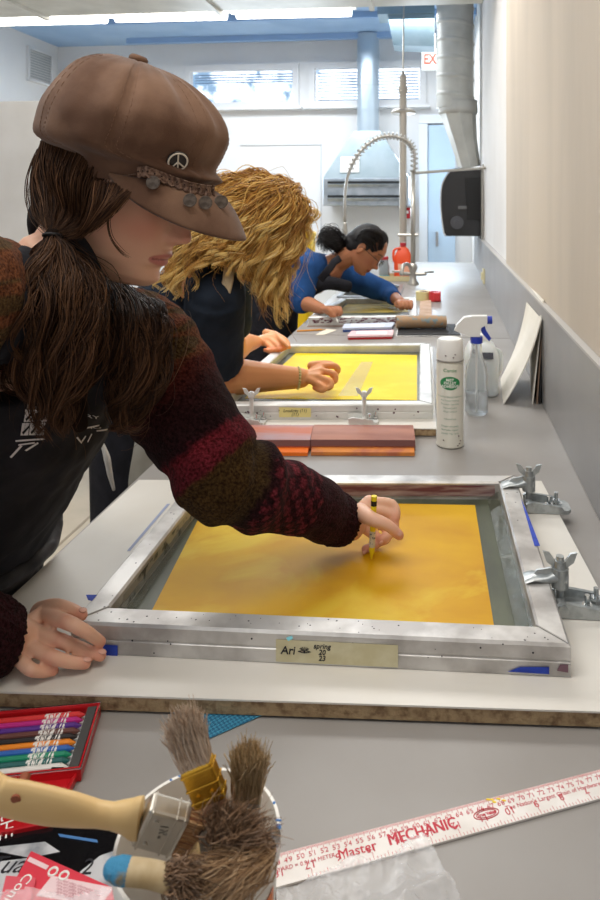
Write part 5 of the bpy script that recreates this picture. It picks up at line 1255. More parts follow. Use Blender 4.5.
def strands(bm, G, n, r, wave=.004, locks=0, lr=.006, wl=5.0, jit=.006, rs=None, seg=22, jd=.01, rnd=.08, sides=3, frizz=0, coher=.7):
    rs = rs or random; G = [crom(g, 6) for g in G]; m = min(len(g) for g in G); Q = []
    def samp(g, t): x = t * (len(g) - 1); i = min(int(x), len(g) - 2); return g[i].lerp(g[i + 1], x - i)
    per = max(1, n // locks) if locks else 1; LK = {}
    for q_ in range(n):
        st0 = rs.getstate() if False else None
        if locks and q_ % per: x, j, dz = LK['x'], LK['j'], LK['dz']
        else:
            x = rs.random() * (len(G) - 1); j = V((rs.gauss(0, 1), rs.gauss(0, 1), rs.gauss(0, 1))) * jit; dz = CB * rs.uniform(-1, 1) * jd
            LK = dict(x=x, j=j, dz=dz, ph=rs.uniform(0, 6.28), wl=wl * rs.uniform(.8, 1.25), L=rs.uniform(.82, 1.0), am=rs.uniform(.6, 1.3))
        i = min(int(x), len(G) - 2); f = x - i; u_ = V((rs.gauss(0, 1), rs.gauss(0, 1), rs.gauss(0, 1))) * lr * .5 if locks else V((0, 0, 0))
        L1 = rs.uniform(.78, 1.0); st = rs.uniform(0, .05); cl = int(x * 5); ph = (cl * 1.9) * coher + rs.uniform(0, 6.28) * (1 - coher); wl_ = wl * rs.uniform(.92, 1.08); P = []; R_ = []; rr = r * rs.uniform(.7, 1.3)
        if locks: ph = LK['ph'] + rs.gauss(0, .25); wl_ = LK['wl']; L1 = LK['L'] * rs.uniform(.93, 1)
        am = wave * (LK['am'] if locks else 1)
        ax1 = V((rs.gauss(0, 1), rs.gauss(0, 1), rs.gauss(0, 1))) * frizz
        for k in range(seg + 1):
            t = k / seg; T_ = st + (L1 - st) * t; p = samp(G[i], T_).lerp(samp(G[i + 1], T_), f)
            p2 = samp(G[i], min(1, T_ + .02)).lerp(samp(G[i + 1], min(1, T_ + .02)), f); d = (p2 - p); s_ = d.cross(CB); s_ = s_.normalized() if s_.length > 1e-6 else CR
            e = min(1, t * 3); p = p + u_ * (1.15 - t * .8) * (.3 + .7 * e) + j * (.35 + .65 * e) + dz * (.2 + .8 * e) + s_ * (am * e * math.sin(wl_ * 6.28 * T_ + ph)) + CB * (am * .8 * e * math.cos(wl_ * 6.28 * T_ + ph)) + ax1 * (t * t)
            P.append(p); R_.append(rr * (1 - .75 * max(0, t - .5) * 2 * .9))
        tube(bm, P, R_, sides, False)
# ------------------------------------------------------------------ person one (newsboy cap)
M1 = headM(at(193, 241, .87), math.radians(17), math.radians(9))
def H1(x, y, z): return M1 @ V((x, y, z))
Nb = at(48, 268, .865); shL = at(140, 345, .985); shR = at(-62, 292, .72)
elL = at(226, 474, .935); wrL = onz(350, 524, .968)
elR = V((-.68, .60, 1.06)); wrR = onz(16, 640, .950)
P1 = root('person', 'woman in brown newsboy cap and multicoloured sweater leaning over the nearest frame, drawing', 'person', (-.78, .93, 0))
bm = B(); head(bm, M1)
stube(bm, [H1(-.02, 0, -.02), H1(-.035, 0, -.075), Nb.lerp(H1(-.03, 0, -.1), .4), Nb, Nb + V((-.02, 0, -.06))], [.05, .050, .047, .048, .055], 20, 5)
hpz = V((1, -.35, 0))
tor = [V((-.785, .94, .80)), V((-.765, .935, .93)), V((-.665, .915, 1.06)), V((-.58, .875, 1.20)), V((-.53, .83, 1.30))]
stube(bm, tor, [(.14, .10), (.13, .095), (.12, .09), (.14, .095), (.12, .075)], 20, 5, up=hpz, ball_ends=True)
stube(bm, [shR, (shR + Nb) / 2 + V((0, 0, -.03)), Nb + V((-.01, 0, -.06)), (shL + Nb) / 2 + V((0, 0, -.03)), shL], [.048, .055, .06, .055, .048], 16, 5, ball_ends=True)
stube(bm, [shL, shL.lerp(elL, .5), elL, elL.lerp(wrL, .5), wrL], [.046, .043, .038, .034, .025], 16, 5, ball_ends=True)
stube(bm, [shR, shR.lerp(elR, .5), elR, elR.lerp(wrR, .5), wrR], [.046, .043, .038, .034, .025], 16, 5, ball_ends=True)
for y in (.85, 1.02):
    stube(bm, [(-.78, y, .84), (-.78, y, .48), (-.80, y, .10)], [.075, .055, .04], 16, 5, ball_ends=True); stube(bm, [(-.82, y, .05), (-.70, y, .035)], [.035, .03], 12, 4, ball_ends=True)
# left (drawing) hand; crayon upright between thumb and curled fingers
h = lambda u, v, z: onz(u, v, z)
W = h(352, 521, .968)
fin_i = [h(369, 502, .990), h(392, 505, .984), h(395, 519, .968), h(384, 526, .957)]
fin_m = [h(366, 508, .984), h(389, 514, .974), h(394, 529, .955), h(381, 540, .943)]
fin_r = [h(362, 516, .974), h(384, 526, .957), h(387, 538, .944), h(377, 543, .937)]
fin_p = [h(358, 524, .962), h(377, 538, .942), h(375, 545, .936), h(365, 549, .934)]
thb = [h(360, 512, .990), h(372, 519, .996), h(387, 525, .990), h(399, 535, .974)]
hand(bm, W, [fin_i, fin_m, fin_r, fin_p], thb, r=(.0082, .0082, .0078, .0072), rt=.0092, palm=.0115)
# right hand resting on the frame corner
Wr = h(14, 641, .950)
ri = [h(42, 614, .953), h(67, 622, .975), h(85, 631, .968), h(101, 642, .945)]
rm = [h(31, 630, .952), h(61, 641, .951), h(82, 649, .940), h(101, 656, .932)]
rr_ = [h(25, 644, .946), h(50, 656, .945), h(70, 662, .936), h(86, 664, .930)]
rp = [h(18, 658, .938), h(30, 669, .938), h(42, 672, .931), h(54, 671, .928)]
rt_ = [h(40, 612, .944), h(54, 607, .962), h(68, 609, .970), h(82, 615, .967)]
hand(bm, Wr, [ri, rm, rr_, rp], rt_, r=(.0077, .0077, .0073, .0067), rt=.0086, palm=.0122)
me = remesh(bm, .0019, 2, .5)
tips = [(f[-1], .009) for f in (ri, rm, rr_, rp, fin_m, fin_r, fin_p)] + [(f[1], .008) for f in (ri, rm, rr_)] + [(thb[-1], .012), (rt_[-1], .010), (fin_i[2], .01)]
paint(me, skinpaint('#e4b498', '#d07c66', '#c27a70', M1, tips))
skin1 = link_mesh(me, 'body', skinmat('skin with warm undertone'), P1, True)
mNail = mat('fingernail', '#e0ac98', .25, spec=.5)
for f, rr in ((ri, .0080), (rm, .0080), (rr_, .0075), (rt_, .0090)):
    bm = B(); d = (f[-1] - f[-2]).normalized(); nail(bm, f[-1] + d * .0015 + V((0, 0, 1)) * rr * .75, d, (0, 0, 1)); fin(bm, 'fingernail', mNail, P1, smooth=True)
bm = B(); d = (thb[-1] - thb[-2]).normalized(); nn = CB * .7 + CU * .7; nail(bm, thb[-1] + nn.normalized() * .0075, d, nn); fin(bm, 'fingernail', mNail, P1, smooth=True)
for f in (fin_r, fin_p, fin_m):
    bm = B(); d = (f[-1] - f[-2]).normalized(); nn = CB * .8 - CU * .2; nail(bm, f[-1] + nn.normalized() * .0066, d, nn, .0035, .0045); fin(bm, 'fingernail', mNail, P1, smooth=True)
bm = B(); stube(bm, [at(101, 440, 1.42), at(107, 458, 1.43), at(110, 474, 1.44), at(114, 490, 1.45)], [.003, .007, .006, .003], 8); fin(bm, 'apron_tie', mat('white cotton tie', '#d9d7d2', .8), P1, smooth=True)
# clothing
mTee = mat('black cotton', '#1b1b20', .85, var=('#26262c', 20, .4, .65), bump=(30, .3), sheen=.0, spec=.25)
bm = B()
stube(bm, [V((-.785, .94, .74))] + tor[1:], [(.165, .125), (.165, .126), (.152, .124), (.162, .122), (.145, .10)], 24, 6, up=hpz)
stube(bm, [shR + V((.02, .02, -.02)), Nb + V((-.01, 0, -.055)), shL + V((0, -.02, -.02))], [.066, .078, .065], 20, 6)
me = remesh(bm, .006, 6); displace(me, lambda p, n: .006 * noise.noise(V((p.x * 9, p.y * 9, p.z * 22))) + .003 * noise.noise(p * 40))
shirt = link_mesh(me, 'shirt', mTee, P1, True)
bm = B(); n_ = 36
dn = (H1(-.03, 0, -.1) - Nb).normalized()
pc = Nb + dn * .030 + V((-.006, 0, 0)); s1 = dn.cross(V((1, 0, 0))).normalized(); s2 = dn.cross(s1)
stube(bm, [pc + (s1 * math.cos(t) * .070 + s2 * math.sin(t) * .070) for t in [k * 2 * math.pi / 20 for k in range(21)]], [.012] * 21, 8, 2); fin(bm, 'collar', mTee, P1, smooth=True)
# apron bib with print over the chest
bv = bvh_of(shirt); dirn = (V((-.55, .88, 1.15)) - CAMP); dirn.normalize()
def onS(u, v): 
    p, n_ = hit(bv, u, v, .0); return p
# white print: 3 x 3 hatched squares
mPrint = mat('white screen print', '#d9d7d8', .7)
def wrapP(name, polys, m, off=.0022, n=5):
    bm = B()
    for P4 in polys:
        for j in range(n):
            for i in range(n):
                q_ = []
                for a, b in ((i, j), (i + 1, j), (i + 1, j + 1), (i, j + 1)):
                    s_, t = a / n, b / n; u = (P4[0][0] * (1 - s_) + P4[1][0] * s_) * (1 - t) + (P4[3][0] * (1 - s_) + P4[2][0] * s_) * t; v = (P4[0][1] * (1 - s_) + P4[1][1] * s_) * (1 - t) + (P4[3][1] * (1 - s_) + P4[2][1] * s_) * t
                    p, nn = hit(bv, u, v, off); 
                    if p is None: break
                    q_.append(bm.verts.new(p))
                if len(q_) == 4: bm.faces.new(q_)
    bmesh.ops.remove_doubles(bm, verts=bm.verts[:], dist=.00005)
    return fin(bm, name, m, P1)
sq = []; sl = []
for r in range(3):
    for c in range(3):
        x0, y0 = 27.5 - r * 3.0 + c * 8.0, 395 + r * 13.5 - c * .2; sq.append([(x0, y0), (x0 + 7.2, y0), (x0 + 5.6, y0 + 12.4), (x0 - 1.6, y0 + 12.4)])
        sl.append([(x0 - .3, y0 + 9), (x0 + 6.4, y0 + 2), (x0 + 7.2, y0 + 3.6), (x0 + .8, y0 + 11.4)])
wrapP('shirt_print', sq, mPrint, .0022); wrapP('shirt_print', sl, mTee, .0030, 3)
for q_ in [[(15, 439), (44, 437), (44, 438.6), (15, 440.6)], [(9, 456), (20, 444), (22, 445), (11, 457)], [(18, 443), (34, 441), (34, 442.5), (18, 444.5)], [(24, 449), (37, 441), (38, 442.5), (26, 450)], [(76, 428), (98, 424), (98, 425.4), (76, 429.6)], [(75, 437), (79, 442), (80, 441), (76.5, 436)], [(79, 442), (84, 435), (85, 435.6), (80, 443)], [(86, 441), (90, 433), (91, 433.5), (87, 441.6)], [(95, 430), (106, 428.5), (106, 430), (95, 431.4)]]: wrapP('shirt_print', [q_], mPrint, .0022, 3)
def wtext(body, u, v, size, ang):
    p, nn = hit(bv, u, v, .002)
    if p is None: return
    x = (CR * math.cos(ang) + CU * math.sin(ang)); y = nn.cross(x); text(body, size, mPrint, 'shirt_print', P1, basis(p - (-dirn) * 0, x, y if y.dot(CU) > 0 else -y), bv=bv, dirn=(p - CAMP), off=.0022, subdiv=1, shear=.15)
wtext('RY', 91, 416, .016, -.15); wtext('THO', 88, 427, .016, .0)
# apron folds below: dark denim apron wrap
bm = B(); stube(bm, [V((-.785, .94, .70)), V((-.765, .935, .92)), V((-.70, .92, 1.03))], [(.178, .145), (.178, .158), (.170, .150)], 28, 6, up=hpz)
me = remesh(bm, .006, 4); displace(me, lambda p, n: .012 * noise.noise(V((p.x * 7, p.y * 9, p.z * 26))) + .004 * noise.noise(p * 30)); link_mesh(me, 'apron', mat('black waxed apron', '#202024', .5, var=('#3a3a40', 13, .5, .68, 6), bump=(16, .5), spec=.4), P1, True)
bm = B()
for y in (.85, 1.02): stube(bm, [(-.78, y, .86), (-.785, y, .48), (-.80, y, .09)], [.092, .075, .06], 18, 5)
me = remesh(bm, .008, 4); link_mesh(me, 'trousers', mTee, P1, True)
for y in (.85, 1.02):
    bm = B(); stube(bm, [(-.85, y, .05), (-.78, y, .055), (-.68, y, .04)], [(.04, .045), (.045, .05), (.04, .035)], 18, 5, ball_ends=True); box(bm, (-.765, y, .012), (.24, .085, .022), bev=.008); fin(bm, 'shoe', mat('dark shoe', '#222020', .5), P1, smooth=True)
# sweater: sleeves, yoke
def polyparam(p, A):
    best = (1e9, 0); L_ = 0
    for a, b in zip(A, A[1:]):
        d = b - a; t = max(0, min(1, (p - a).dot(d) / d.length_squared)); q_ = (a + d * t - p).length
        if q_ < best[0]: best = (q_, L_ + t * d.length)
        L_ += d.length
    return best
bm = B()
armL = [shL, shL.lerp(elL, .5) + V((0, 0, .0)), elL, elL.lerp(wrL, .5), elL.lerp(wrL, .86), wrL.lerp(elL, .02)]
stube(bm, [shL + V((-.03, -.02, .01))] + armL, [.075, .078, .071, .062, .050, .039, .031], 28, 6, ball_ends=False)
armR = [shR, shR.lerp(elR, .5), elR, elR.lerp(wrR, .5), elR.lerp(wrR, .84), wrR]
stube(bm, armR, [.085, .078, .068, .058, .046, .034], 28, 6)
stube(bm, [shR, (shR + Nb) / 2 + V((-.03, 0, -.02)), Nb + V((-.05, 0, -.05)), (shL + Nb) / 2 + V((-.02, 0, -.03)), shL], [.085, .075, .07, .075, .078], 22, 6, ball_ends=True)
bk = V((-.93, .35, 0)) * .05
stube(bm, [tor[0] + bk * 1.0, tor[1] + bk, tor[2] + bk, tor[3] + bk, tor[4] + bk * .8], [(.165, .10), (.165, .10), (.155, .10), (.165, .10), (.14, .09)], 22, 5, up=hpz)
me = remesh(bm, .004, 6)
def fold(p, n):
    d, L_ = polyparam(p, armL); dR, LR = polyparam(p, armR)
    f = .006 * noise.noise(V((p.x * 12, p.y * 12, p.z * 12))) + .002 * noise.noise(p * 55)
    if d < .12:
        el = (elL - shL).length; f += .009 * gs(L_ - el - .02, .07) * math.sin((L_ - el) * 95 + p.z * 20) + .006 * noise.noise(V((L_ * 26, p.z * 6, 3)))
        f += .0022 * math.sin(polyparam(p, armL)[1] * 0 + math.atan2((p - wrL).dot(CU), (p - wrL).dot(V((0, 1, 0)))) * 34) * (1 if L_ > (el + (wrL - elL).length * .84) else 0)
    if dR < .1 and LR > (elR - shR).length + (wrR - elR).length * .80: f += .002 * math.sin(math.atan2((p - wrR).dot(CU), (p - wrR).dot(V((0, 1, 0)))) * 32)
    return f
displace(me, fold)
LT = (elL - shL).length + (wrL - elL).length
bands = [(-.2, '#6a4630'), (.00, '#7c5236'), (.06, '#6b4a2e'), (.085, '#5e2a24'), (.12, '#371a1b'), (.17, '#291517'), (.185, '#2a1216'), (.192, '#6b1f28'), (.228, '#66202a'), (.234, '#4f3a1c'), (.272, '#40301b'), (.28, '#2b1417'), (.31, '#3a141a'), (.40, '#35131a'), (.43, '#38191e'), (.6, '#33191c')]
def band(L_):
    for (a, ca), (b, cb_) in zip(bands, bands[1:]):
        if L_ < b: return mixc(srgb(ca), srgb(cb_), (L_ - a) / (b - a))
    return srgb(bands[-1][1])
LR0 = (elR - shR).length + (wrR - elR).length
def swc(p):
    dL, L_ = polyparam(p, armL); dR, LR = polyparam(p, armR)
    n_ = noise.noise(p * 60) * .006 + noise.noise(p * 160) * .006
    if dL <= dR:
        c = band(L_ * .52 / LT + n_)
        x = L_ * .52 / LT
        if .285 < x < .40 or .0 < x < .03:                      # knitted motif rows
            a = math.sin(p.z * 260 + p.x * 90) * math.sin(L_ * 330) ; c = mixc(c, srgb('#7a2c36'), .75 if a > .1 else 0)
    else: c = band(LR * .52 / LR0 + n_); 
    up_ = noise.noise(p * 25); c = mixc(c, tuple(x * 1.5 for x in c), up_)
    if p.z > 1.26: c = mixc(c, srgb('#7c4a2e' if noise.noise(V((p.z * 60, p.x * 12, p.y * 12))) > 0 else '#55482a'), .75)
    return c
paint(me, swc)
mSw = mat('heathered wool knit', '#3a1a1e', .95, attr='Col', var=('#8a7a70', 260, .35, .65, 3), bump=(420, .9, .003), sheen=.04, spec=.08)
link_mesh(me, 'sweater', mSw, P1, True)
# -------- cap
mCap = mat('brown brushed corduroy cap', '#5d4334', .9, var=('#7d604d', 11, .4, .62, 8), bump=(700, .35, .001), sheen=.15, spec=.2, stretch=(1, 1, 1))
Ncap = 120
capR = root('newsboy_cap', 'brown corduroy newsboy cap with peace badge and coin fringe on the nearest woman\'s head', 'cap', H1(0, 0, .05))
bm = B(); rings = []
for j in range(0, 37):
    ring = []
    for k in range(Ncap):
        th = 2 * math.pi * k / Ncap; c, s_ = math.cos(th), math.sin(th)
        cx0 = -.016; fr = .5 + .5 * c
        Ro = (.132 * fr + .085 * (1 - fr)) * (c * c) + .124 * s_ * s_; zo = .066 + .012 * c
        bx_, by_ = .100 * c + .016, .083 * s_
        T_ = V((-.030, 0, .165))
        o_ = V((cx0 + Ro * c, Ro * s_, zo)); ctrl = [T_, T_.lerp(V((o_.x, o_.y, .150)), .40), T_.lerp(V((o_.x, o_.y, .128)), .74) , V((o_.x * .97, o_.y * .97, zo + .030)), o_, V((o_.x * .95, o_.y * .95, zo - .022)), V((bx_ * 1.08, by_ * 1.10, .034 + .012 * c)), V((bx_, by_, .022 + .014 * c)), V((bx_ * .985, by_ * .985, .010 + .014 * c))]
        x = j / 36 * 8; i = min(int(x), 7); f = x - i; P_ = [ctrl[max(0, i - 1)], ctrl[i], ctrl[i + 1], ctrl[min(8, i + 2)]]
        p = .5 * ((2 * P_[1]) + (P_[2] - P_[0]) * f + (2 * P_[0] - 5 * P_[1] + 4 * P_[2] - P_[3]) * f * f + (3 * P_[1] - P_[0] - 3 * P_[2] + P_[3]) * f ** 3)
        t = j / 36
        seam = max(0, 1 - abs(((th / (math.pi / 4) + .35) % 1) - .5) * 2 * 7) if False else 0
        ph = ((th + .35) / (math.pi / 4)) % 1; dseam = min(ph, 1 - ph) * (math.pi / 4) * max(.02, (V((p.x, p.y, 0)) - V((-.02, 0, 0))).length)
        w_ = min(1, t * 3) * (1 if t < .75 else max(0, (1 - t) * 4))
        nrm = (p - V((-.01, 0, .04))).normalized()
        d = -.0032 * gs(dseam, .0028) * w_ + .0013 * (gs(dseam - .0065, .0012)) * w_ * 0 + w_ * (.0040 * noise.noise(V((c * 4.5, s_ * 4.5, t * 1.2 + 5))) + .0032 * math.sin(th * 13 + 3 * noise.noise(V((c * 2, s_ * 2, t)))) * math.sin(min(1, t * 2.2) * math.pi) + .003 * noise.noise(V((c * 3.5, s_ * 3.5, t * 7))) + .0012 * noise.noise(V((c * 14, s_ * 14, t * 6))))
        ring.append(bm.verts.new(M1 @ (p + nrm * d)))
        if j == 0: break
    rings.append(ring)
for a, b in zip(rings, rings[1:]):
    for k in range(Ncap):
        if len(a) == 1: bm.faces.new((a[0], b[k], b[(k + 1) % Ncap]))
        else: bm.faces.new((a[k], b[k], b[(k + 1) % Ncap], a[(k + 1) % Ncap]))
crown = fin(bm, 'crown', mCap, capR, smooth=True)
bm = B(); lathe(bm, [(.0005, .004), (.010, .003), (.0125, 0), (.0125, -.004), (.010, -.007), (.0005, -.007)], H1(-.030, 0, .169), n=24, rot=M1.to_3x3()); fin(bm, 'top_button', mCap, capR, smooth=True)
# stitched seam lines
bm = B(); me_ = crown.data
for k in range(8):
    th = (k * math.pi / 4 - .35)
    kk = [int(round((th + dt) / (2 * math.pi) * Ncap)) % Ncap for dt in (-.045, .045)]
    for q_ in kk:
        P = [WL[crown.name] + me_.vertices[1 + (j - 1) * Ncap + q_].co for j in range(6, 26)]; P = [p + (p - H1(-.01, 0, .04)).normalized() * .0003 for p in P]
        for a, b in zip(P[::1], P[1::1]): tube(bm, [a, a.lerp(b, .6)], [.00035] * 2, 4)
fin(bm, 'stitching', mat('brown thread', '#7a5a45', .8), capR)['kind'] = 'stuff'
bm = B(); rows = []; NB, NS = 14, 48
for sgn in (0, 1):
    g = []
    for j in range(NB + 1):
        row = []
        for i in range(NS + 1):
            s_ = -1 + 2 * i / NS; ph = s_ * math.radians(84); inn = V((.103 * math.cos(ph) + .015, .086 * math.sin(ph), .018 + .014 * math.cos(ph))); w_ = (1 - abs(s_) ** 2.8) ** .75
            ext = V((.062 * (math.cos(ph * .75)), .012 * math.sin(ph), -.047 - .003 * math.sin(ph) ** 2)); t = j / NB
            p = inn + ext * w_ * t + V((0, 0, .010 * math.sin(t * math.pi) * w_)); p.z -= .0032 * sgn
            row.append(bm.verts.new(M1 @ p))
        g.append(row)
    rows.append(g)
for g in rows:
    for j in range(NB):
        for i in range(NS): bm.faces.new((g[j][i], g[j][i + 1], g[j + 1][i + 1], g[j + 1][i]))
for i in range(NS): bm.faces.new((rows[0][NB][i], rows[0][NB][i + 1], rows[1][NB][i + 1], rows[1][NB][i])); bm.faces.new((rows[0][0][i], rows[0][0][i + 1], rows[1][0][i + 1], rows[1][0][i]))
brim = fin(bm, 'brim', mCap, capR, smooth=True)
bvc = bvh_of(crown); bvb = bvh_of(brim)
def hc(u, v, off=.001):
    a = hit(bvc, u, v, off); b = hit(bvb, u, v, off)
    if a[0] is None: return b
    if b[0] is None: return a
    return a if (a[0] - CAMP).length < (b[0] - CAMP).length else b
# badge
p, n_ = hc(177, 160, .0035)
if p is not None:
    bd = root('peace_badge', 'round black and white peace sign badge pinned on the brown cap', 'badge', p)
    x = CR - n_ * CR.dot(n_); x.normalize(); y = n_.cross(x); R3 = Matrix((x, y, n_)).transposed(); rb = 11.2 * (p - CAMP).dot(-CB) / F
    bm = B(); lathe(bm, [(.0003, .0018), (rb * .9, .0014), (rb, .0002), (rb, -.0006), (.0003, -.0006)], p, n=32, rot=R3); fin(bm, 'disc', mat('badge black', '#2c2622', .25), bd, smooth=True)
    bm = B(); pw = mat('badge ivory', '#d9cdbb', .35)
    tube(bm, [p + x * (rb * .84 * math.cos(t)) + y * (rb * .84 * math.sin(t)) + n_ * .0016 for t in [k * math.pi / 16 for k in range(33)]], [.0011] * 33, 6, caps=False)
    R0 = math.radians(12)
    for t in (90, 270, 225, 315): a = math.radians(t) - R0; tube(bm, [p + n_ * .0018, p + x * (rb * .8 * math.cos(a)) + y * (rb * .8 * math.sin(a)) + n_ * .0015], [.0010] * 2, 6)
    fin(bm, 'peace_symbol', pw, bd)
# lace strip and coins
mLace = mat('brown lace trim', '#806656', .85, var=('#5a4236', 300, .45, .55))
pathL = [(137, 172), (146, 171), (160, 176), (175, 182), (190, 187), (205, 190), (218, 190.5), (228, 189)]
bm = B(); PP = []
for i in range(len(pathL) - 1):
    for k in range(8): t = k / 8; PP.append((pathL[i][0] * (1 - t) + pathL[i + 1][0] * t, pathL[i][1] * (1 - t) + pathL[i + 1][1] * t))
up_r, lo_r, md = [], [], []
for i, (u, v) in enumerate(PP):
    sc_ = 1.2 * abs(math.sin(i * math.pi / 4))
    a, b, c = hc(u, v - 4.5, .0034), hc(u, v + 3.6 + sc_ * 1.6, .0036), hc(u, v - .5, .0040)
    if a[0] is None or b[0] is None: continue
    Zt_ = min((a[0] - CAMP).dot(-CB), (b[0] - CAMP).dot(-CB)) - .001
    up_r.append(at(u, v - 4.5, Zt_)); lo_r.append(at(u, v + 3.2 + sc_ * 1.8, Zt_)); md.append(at(u, v - .5, Zt_ - .001))
va, vb = [bm.verts.new(p) for p in up_r], [bm.verts.new(p) for p in lo_r]
for i in range(len(va) - 1): bm.faces.new((va[i], va[i + 1], vb[i + 1], vb[i]))
tube(bm, up_r, [.0009] * len(up_r), 5); tube(bm, lo_r, [.0011] * len(lo_r), 5)
fin(bm, 'lace_trim', mLace, capR)
bm = B()
for p in md[1::4]: ball(bm, p, .0011, u=8, v=6)
fin(bm, 'lace_hole', mat('dark lace hole', '#2c1d16', .9), capR)['kind'] = 'stuff'
bm = B(); q_ = [hc(u, v, .002)[0] for u, v in ((150, 173), (138, 173))]; q_ = [p for p in q_ if p]
if len(q_) == 2: stube(bm, q_ + [at(129, 175, .80), at(121, 180, .80)], [.0007] * 4, 5); fin(bm, 'loose_thread', mLace, capR)
mCoin = mat('tarnished coin', '#6e635a', .45, .6, var=('#51473f', 120, .4, .6), bump=(500, .4, .001))
for i, (u, v, v0) in enumerate(((154, 184.5, 176), (190, 201.5, 188), (205, 204, 190), (220, 203.5, 190.5), (230, 201, 190))):
    p, n_ = hc(u, v, .0035)
    if p is None: continue
    p = p + CB * .004; n_ = (n_ * .35 + CB).normalized(); x = CR - n_ * CR.dot(n_); x.normalize(); y = n_.cross(x); rr = 6.8 * (p - CAMP).dot(-CB) / F
    bm = B(); lathe(bm, [(.0003, .0010), (rr * .8, .0010), (rr * .86, .0015), (rr, .0013), (rr, -.0002), (.0003, -.0002)], p, n=24, rot=Matrix((x, y, n_)).transposed()); o = fin(bm, 'coin', mCoin, capR, auto=35)
    q_ = hc(u + .5, v0, .0035)[0]
    if q_: bm = B(); tube(bm, [p + y * rr * .9, q_ + CB * .004], [.0008] * 2, 5); fin(bm, 'thread', mLace, capR)
# -------- hair
mH1 = hairmat('dark brown hair', ['#1e1410', '#33221a', '#47301f', '#63452f', '#2a1b14', '#7d5a42'], rough=.55, spec=.18)
mH1s = mat('dark hair mass', '#1b120d', .9, spec=.1, bump=(150, .8, .004), stretch=(1, 1, .15))
rs = random.Random(77)
bm = B()
for k in range(1):
    R3 = M1.to_3x3(); ball(bm, H1(-.026, 0, .018), (.080, .079, .090), R3, 32, 20); ball(bm, H1(-.052, 0, -.03), (.052, .064, .05), R3, 24, 16)
T1 = at(53, 236, .80)
stube(bm, [T1, at(55, 275, .80), at(58, 330, .80), at(62, 385, .81), at(80, 425, .82)], [.010, .026, .036, .028, .010], 16, 5, ball_ends=True)
stube(bm, [at(108, 290, .96), at(126, 318, .93), at(136, 345, .895), at(142, 372, .88), at(138, 400, .87)], [.012, .022, .028, .022, .010], 16, 5, ball_ends=True)
me = remesh(bm, .004, 4); displace(me, lambda p, n: .003 * noise.noise(p * 30)); hm = link_mesh(me, 'hair', mH1s, P1, True)
bm = B()
# from under the cap back to the tie
# surface-following guides over the near side of the head
def HG(*pts): return [M1 @ V(p) for p in pts]
nearG = []
for x0, bulge in ((-.095, 0), (-.075, .2), (-.05, .4), (-.02, .6), (.012, .85), (.040, 1.0)):
    y0 = -.080 * math.sqrt(max(.05, 1 - ((x0 + .026) / .085) ** 2)); e = T1 - M1 @ V((0, 0, 0)); eL = M1.inverted() @ T1
    m1 = V((x0 * .75 + eL.x * .25 + .004 * bulge, y0 * 1.04 - .004, .002 - .005 * bulge)); m2 = V((x0 * .35 + eL.x * .65 + .012 * bulge, min(y0 * .9, -.07), -.035 - .014 * bulge))
    nearG.append([M1 @ V((x0, y0 * .97, .04)), M1 @ m1, M1 @ m2, T1])
strands(bm, nearG, 1100, .00055, wave=.0012, wl=1.5, jit=.0025, rs=rs, seg=14, jd=.003)
g = [[at(38, 150, .86), at(30, 185, .85), at(36, 215, .83), T1], nearG[0]]
strands(bm, g, 300, .00055, wave=.0015, wl=1.5, jit=.003, rs=rs, seg=14, jd=.006)
# near tail
Zt = .785
G = [[T1, at(34, 262, .80), at(12, 300, Zt), at(2, 340, Zt), at(8, 372, Zt), at(26, 390, .79)],
     [T1, at(42, 265, .785), at(30, 305, .765), at(28, 350, .765), at(42, 390, .775), at(60, 420, .785)],
     [T1, at(54, 266, .775), at(58, 305, .755), at(58, 355, .755), at(56, 405, .77), at(62, 438, .785)],
     [T1, at(68, 262, .785), at(82, 300, .765), at(84, 345, .765), at(66, 390, .775), at(54, 420, .78), at(64, 444, .785)],
     [T1, at(74, 256, .80), at(96, 292, .79), at(100, 335, .79), at(86, 370, .79), at(64, 400, .79), at(60, 425, .79)]]
strands(bm, G, 2100, .00055, wave=.0075, wl=2.8, jit=.006, rs=rs, seg=32, jd=.014, locks=70, lr=.010)
strands(bm, G, 120, .0004, wave=.008, wl=2.2, jit=.009, rs=rs, seg=26, jd=.02, frizz=.010, coher=.3)
# far tail
G = [[at(92, 262, .95), at(102, 302, .90), at(116, 345, .85), at(124, 385, .84), at(136, 412, .84)],
     [at(108, 275, .95), at(124, 308, .90), at(135, 345, .845), at(130, 385, .84), at(118, 400, .84), at(128, 424, .84), at(150, 415, .84)],
     [at(124, 285, .96), at(142, 305, .90), at(152, 330, .85), at(154, 370, .845), at(145, 402, .84), at(122, 415, .84), at(116, 398, .84)],
     [at(142, 298, .97), at(158, 308, .91), at(163, 325, .87), at(163, 355, .86), at(160, 382, .86), at(155, 395, .86)]]
strands(bm, G, 1500, .00055, wave=.0065, wl=2.5, jit=.005, rs=rs, seg=30, jd=.010, locks=50, lr=.009)
strands(bm, G, 25, .0004, wave=.006, wl=2, jit=.016, rs=rs, seg=24, jd=.02, frizz=.014, coher=.3)
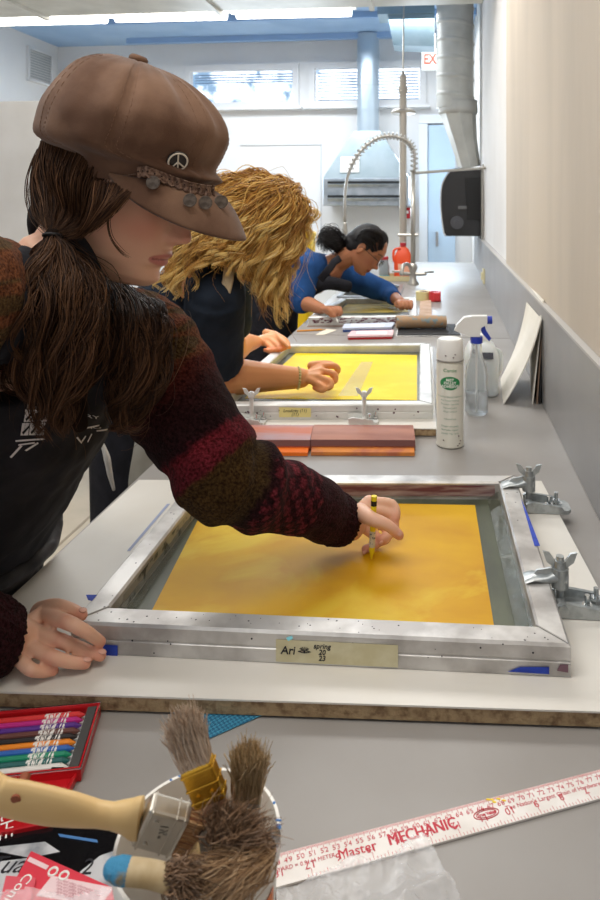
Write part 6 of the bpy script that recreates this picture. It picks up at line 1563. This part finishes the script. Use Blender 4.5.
# loose strands at the temple
G = [[at(120, 186, .80), at(108, 208, .795), at(109, 235, .795), at(121, 253, .80), at(133, 259, .805)], [at(123, 188, .80), at(111, 210, .795), at(111, 234, .795), at(122, 250, .80), at(130, 256, .805)]]
strands(bm, G, 14, .00035, wave=.0005, wl=1, jit=.0006, rs=rs, seg=18, jd=.001)
G = [[at(95, 180, .79), at(92, 205, .785), at(80, 232, .79), at(62, 240, .80)], [at(140, 186, .805), at(124, 200, .79), at(106, 216, .785), at(92, 232, .79)]]
strands(bm, G, 420, .0005, wave=.0012, wl=1.2, jit=.0022, rs=rs, seg=16, jd=.003)
o = fin(bm, 'hair_strand', mH1, hm, smooth=True); o['kind'] = 'stuff'
bm = B(); stube(bm, [T1 + CR * .010 * math.cos(t) + CU * .003 * math.sin(t * 1) + CB * .010 * math.sin(t) for t in [k * math.pi / 6 for k in range(13)]], [.0022] * 13, 8, 2); fin(bm, 'hair_tie', mat('black elastic', '#0e0d0f', .6), P1, smooth=True)
# crayon in hand
ct, cb0 = h(371.5, 559, BZ + .0085), None
tp = at(374.2, 496, (h(374, 505, 1.01) - CAMP).dot(-CB) - .004)
cax = (tp - ct).normalized(); clen = (tp - ct).length; cr_ = 3.1 * .97 / F
cy = root('crayon', 'yellow wax crayon with dark band held upright in the drawing hand', 'crayon', ct)
mCY = mat('yellow wax crayon', '#f0d81c', .45)
bm = B(); cyl(bm, ct, ct + cax * clen * .13, cr_ * .25, cr_ * .95, n=16); fin(bm, 'tip', mCY, cy, auto=40)
bm = B(); cyl(bm, ct + cax * clen * .13, tp, cr_, n=16); bb_ = fin(bm, 'barrel', mCY, cy, auto=40)
bm = B(); cyl(bm, ct + cax * clen * .85, ct + cax * clen * .93, cr_ * 1.03, n=16); fin(bm, 'dark_band', mat('badge black', ''), cy, auto=40)
bm = B(); cyl(bm, ct + cax * clen * .2, ct + cax * clen * .45, cr_ * 1.03, n=16); fin(bm, 'paper_band', mat('crayon wrapper', '#d9d5c4', .6, var=('#5f6a7a', 240, .56, .6, 2)), cy, auto=40)
# ------------------------------------------------------------------ person two (blonde)
s2 = .98
M2 = headM(at(299, 255, 1.80), math.radians(32), math.radians(-12), s2)
def H2(x, y, z): return M2 @ (V((x, y, z)) * s2)
P2 = root('person', 'woman with long wavy blonde hair and dark tee resting her forearm on the yellow screen', 'person', (-.82, 1.78, 0))
Nb2 = at(226, 262, 1.80); sR2 = at(216, 296, 1.70); sL2 = at(228, 280, 1.98)
e2 = onz(214, 376, 1.0); w2 = onz(301, 378, .978); eL2 = at(232, 345, 2.05); wL2 = onz(256, 342, .985)
bm = B(); head(bm, M2, s2)
stube(bm, [H2(-.02, 0, -.03), H2(-.035, 0, -.08), Nb2, Nb2 + V((-.04, 0, -.06))], [.05, .05, .06, .09], 18, 5)
t2 = [V((-.82, 1.80, .86)), V((-.80, 1.80, 1.0)), V((-.72, 1.80, 1.14)), (sR2 + sL2) / 2 + V((-.05, 0, -.02))]
u2 = V((1, -.2, 0)); stube(bm, t2, [(.14, .10), (.13, .09), (.14, .10), (.13, .08)], 20, 5, up=u2, ball_ends=True)
stube(bm, [sR2, (sR2 + sL2) / 2 + V((-.02, 0, .02)), sL2], [.05, .06, .05], 16, 5, ball_ends=True)
stube(bm, [sR2, sR2.lerp(e2, .5), e2, e2.lerp(w2, .35), w2], [.052, .050, .051, .047, .028], 18, 5, ball_ends=True)
stube(bm, [sL2, eL2, eL2.lerp(wL2, .5), wL2], [.048, .042, .034, .022], 18, 5, ball_ends=True)
for y in (1.72, 1.90): stube(bm, [(-.82, y, .88), (-.82, y, .48), (-.84, y, .1)], [.075, .055, .04], 14, 5, ball_ends=True); stube(bm, [(-.86, y, .05), (-.74, y, .035)], [.035, .03], 12, 4, ball_ends=True)
F2 = [[h(324, 366, 1.0), h(335, 366, 1.0), h(338, 371, .985), h(332, 376, .972)], [h(322, 371, .996), h(334, 374, .99), h(335, 381, .972), h(326, 383, .964)], [h(319, 377, .986), h(331, 382, .976), h(329, 388, .962), h(320, 387, .960)], [h(315, 382, .975), h(325, 388, .964), h(321, 390.5, .957), h(314, 388, .958)]]
hand(bm, h(303, 377, .980), F2, [h(312, 366, 1.0), h(322, 364, 1.004), h(331, 364, 1.002), h(337, 368, .995)], r=(.0088, .0088, .0084, .0076), rt=.0095, palm=.0115)
F3_ = [[h(275, 334, 1.0), h(284, 339, .993), h(288, 344, .98), h(286, 348, .972)], [h(273, 337, .995), h(282, 343, .986), h(284, 348, .973), h(280, 350, .969)], [h(270, 340, .988), h(278, 346, .978), h(278, 350, .968), h(273, 350, .966)], [h(266, 343, .98), h(272, 349, .968), h(270, 351, .964), h(265, 350, .964)]]
hand(bm, h(257, 341, .985), F3_, [h(266, 333, .998), h(276, 335, 1.0), h(284, 342, .995), h(289, 347, .985)], r=(.0088,) * 4, rt=.0098, palm=.013)
me = remesh(bm, .0035, 3)
tip2 = [(f[-1], .015) for f in F2 + F3_] + [(e2, .04)]
paint(me, skinpaint('#e6a06a', '#e07a50', '#b8604e', M2, tip2, s2, '#8a6238')); link_mesh(me, 'body', skinmat('skin with warm undertone'), P2, True)
mNavy = mat('dark navy cotton', '#1b222c', .9, var=('#242c38', 14, .4, .65), bump=(18, .3), spec=.2)
bm = B(); stube(bm, t2, [(.17, .125), (.165, .12), (.17, .13), (.15, .10)], 24, 5, up=u2)
stube(bm, [sR2 + V((0, .01, 0)), (sR2 + sL2) / 2 + V((-.03, 0, .01)), sL2], [.072, .08, .07], 20, 6, ball_ends=True)
stube(bm, [sR2, sR2.lerp(e2, .35), sR2.lerp(e2, .70), sR2.lerp(e2, .86)], [.074, .074, .075, .077], 24, 6); stube(bm, [sL2, sL2.lerp(eL2, .5), sL2.lerp(eL2, .8)], [.07, .064, .06], 20, 6)
me = remesh(bm, .006, 5); displace(me, lambda p, n: .006 * noise.noise(V((p.x * 10, p.y * 10, p.z * 14))) + .002 * noise.noise(p * 40)); link_mesh(me, 'tee_shirt', mNavy, P2, True)
bm = B(); stube(bm, [V((-.795, 1.80, .68)), V((-.775, 1.80, .88)), V((-.76, 1.80, 1.0)), V((-.71, 1.80, 1.10))], [(.16, .115), (.155, .125), (.155, .136), (.160, .14)], 24, 5, up=u2)
me = remesh(bm, .008, 4); displace(me, lambda p, n: .012 * noise.noise(V((p.x * 7, p.y * 7, p.z * 6)))); link_mesh(me, 'apron', mat('pale grey canvas apron', '#aaa79f', .85, var=('#989489', 8, .4, .6)), P2, True)
bm = B(); tube(bm, [at(233, 246, 1.75), at(230, 262, 1.70), at(228, 280, 1.66), at(224, 296, 1.655), at(214, 330, 1.68)], [(.014, .003)] * 5, 8, up=CB); fin(bm, 'apron_strap', mat('cream apron strap', '#c8b592', .8), P2, smooth=True)
bm = B()
for y in (1.72, 1.90): stube(bm, [(-.82, y, .92), (-.825, y, .48), (-.84, y, .09)], [.092, .08, .07], 16, 5)
me = remesh(bm, .01, 4); link_mesh(me, 'trousers', mTee, P2, True)
for y in (1.72, 1.90):
    bm = B(); stube(bm, [(-.89, y, .05), (-.82, y, .055), (-.72, y, .04)], [(.04, .045), (.045, .05), (.04, .035)], 18, 5, ball_ends=True); fin(bm, 'shoe', mat('dark shoe', ''), P2, smooth=True)
# bracelet
bm = B(); ba = (w2 - e2).normalized(); bp = w2 - ba * .008; s1 = ba.cross(V((0, 0, 1))).normalized(); s2_ = ba.cross(s1)
for k in range(22): t = k * 2 * math.pi / 22; ball(bm, bp + s1 * (.029 * math.cos(t)) + s2_ * (.028 * math.sin(t)), .0042, u=8, v=6)
top(fin(bm, 'bracelet', mat('pale gold beads', '#d8c98c', .35, .3), None, smooth=True), 'pale beaded bracelet on the blonde woman\'s right wrist', 'bracelet')
# hair
mH2 = hairmat('blonde wavy hair', ['#a9702c', '#cf9a4a', '#e2b868', '#8a5a2c', '#d9a552', '#6e4826', '#c08a3e'], rough=.45, spec=.35)
mH2s = mat('honey hair mass', '#8a5c30', .7, bump=(60, .8, .01), stretch=(1, 1, .2))
R3 = M2.to_3x3(); bm = B(); ball(bm, H2(-.018, 0, .014), (.092, .080, .088), R3, 28, 18)
stube(bm, [H2(-.03, -.03, .03), H2(-.07, -.03, -.03), at(220, 232, 1.76), at(192, 262, 1.72)], [.06, .06, .05, .02], 16, 5, ball_ends=True)
stube(bm, [H2(.0, -.05, .03), at(264, 228, 1.71), at(258, 255, 1.70), at(266, 280, 1.71)], [.035, .034, .022, .008], 16, 5, ball_ends=True)
me = remesh(bm, .006, 4); displace(me, lambda p, n: .008 * noise.noise(V((p.x * 16, p.y * 16, p.z * 16)))); hm2 = link_mesh(me, 'hair', mH2s, P2, True)
bm = B(); rs = random.Random(9); C2 = H2(0.005, 0, .108)
G = [[C2, at(246, 166, 1.80), at(214, 186, 1.76), at(190, 225, 1.74), at(172, 262, 1.70), at(164, 285, 1.68)],
     [C2, at(252, 172, 1.74), at(222, 195, 1.70), at(198, 235, 1.69), at(180, 270, 1.66), at(178, 305, 1.64)],
     [C2, at(258, 176, 1.71), at(232, 205, 1.675), at(214, 240, 1.66), at(205, 255, 1.63), at(198, 270, 1.62)],
     [C2, at(266, 178, 1.70), at(246, 212, 1.665), at(234, 240, 1.65), at(228, 252, 1.64), at(232, 264, 1.64)],
     [C2, at(274, 180, 1.70), at(262, 215, 1.665), at(254, 245, 1.65), at(252, 270, 1.65), at(262, 300, 1.66)],
     [C2, at(284, 182, 1.70), at(280, 215, 1.67), at(268, 250, 1.66), at(268, 285, 1.66), at(286, 328, 1.67)],
     [C2, at(288, 186, 1.72), at(293, 214, 1.70), at(288, 246, 1.69), at(278, 275, 1.68), at(285, 320, 1.68)],
     [C2, at(292, 188, 1.76), at(305, 214, 1.76), at(302, 234, 1.75), at(290, 262, 1.72), at(282, 290, 1.70)]]
G = [[C2 + (g_[0] - C2) + CB * 0] + [C2.lerp(g_[1], .45) + (H2(0, 0, .13) - H2(0, 0, .0)).normalized() * -.006] + [g_[1] + V((0, 0, -.03))] + g_[2:] for g_ in G]
strands(bm, G, 2600, .0013, wave=.014, wl=3.6, jit=.006, rs=rs, seg=40, jd=.010, locks=95, lr=.018)
bmL = B(); G2 = [[g_[2].lerp(g_[1], .3)] + g_[3:] for g_ in G]
strands(bmL, G2, 1500, .0011, wave=.016, wl=3.4, jit=.008, rs=rs, seg=40, jd=.014, locks=75, lr=.011)
strands(bm, G, 160, .0008, wave=.012, wl=3, jit=.020, rs=rs, seg=26, jd=.02, frizz=.03, coher=.3)
o = fin(bm, 'hair_strand', mH2, hm2, smooth=True); o['kind'] = 'stuff'
o = fin(bmL, 'blonde_strand', hairmat('light blonde hair', ['#e8bf6a', '#f6da90', '#d8a850', '#f8e4ac']), hm2, smooth=True); o['kind'] = 'stuff'
a, b = h(277, 349, .955), h(283, 341, .99)
pencil('crayon', 'short white crayon in the blonde woman\'s left hand', b, a, .004, mWh, mWh, None, 'crayon')
# ------------------------------------------------------------------ person three (glasses, blue sweatshirt)
M3 = headM(at(378, 270, 3.35), math.radians(41), math.radians(14))
def H3(x, y, z): return M3 @ V((x, y, z))
P3 = root('person', 'person in blue sweatshirt, black apron and glasses bent over the farthest screen frame', 'person', (-.86, 3.45, 0))
Nb3 = at(338, 262, 3.42); sR3 = at(306, 268, 3.32); sL3 = at(345, 275, 3.62)
e3 = onz(301, 301, .99); w3 = onz(322, 309, .972); eL3 = onz(386, 292, .99); wL3 = onz(401, 302, .970)
bm = B(); head(bm, M3)
for s_ in (-1, 1): ear(bm, M3, s_)
stube(bm, [H3(-.02, 0, -.03), H3(-.04, 0, -.08), Nb3, Nb3 + V((-.05, 0, -.04))], [.05, .05, .055, .08], 16, 5)
t3 = [V((-.86, 3.45, .86)), V((-.84, 3.45, .98)), V((-.77, 3.45, 1.10)), (sR3 + sL3) / 2 + V((-.04, 0, -.03))]
stube(bm, t3, [(.14, .10), (.13, .09), (.14, .10), (.12, .07)], 18, 5, up=u2, ball_ends=True)
stube(bm, [sR3, (sR3 + sL3) / 2, sL3], [.05, .06, .05], 14, 5, ball_ends=True)
stube(bm, [sR3, sR3.lerp(e3, .5), e3, e3.lerp(w3, .5), w3], [.05, .044, .04, .034, .024], 14, 5, ball_ends=True)
stube(bm, [sL3, sL3.lerp(eL3, .5), eL3, wL3], [.05, .044, .04, .024], 14, 5, ball_ends=True)
for y in (3.36, 3.54): stube(bm, [(-.86, y, .88), (-.86, y, .48), (-.87, y, .1)], [.075, .055, .04], 12, 4, ball_ends=True); stube(bm, [(-.90, y, .05), (-.78, y, .035)], [.035, .03], 10, 4, ball_ends=True)
def mkf(c, ax, sd, zz):
    return [[c + ax * .0 + sd * (o_), c + ax * .03 + sd * o_ * 1.1 + V((0, 0, .004)), c + ax * .045 + sd * o_ + V((0, 0, -.014)), c + ax * .040 + sd * o_ * .9 + V((0, 0, -.026))] for o_ in (.030, .010, -.010, -.028)]
ax3 = (w3 - e3); ax3.z = 0; ax3.normalize(); F5 = mkf(w3 + ax3 * .06 + V((0, 0, .008)), ax3, V((-ax3.y, ax3.x, 0)), 0)
hand(bm, w3, F5, [w3 + ax3 * .03 + V((0, -.02, .0)), w3 + ax3 * .06 + V((0, -.035, -.004)), w3 + ax3 * .085 + V((0, -.03, -.012)), w3 + ax3 * .10 + V((0, -.02, -.016))], r=(.009,) * 4, palm=.013)
ax4 = V((.25, -.95, 0)).normalized(); F6 = mkf(wL3 + ax4 * .06 + V((0, 0, .008)), ax4, V((-ax4.y, ax4.x, 0)), 0)
hand(bm, wL3, F6, [wL3 + ax4 * .03 + V((-.02, 0, 0)), wL3 + ax4 * .06 + V((-.036, 0, -.004)), wL3 + ax4 * .085 + V((-.03, 0, -.012)), wL3 + ax4 * .10 + V((-.02, 0, -.016))], r=(.009,) * 4, palm=.013)
me = remesh(bm, .0042, 2)
paint(me, skinpaint('#a8704f', '#96563f', '#87483c', M3, [], 1, '#1c1310')); link_mesh(me, 'body', skinmat('skin with warm undertone'), P3, True)
mBlueS = mat('blue sweatshirt', '#244a7e', .9, var=('#1d3e6c', 12, .4, .65), bump=(20, .3), spec=.2)
bm = B(); stube(bm, t3, [(.17, .125), (.165, .12), (.175, .13), (.15, .10)], 22, 5, up=u2)
stube(bm, [sR3, (sR3 + sL3) / 2 + V((-.02, 0, .01)), sL3], [.082, .085, .08], 20, 6, ball_ends=True)
stube(bm, [sR3, sR3.lerp(e3, .5), e3, e3.lerp(w3, .28)], [.08, .068, .056, .045], 22, 6); stube(bm, [sL3, sL3.lerp(eL3, .5), eL3, eL3.lerp(wL3, .6)], [.08, .066, .055, .040], 22, 6)
me = remesh(bm, .008, 5); displace(me, lambda p, n: .010 * noise.noise(V((p.x * 9, p.y * 9, p.z * 12)))); sw3 = link_mesh(me, 'sweatshirt', mBlueS, P3, True)
bm = B(); tube(bm, [at(340, 258, 3.26), at(334, 262, 3.23), at(330, 268, 3.22), at(320, 280, 3.22)], [(.018, .004)] * 4, 8, up=CB); fin(bm, 'apron_strap', mTee, P3, smooth=True)
bm = B(); stube(bm, [V((-.87, 3.45, .55)), V((-.85, 3.45, .90)), V((-.82, 3.45, 1.02)), V((-.72, 3.44, 1.09))], [(.19, .14), (.18, .138), (.178, .138), (.155, .135)], 22, 5, up=u2)
stube(bm, [at(350, 287, 3.36), at(325, 283, 3.30), at(306, 292, 3.32)], [.03, .036, .04], 14, 5)
me = remesh(bm, .008, 4); link_mesh(me, 'apron', mTee, P3, True)
bm = B()
for y in (3.36, 3.54): stube(bm, [(-.86, y, .92), (-.86, y, .48), (-.87, y, .09)], [.092, .08, .07], 14, 5)
me = remesh(bm, .01, 4); link_mesh(me, 'trousers', mTee, P3, True)
for y in (3.36, 3.54):
    bm = B(); stube(bm, [(-.93, y, .05), (-.86, y, .055), (-.76, y, .04)], [(.04, .045), (.045, .05), (.04, .035)], 18, 5, ball_ends=True); fin(bm, 'shoe', mat('dark shoe', ''), P3, smooth=True)
mH3 = hairmat('black hair', ['#0d0b0c', '#171314', '#221b19', '#100d0e'], rough=.35, spec=.4)
R3 = M3.to_3x3(); bm = B(); ball(bm, H3(-.018, 0, .026), (.096, .083, .099), R3, 28, 18); ball(bm, H3(-.05, 0, -.02), (.055, .068, .055), R3, 20, 14)
tl = at(346, 246, 3.42)
stube(bm, [H3(-.07, 0, .0), tl, at(338, 240, 3.42), at(324, 236, 3.42)], [.05, .035, .045, .03], 16, 5, ball_ends=True)
me = remesh(bm, .005, 4); displace(me, lambda p, n: .006 * noise.noise(p * 40) * (1 if (p - tl).length < .16 and p.x < tl.x + .02 else .2)); hm3 = link_mesh(me, 'hair', mat('black hair mass', '#120f10', .5, spec=.4), P3, True)
bm = B(); rs = random.Random(4)
G = [[H3(.075, y, .05), H3(.03, y * 1.5, .118 - abs(y) * .25), H3(-.05, y * 1.55, .085 - abs(y) * .3), H3(-.10, y * .8, .02), tl] for y in (-.055, -.045, -.03, -.01, .01, .03, .05)]
G = [[H3(.05, -.068, .01), H3(.0, -.088, .02), H3(-.05, -.078, .0), tl]] + [[g_[0], g_[1], g_[2], g_[4]] for g_ in G]
strands(bm, G, 900, .0009, wave=.001, wl=1, jit=.003, rs=rs, seg=14, jd=.003)
G = [[tl, at(338, 232, 3.40), at(326, 229, 3.40), at(319, 238, 3.40)], [tl, at(336, 242, 3.36), at(324, 238, 3.36), at(317, 246, 3.37)], [tl, at(338, 250, 3.38), at(328, 247, 3.38), at(324, 252, 3.38)]]
strands(bm, G, 500, .0012, wave=.010, wl=1.6, jit=.010, rs=rs, seg=16, jd=.02, coher=.4)
o = fin(bm, 'hair_strand', mH3, hm3, smooth=True); o['kind'] = 'stuff'
gl = root('glasses', 'thin-rimmed glasses on the face of the person in blue', 'glasses', H3(.10, 0, 0)); mGl = mat('dark metal rim', '#2a2420', .3, .6)
for s_ in (-1, 1):
    bm = B(); P = [H3(.107 - .004 * abs(math.cos(t)), s_ * .033 + .025 * math.cos(t), -.006 + .020 * math.sin(t)) for t in [k * math.pi / 10 for k in range(21)]]; tube(bm, P, [.0016] * 21, 6, caps=False); rim = fin(bm, 'rim', mGl, gl, smooth=True)
    bm = B(); c = bm.verts.new(H3(.105, s_ * .033, -.006)); vv = [bm.verts.new(p) for p in P[:-1]]
    for k in range(20): bm.faces.new((vv[k], vv[(k + 1) % 20], c))
    fin(bm, 'lens', mat('clear lens', '#ffffff', .03, alpha=.2, spec=.8), rim)
    bm = B(); tube(bm, [H3(.100, s_ * .060, -.002), H3(.05, s_ * .080, .0), H3(-.005, s_ * .084, .0), H3(-.02, s_ * .080, -.02)], [.0016] * 4, 6); fin(bm, 'temple_arm', mGl, gl, smooth=True)
bm = B(); tube(bm, [H3(.108, -.008, -.002), H3(.116, 0, .001), H3(.108, .008, -.002)], [.0014] * 3, 6); fin(bm, 'bridge', mGl, gl)
a = w3 + ax3 * .09 + V((0, 0, -.02)); a.z = .925
pencil('crayon', 'white crayon held by the person in blue at the left of the farthest frame', w3 + ax3 * .07 + V((0, 0, .01)), a + ax3 * .03, .005, mWh, mWh, None, 'crayon')
# ================================================================== light
def area(name, loc, size, energy, col, rot=(0, 0, 0), sy=None):
    l = bpy.data.lights.new(name, 'AREA'); l.energy = energy; l.color = col; l.shape = 'RECTANGLE'; l.size = size; l.size_y = sy or size
    o = bpy.data.objects.new(name, l); COL.objects.link(o); o.location = loc; o.rotation_euler = rot; return o
area('ceiling_lamp_near', (-.6, .4, CEZ - .25), 2.6, 48, (1.0, .95, .88), sy=1.2)
area('ceiling_lamp_mid', (-1.0, 3.0, CEZ - .25), 2.8, 64, (1.0, .97, .93), sy=.8)
area('ceiling_lamp_far', (-1.3, 6.2, CEZ - .2), 2.8, 78, (.93, .97, 1.0), sy=.8)
area('window_daylight', (-1.2, YB - .2, (zb + zt) / 2), 3.0, 75, (.74, .87, 1.0), rot=(math.radians(-68), 0, 0), sy=.5)
w = bpy.data.worlds.new('w'); SC.world = w; w.use_nodes = True; nt = w.node_tree; bg = nt.nodes['Background']
tc = nt.nodes.new('ShaderNodeTexCoord'); sp = nt.nodes.new('ShaderNodeSeparateXYZ'); nt.links.new(tc.outputs['Generated'], sp.inputs[0])
nz = nt.nodes.new('ShaderNodeTexNoise'); nz.inputs['Scale'].default_value = 22; nz.inputs['Detail'].default_value = 6; nt.links.new(tc.outputs['Generated'], nz.inputs[0])
cr = nt.nodes.new('ShaderNodeValToRGB'); nt.links.new(nz.outputs[0], cr.inputs[0])
cr.color_ramp.elements[0].position = .42; cr.color_ramp.elements[0].color = (.35, .55, .8, 1); cr.color_ramp.elements[1].position = .52; cr.color_ramp.elements[1].color = (2.6, 2.8, 3.0, 1)
mr = nt.nodes.new('ShaderNodeMapRange'); mr.inputs['From Min'].default_value = .3; mr.inputs['From Max'].default_value = .6; nt.links.new(sp.outputs['Y'], mr.inputs['Value'])
mx = nt.nodes.new('ShaderNodeMix'); mx.data_type = 'RGBA'; nt.links.new(mr.outputs[0], mx.inputs[0]); mx.inputs[6].default_value = (.62, .62, .64, 1); nt.links.new(cr.outputs[0], mx.inputs[7])
nt.links.new(mx.outputs[2], bg.inputs[0]); bg.inputs[1].default_value = 1.0
SC.view_settings.view_transform = 'Standard'; SC.view_settings.look = 'None'; SC.view_settings.exposure = 0.0; SC.view_settings.gamma = 1.0
